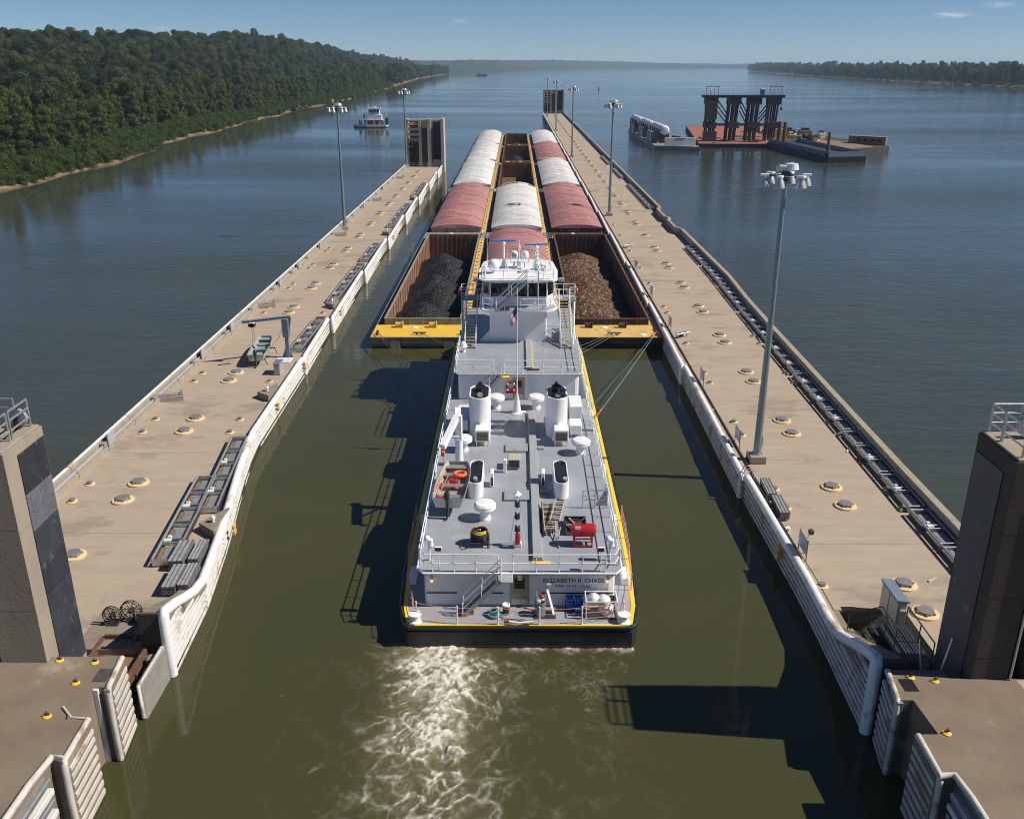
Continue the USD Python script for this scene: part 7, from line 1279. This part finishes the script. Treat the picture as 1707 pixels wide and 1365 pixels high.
Hb.p('coaming', cat([prism([pH_a, pH_b, (pH_b[0] * .985 + 102.6 * .015, pH_b[1] * .99 + 3.26), (pH_a[0] * .985 + 102.6 * .015, pH_a[1] * .99 + 3.26)], 1.9, 3.3) for pH_a, pH_b in zip(n1, n1[1:] + n1[:1])]), 'bluegrey_metal'); Hb.p('hold', prism([(c0 * .9 + 10.26, c1 * .95 + 16.3) for c0, c1 in pH], 1.9, 1.95), 'dark_gap')
for k in range(16): Hb.p('hull_rib', bar((98.9 + 12.5 * k / 15, 296.55 + 2.4 * k / 15, -.2), (98.9 + 12.5 * k / 15, 296.55 + 2.4 * k / 15, 1.8), .14), 'barge_black')
for k in range(34): a = k / 33; Hb.p('coaming_rib', bar((n1[0][0] + (n1[3][0] - n1[0][0]) * a - .08, n1[0][1] + (n1[3][1] - n1[0][1]) * a, 1.95), (n1[0][0] + (n1[3][0] - n1[0][0]) * a - .08, n1[0][1] + (n1[3][1] - n1[0][1]) * a, 3.3), .14), 'bluegrey_metal')
sp_ = [((99.2, 299.2), 9.2, 'rusty spud pile at the near end of the dark hopper barge', .45), ((97.2, 349.6), 9.6, 'left one of the two rusty spud piles right of the trestle', .75), ((99.4, 350.4), 9.4, 'right one of the two rusty spud piles right of the trestle', .65)]
for (x, y), z_, l, r_s in sp_:
    t = Thing('spud_pile', l, 'pile', (x, y, 0)); t.p('pile', cyl((x, y, -1), (x, y, z_), r_s, n=12), 'rust', smooth=40); t.p('guide_collar', bbox(x - r_s - .3, x + r_s + .3, y - r_s - .3, y + r_s + .3, 1.6, 2.5, .05), 'dark_steel')
sig = Thing('red_marker', 'small red round marker on the side of the dark hopper barge', 'marker', (98.2, 304, .9)); sig.p('disc', cyl((98.22, 304.2, .9), (98.06, 304.2, .9), .45, n=14), 'tank_red'); sig.p('bracket', bbox(98.2, 98.5, 304.1, 304.3, .8, 1.0, .02), 'dark_steel')
W = Thing('work_barge', 'tan decked work barge cluttered with machinery at the right of the fleet', 'barge', (120, 360, 0))
hullbox(W, [(112.5, 324), (134, 338), (121, 432), (104, 425)], -1, 1.7, 'barge_black', 'barge_black', 'rust'); W.p('plank_deck', prism([(113.0, 325.5), (127, 335), (121.5, 364), (110.5, 358)], 1.73, 2.0), 'old_timber')
cab_ = Thing('container_cabin', 'long cabin with red and grey sides on the right work barge', 'container', (131, 350, 2)); cab_.p('body', prism([(124.2, 349), (133.5, 341.0), (135.0, 343.0), (125.8, 351.5)], 1.73, 4.5), 'rust_wall'); cab_.p('end_panel', prism([(123.2, 350), (124.2, 349), (125.8, 351.5), (124.8, 352.5)], 1.73, 4.6), 'red_deck'); cab_.p('roof', prism([(123.4, 349.6), (133.6, 340.8), (135.2, 343.2), (125.6, 351.8)], 4.6, 4.7), 'barge_grey')
for k in range(4): cab_.p('window', prism([(125.6 + 1.9 * k, 347.72 - 1.635 * k), (126.5 + 1.9 * k, 346.95 - 1.635 * k), (126.55 + 1.9 * k, 347.0 - 1.635 * k), (125.65 + 1.9 * k, 347.78 - 1.635 * k)], 2.9, 3.8), 'dark_gap')
names = [('machine_house', 'yellow-brown machine house in the middle of the work barge', 106.5, 385, 4.2, 4.0, 3.2, 'worn_yellow'), ('winch_house', 'pink-grey winch house at the far end of the work barge', 104.8, 418, 4.5, 6, 3.0, 'red_deck'), ('generator', 'dark generator beside the machine house on the work barge', 112, 392, 6, 5, 2.4, 'dark_steel'), ('material_box', 'brown material box near the right end of the clutter', 117.5, 385, 5, 3.5, 2.6, 'old_timber'), ('white_boat_box', 'white box at the right end of the work barge clutter', 120, 372, 2.8, 3.0, 2.4, 'tank_white'), ('small_digger', 'small yellow machine on the work barge', 110.5, 378, 2.6, 2, 1.5, 'yellow_paint')]
for nm, l, x, y, w, d, h, m_ in names:
    t = Thing(nm, l, nm.split('_')[-1], (x, y, 1.73)); t.p('body', bbox(x - w / 2, x + w / 2, y - d / 2, y + d / 2, 1.73, 1.73 + h, .12), m_); t.p('top_unit', bbox(x - w * .28, x + w * .3, y - d * .3, y + d * .3, 1.73 + h, 1.73 + h * 1.35, .08), 'dark_steel'); t.p('door', bbox(x - w * .2, x + w * .12, y - d / 2 - .05, y - d / 2, 1.8, 1.73 + h * .75, .02), 'barge_grey')
for k in range(46): x = rng.uniform(0, 1); y = rng.uniform(362, 424); xx = 121.5 - (y - 362) * .17 - 11 + 11 * x; W.p('deck_gear', rotz(bbox(xx - rng.uniform(.4, 1.6), xx + rng.uniform(.4, 1.6), y - .8, y + .8, 1.73, 1.73 + rng.uniform(.5, 2.2), .06), rng.uniform(0, 3), (xx, y)), ('dark_steel', 'rust', 'old_timber', 'ladder_beige', 'barge_grey', 'worn_yellow')[k % 6])
for x, y in ((103.5, 421), (109, 402)): W.p('lattice_mast', cat(*[bar((x + a * .4, y, 1.7), (x + a * .4, y, 9), .1) for a in (-1, 1)], *[bar((x - .4, y, 2 + q), (x + .4, y, 2.7 + q), .08) for q in np.arange(0, 6.5, .7)]), 'dark_steel')

# ================================================================== harbour tug, buoy and far craft
tg = Thing('harbour_tug', 'small red and white tug with blue drums heading left on the river', 'tug', (-72.3, 471, 0))
hp_ = [(-80.8, 470.6), (-79.0, 468.4), (-74, 467.6), (-64.3, 468.2), (-63.6, 469.4), (-63.6, 473), (-64.3, 474), (-74, 474.4), (-79, 473.2), (-80.8, 471.8)]
tg.p('hull', prism(hp_, -1, .55), 'hull_black'); tg.p('topsides', prism([(x * .995 - .36, 471 + (y - 471) * .98) for x, y in hp_], .55, 1.3), 'tug_teal'); tg.p('main_deck', prism([(x * .985 - 1.08, 471 + (y - 471) * .93) for x, y in hp_], 1.3, 1.33), 'deck_grey')
tg.p('lower_house', bbox(-75.2, -66.3, 468.9, 473.1, 1.33, 3.5, .1), 'tug_red'); 
for x in (-74.5, -70.6, -68.0): tg.p('house_panel', bbox(x, x + .9, 468.84, 468.9, 1.5, 3.4, .02), 'tank_white')
tg.p('deck_band', bbox(-75.8, -65.9, 468.5, 473.5, 3.5, 3.75, .05), 'tug_teal'); tg.p('upper_house', bbox(-73.6, -66.5, 469.2, 472.8, 3.75, 6.0, .1), 'tank_white'); tg.p('pilot_house', bbox(-72.8, -67.5, 469.5, 472.5, 6.0, 8.8, .1), 'tank_white')
for k in range(4): tg.p('window', bbox(-72.5 + 1.25 * k, -71.5 + 1.25 * k, 469.44, 469.5, 7.4, 8.3, .02), 'black_paint')
tg.p('window', bbox(-72.86, -72.8, 469.8, 472.2, 7.4, 8.3, .02), 'black_paint'); tg.p('roof', bbox(-73.6, -66.8, 469.0, 473.0, 8.8, 9.1, .08), 'tug_teal'); tg.p('roof_gear', cat(bbox(-71, -69.3, 470.4, 471.4, 9.1, 9.9, .1), cyl((-73, 470, 9.1), (-73, 470, 10.8), .07, n=5), sphere((-73, 470, 10.9), .25, 6), cyl((-69, 471, 9.1), (-69, 471, 11), .05, n=5)), 'tank_white'); tg.p('rail', cat(*[cyl((x, 468.6, 3.75), (x, 468.6, 4.7), .05, n=5) for x in np.arange(-75, -66, 1.2)], cyl((-75, 468.6, 4.7), (-66, 468.6, 4.7), .05, n=5)), 'tank_white')
tg.p('push_knee', bbox(-64.6, -63.5, 469, 473, 1.3, 4.6, .1), 'black_paint'); tg.p('stern_flag', bbox(-64.2, -64.1, 470.9, 471.1, 4.6, 6.8, .02), 'tank_white')
for x, z0, z1, l in ((-77.2, 1.33, 3.9, 'blue drum on the bow deck of the harbour tug'), (-74.8, 3.75, 6.6, 'blue drum on the upper deck of the harbour tug')): t = Thing('blue_drum', l, 'drum', (x, 469.6, z0)); t.p('body', cyl((x, 469.8, z0), (x, 469.8, z1 - .3), .75, n=14), 'radar_blue', smooth=40); t.p('lid', cyl((x, 469.8, z1 - .3), (x, 469.8, z1), .7, n=14), 'tank_white', smooth=40)
by = Thing('buoy', 'tiny reddish channel buoy alone on the open river', 'buoy', (103.8, 1208, 0)); by.p('float', lathe([(.01, -.5), (1.2, -.3), (1.2, .6), (.01, .7)], (103.8, 1208, 0), 12), 'tank_red', smooth=40); by.p('tower', lathe([(.7, .7), (.35, 4.0), (.01, 4.3)], (103.8, 1208, 0), 10), 'tank_red', smooth=40)
for x, y, w, l in ((-98, 2750, 34, 'dark distant barge low on the far river'), (-266, 2750, 30, 'small distant pale barge by the far left shore')):
    t = Thing('distant_barge', l, 'barge', (x, y, 0)); t.p('hull', bbox(x - w / 2, x + w / 2, y - 6, y + 6, -1, 3, .2), 'barge_black' if x > -200 else 'tank_white'); t.p('deck_house', bbox(x - w * .3, x - w * .05, y - 4, y + 4, 3, 9, .2), 'barge_grey' if x > -200 else 'tank_white'); t.p('deck_load', bbox(x + w * .1, x + w * .35, y - 4, y + 4, 3, 6, .2), 'rust')
for x, l in ((.1, 'thin jackstaff at the front of the middle row of the tow'), (-9.5, 'thin jackstaff at the front of the left row of the tow')): t = Thing('jackstaff', l, 'pole', (x, row(5) - .4, 1.3)); t.p('staff', cyl((x, row(5) - .4, 1.3), (x, row(5) - .4, 8.5), .05, .03, 6), 'wire_grey'); t.p('foot', bbox(x - .3, x + .3, row(5) - .6, row(5) - .1, 1.3, 1.6, .03), 'worn_yellow')

# ================================================================== the air
HZ = usdkit.material(stage, '/World/Looks/air_haze', {"v": ("principled_volume", {"color": (.55, .78, 1.0), "density": 8.0e-5, "anisotropy": .0})}, [], volume="v.volume")
hzm = usdkit.mesh(stage, numbered('/World', 'haze'), box(-8500, 8500, -55, 15500, -9, 90), HZ); tag(hzm.GetPrim(), 'thin bluish haze over the river', None, None, 'stuff')
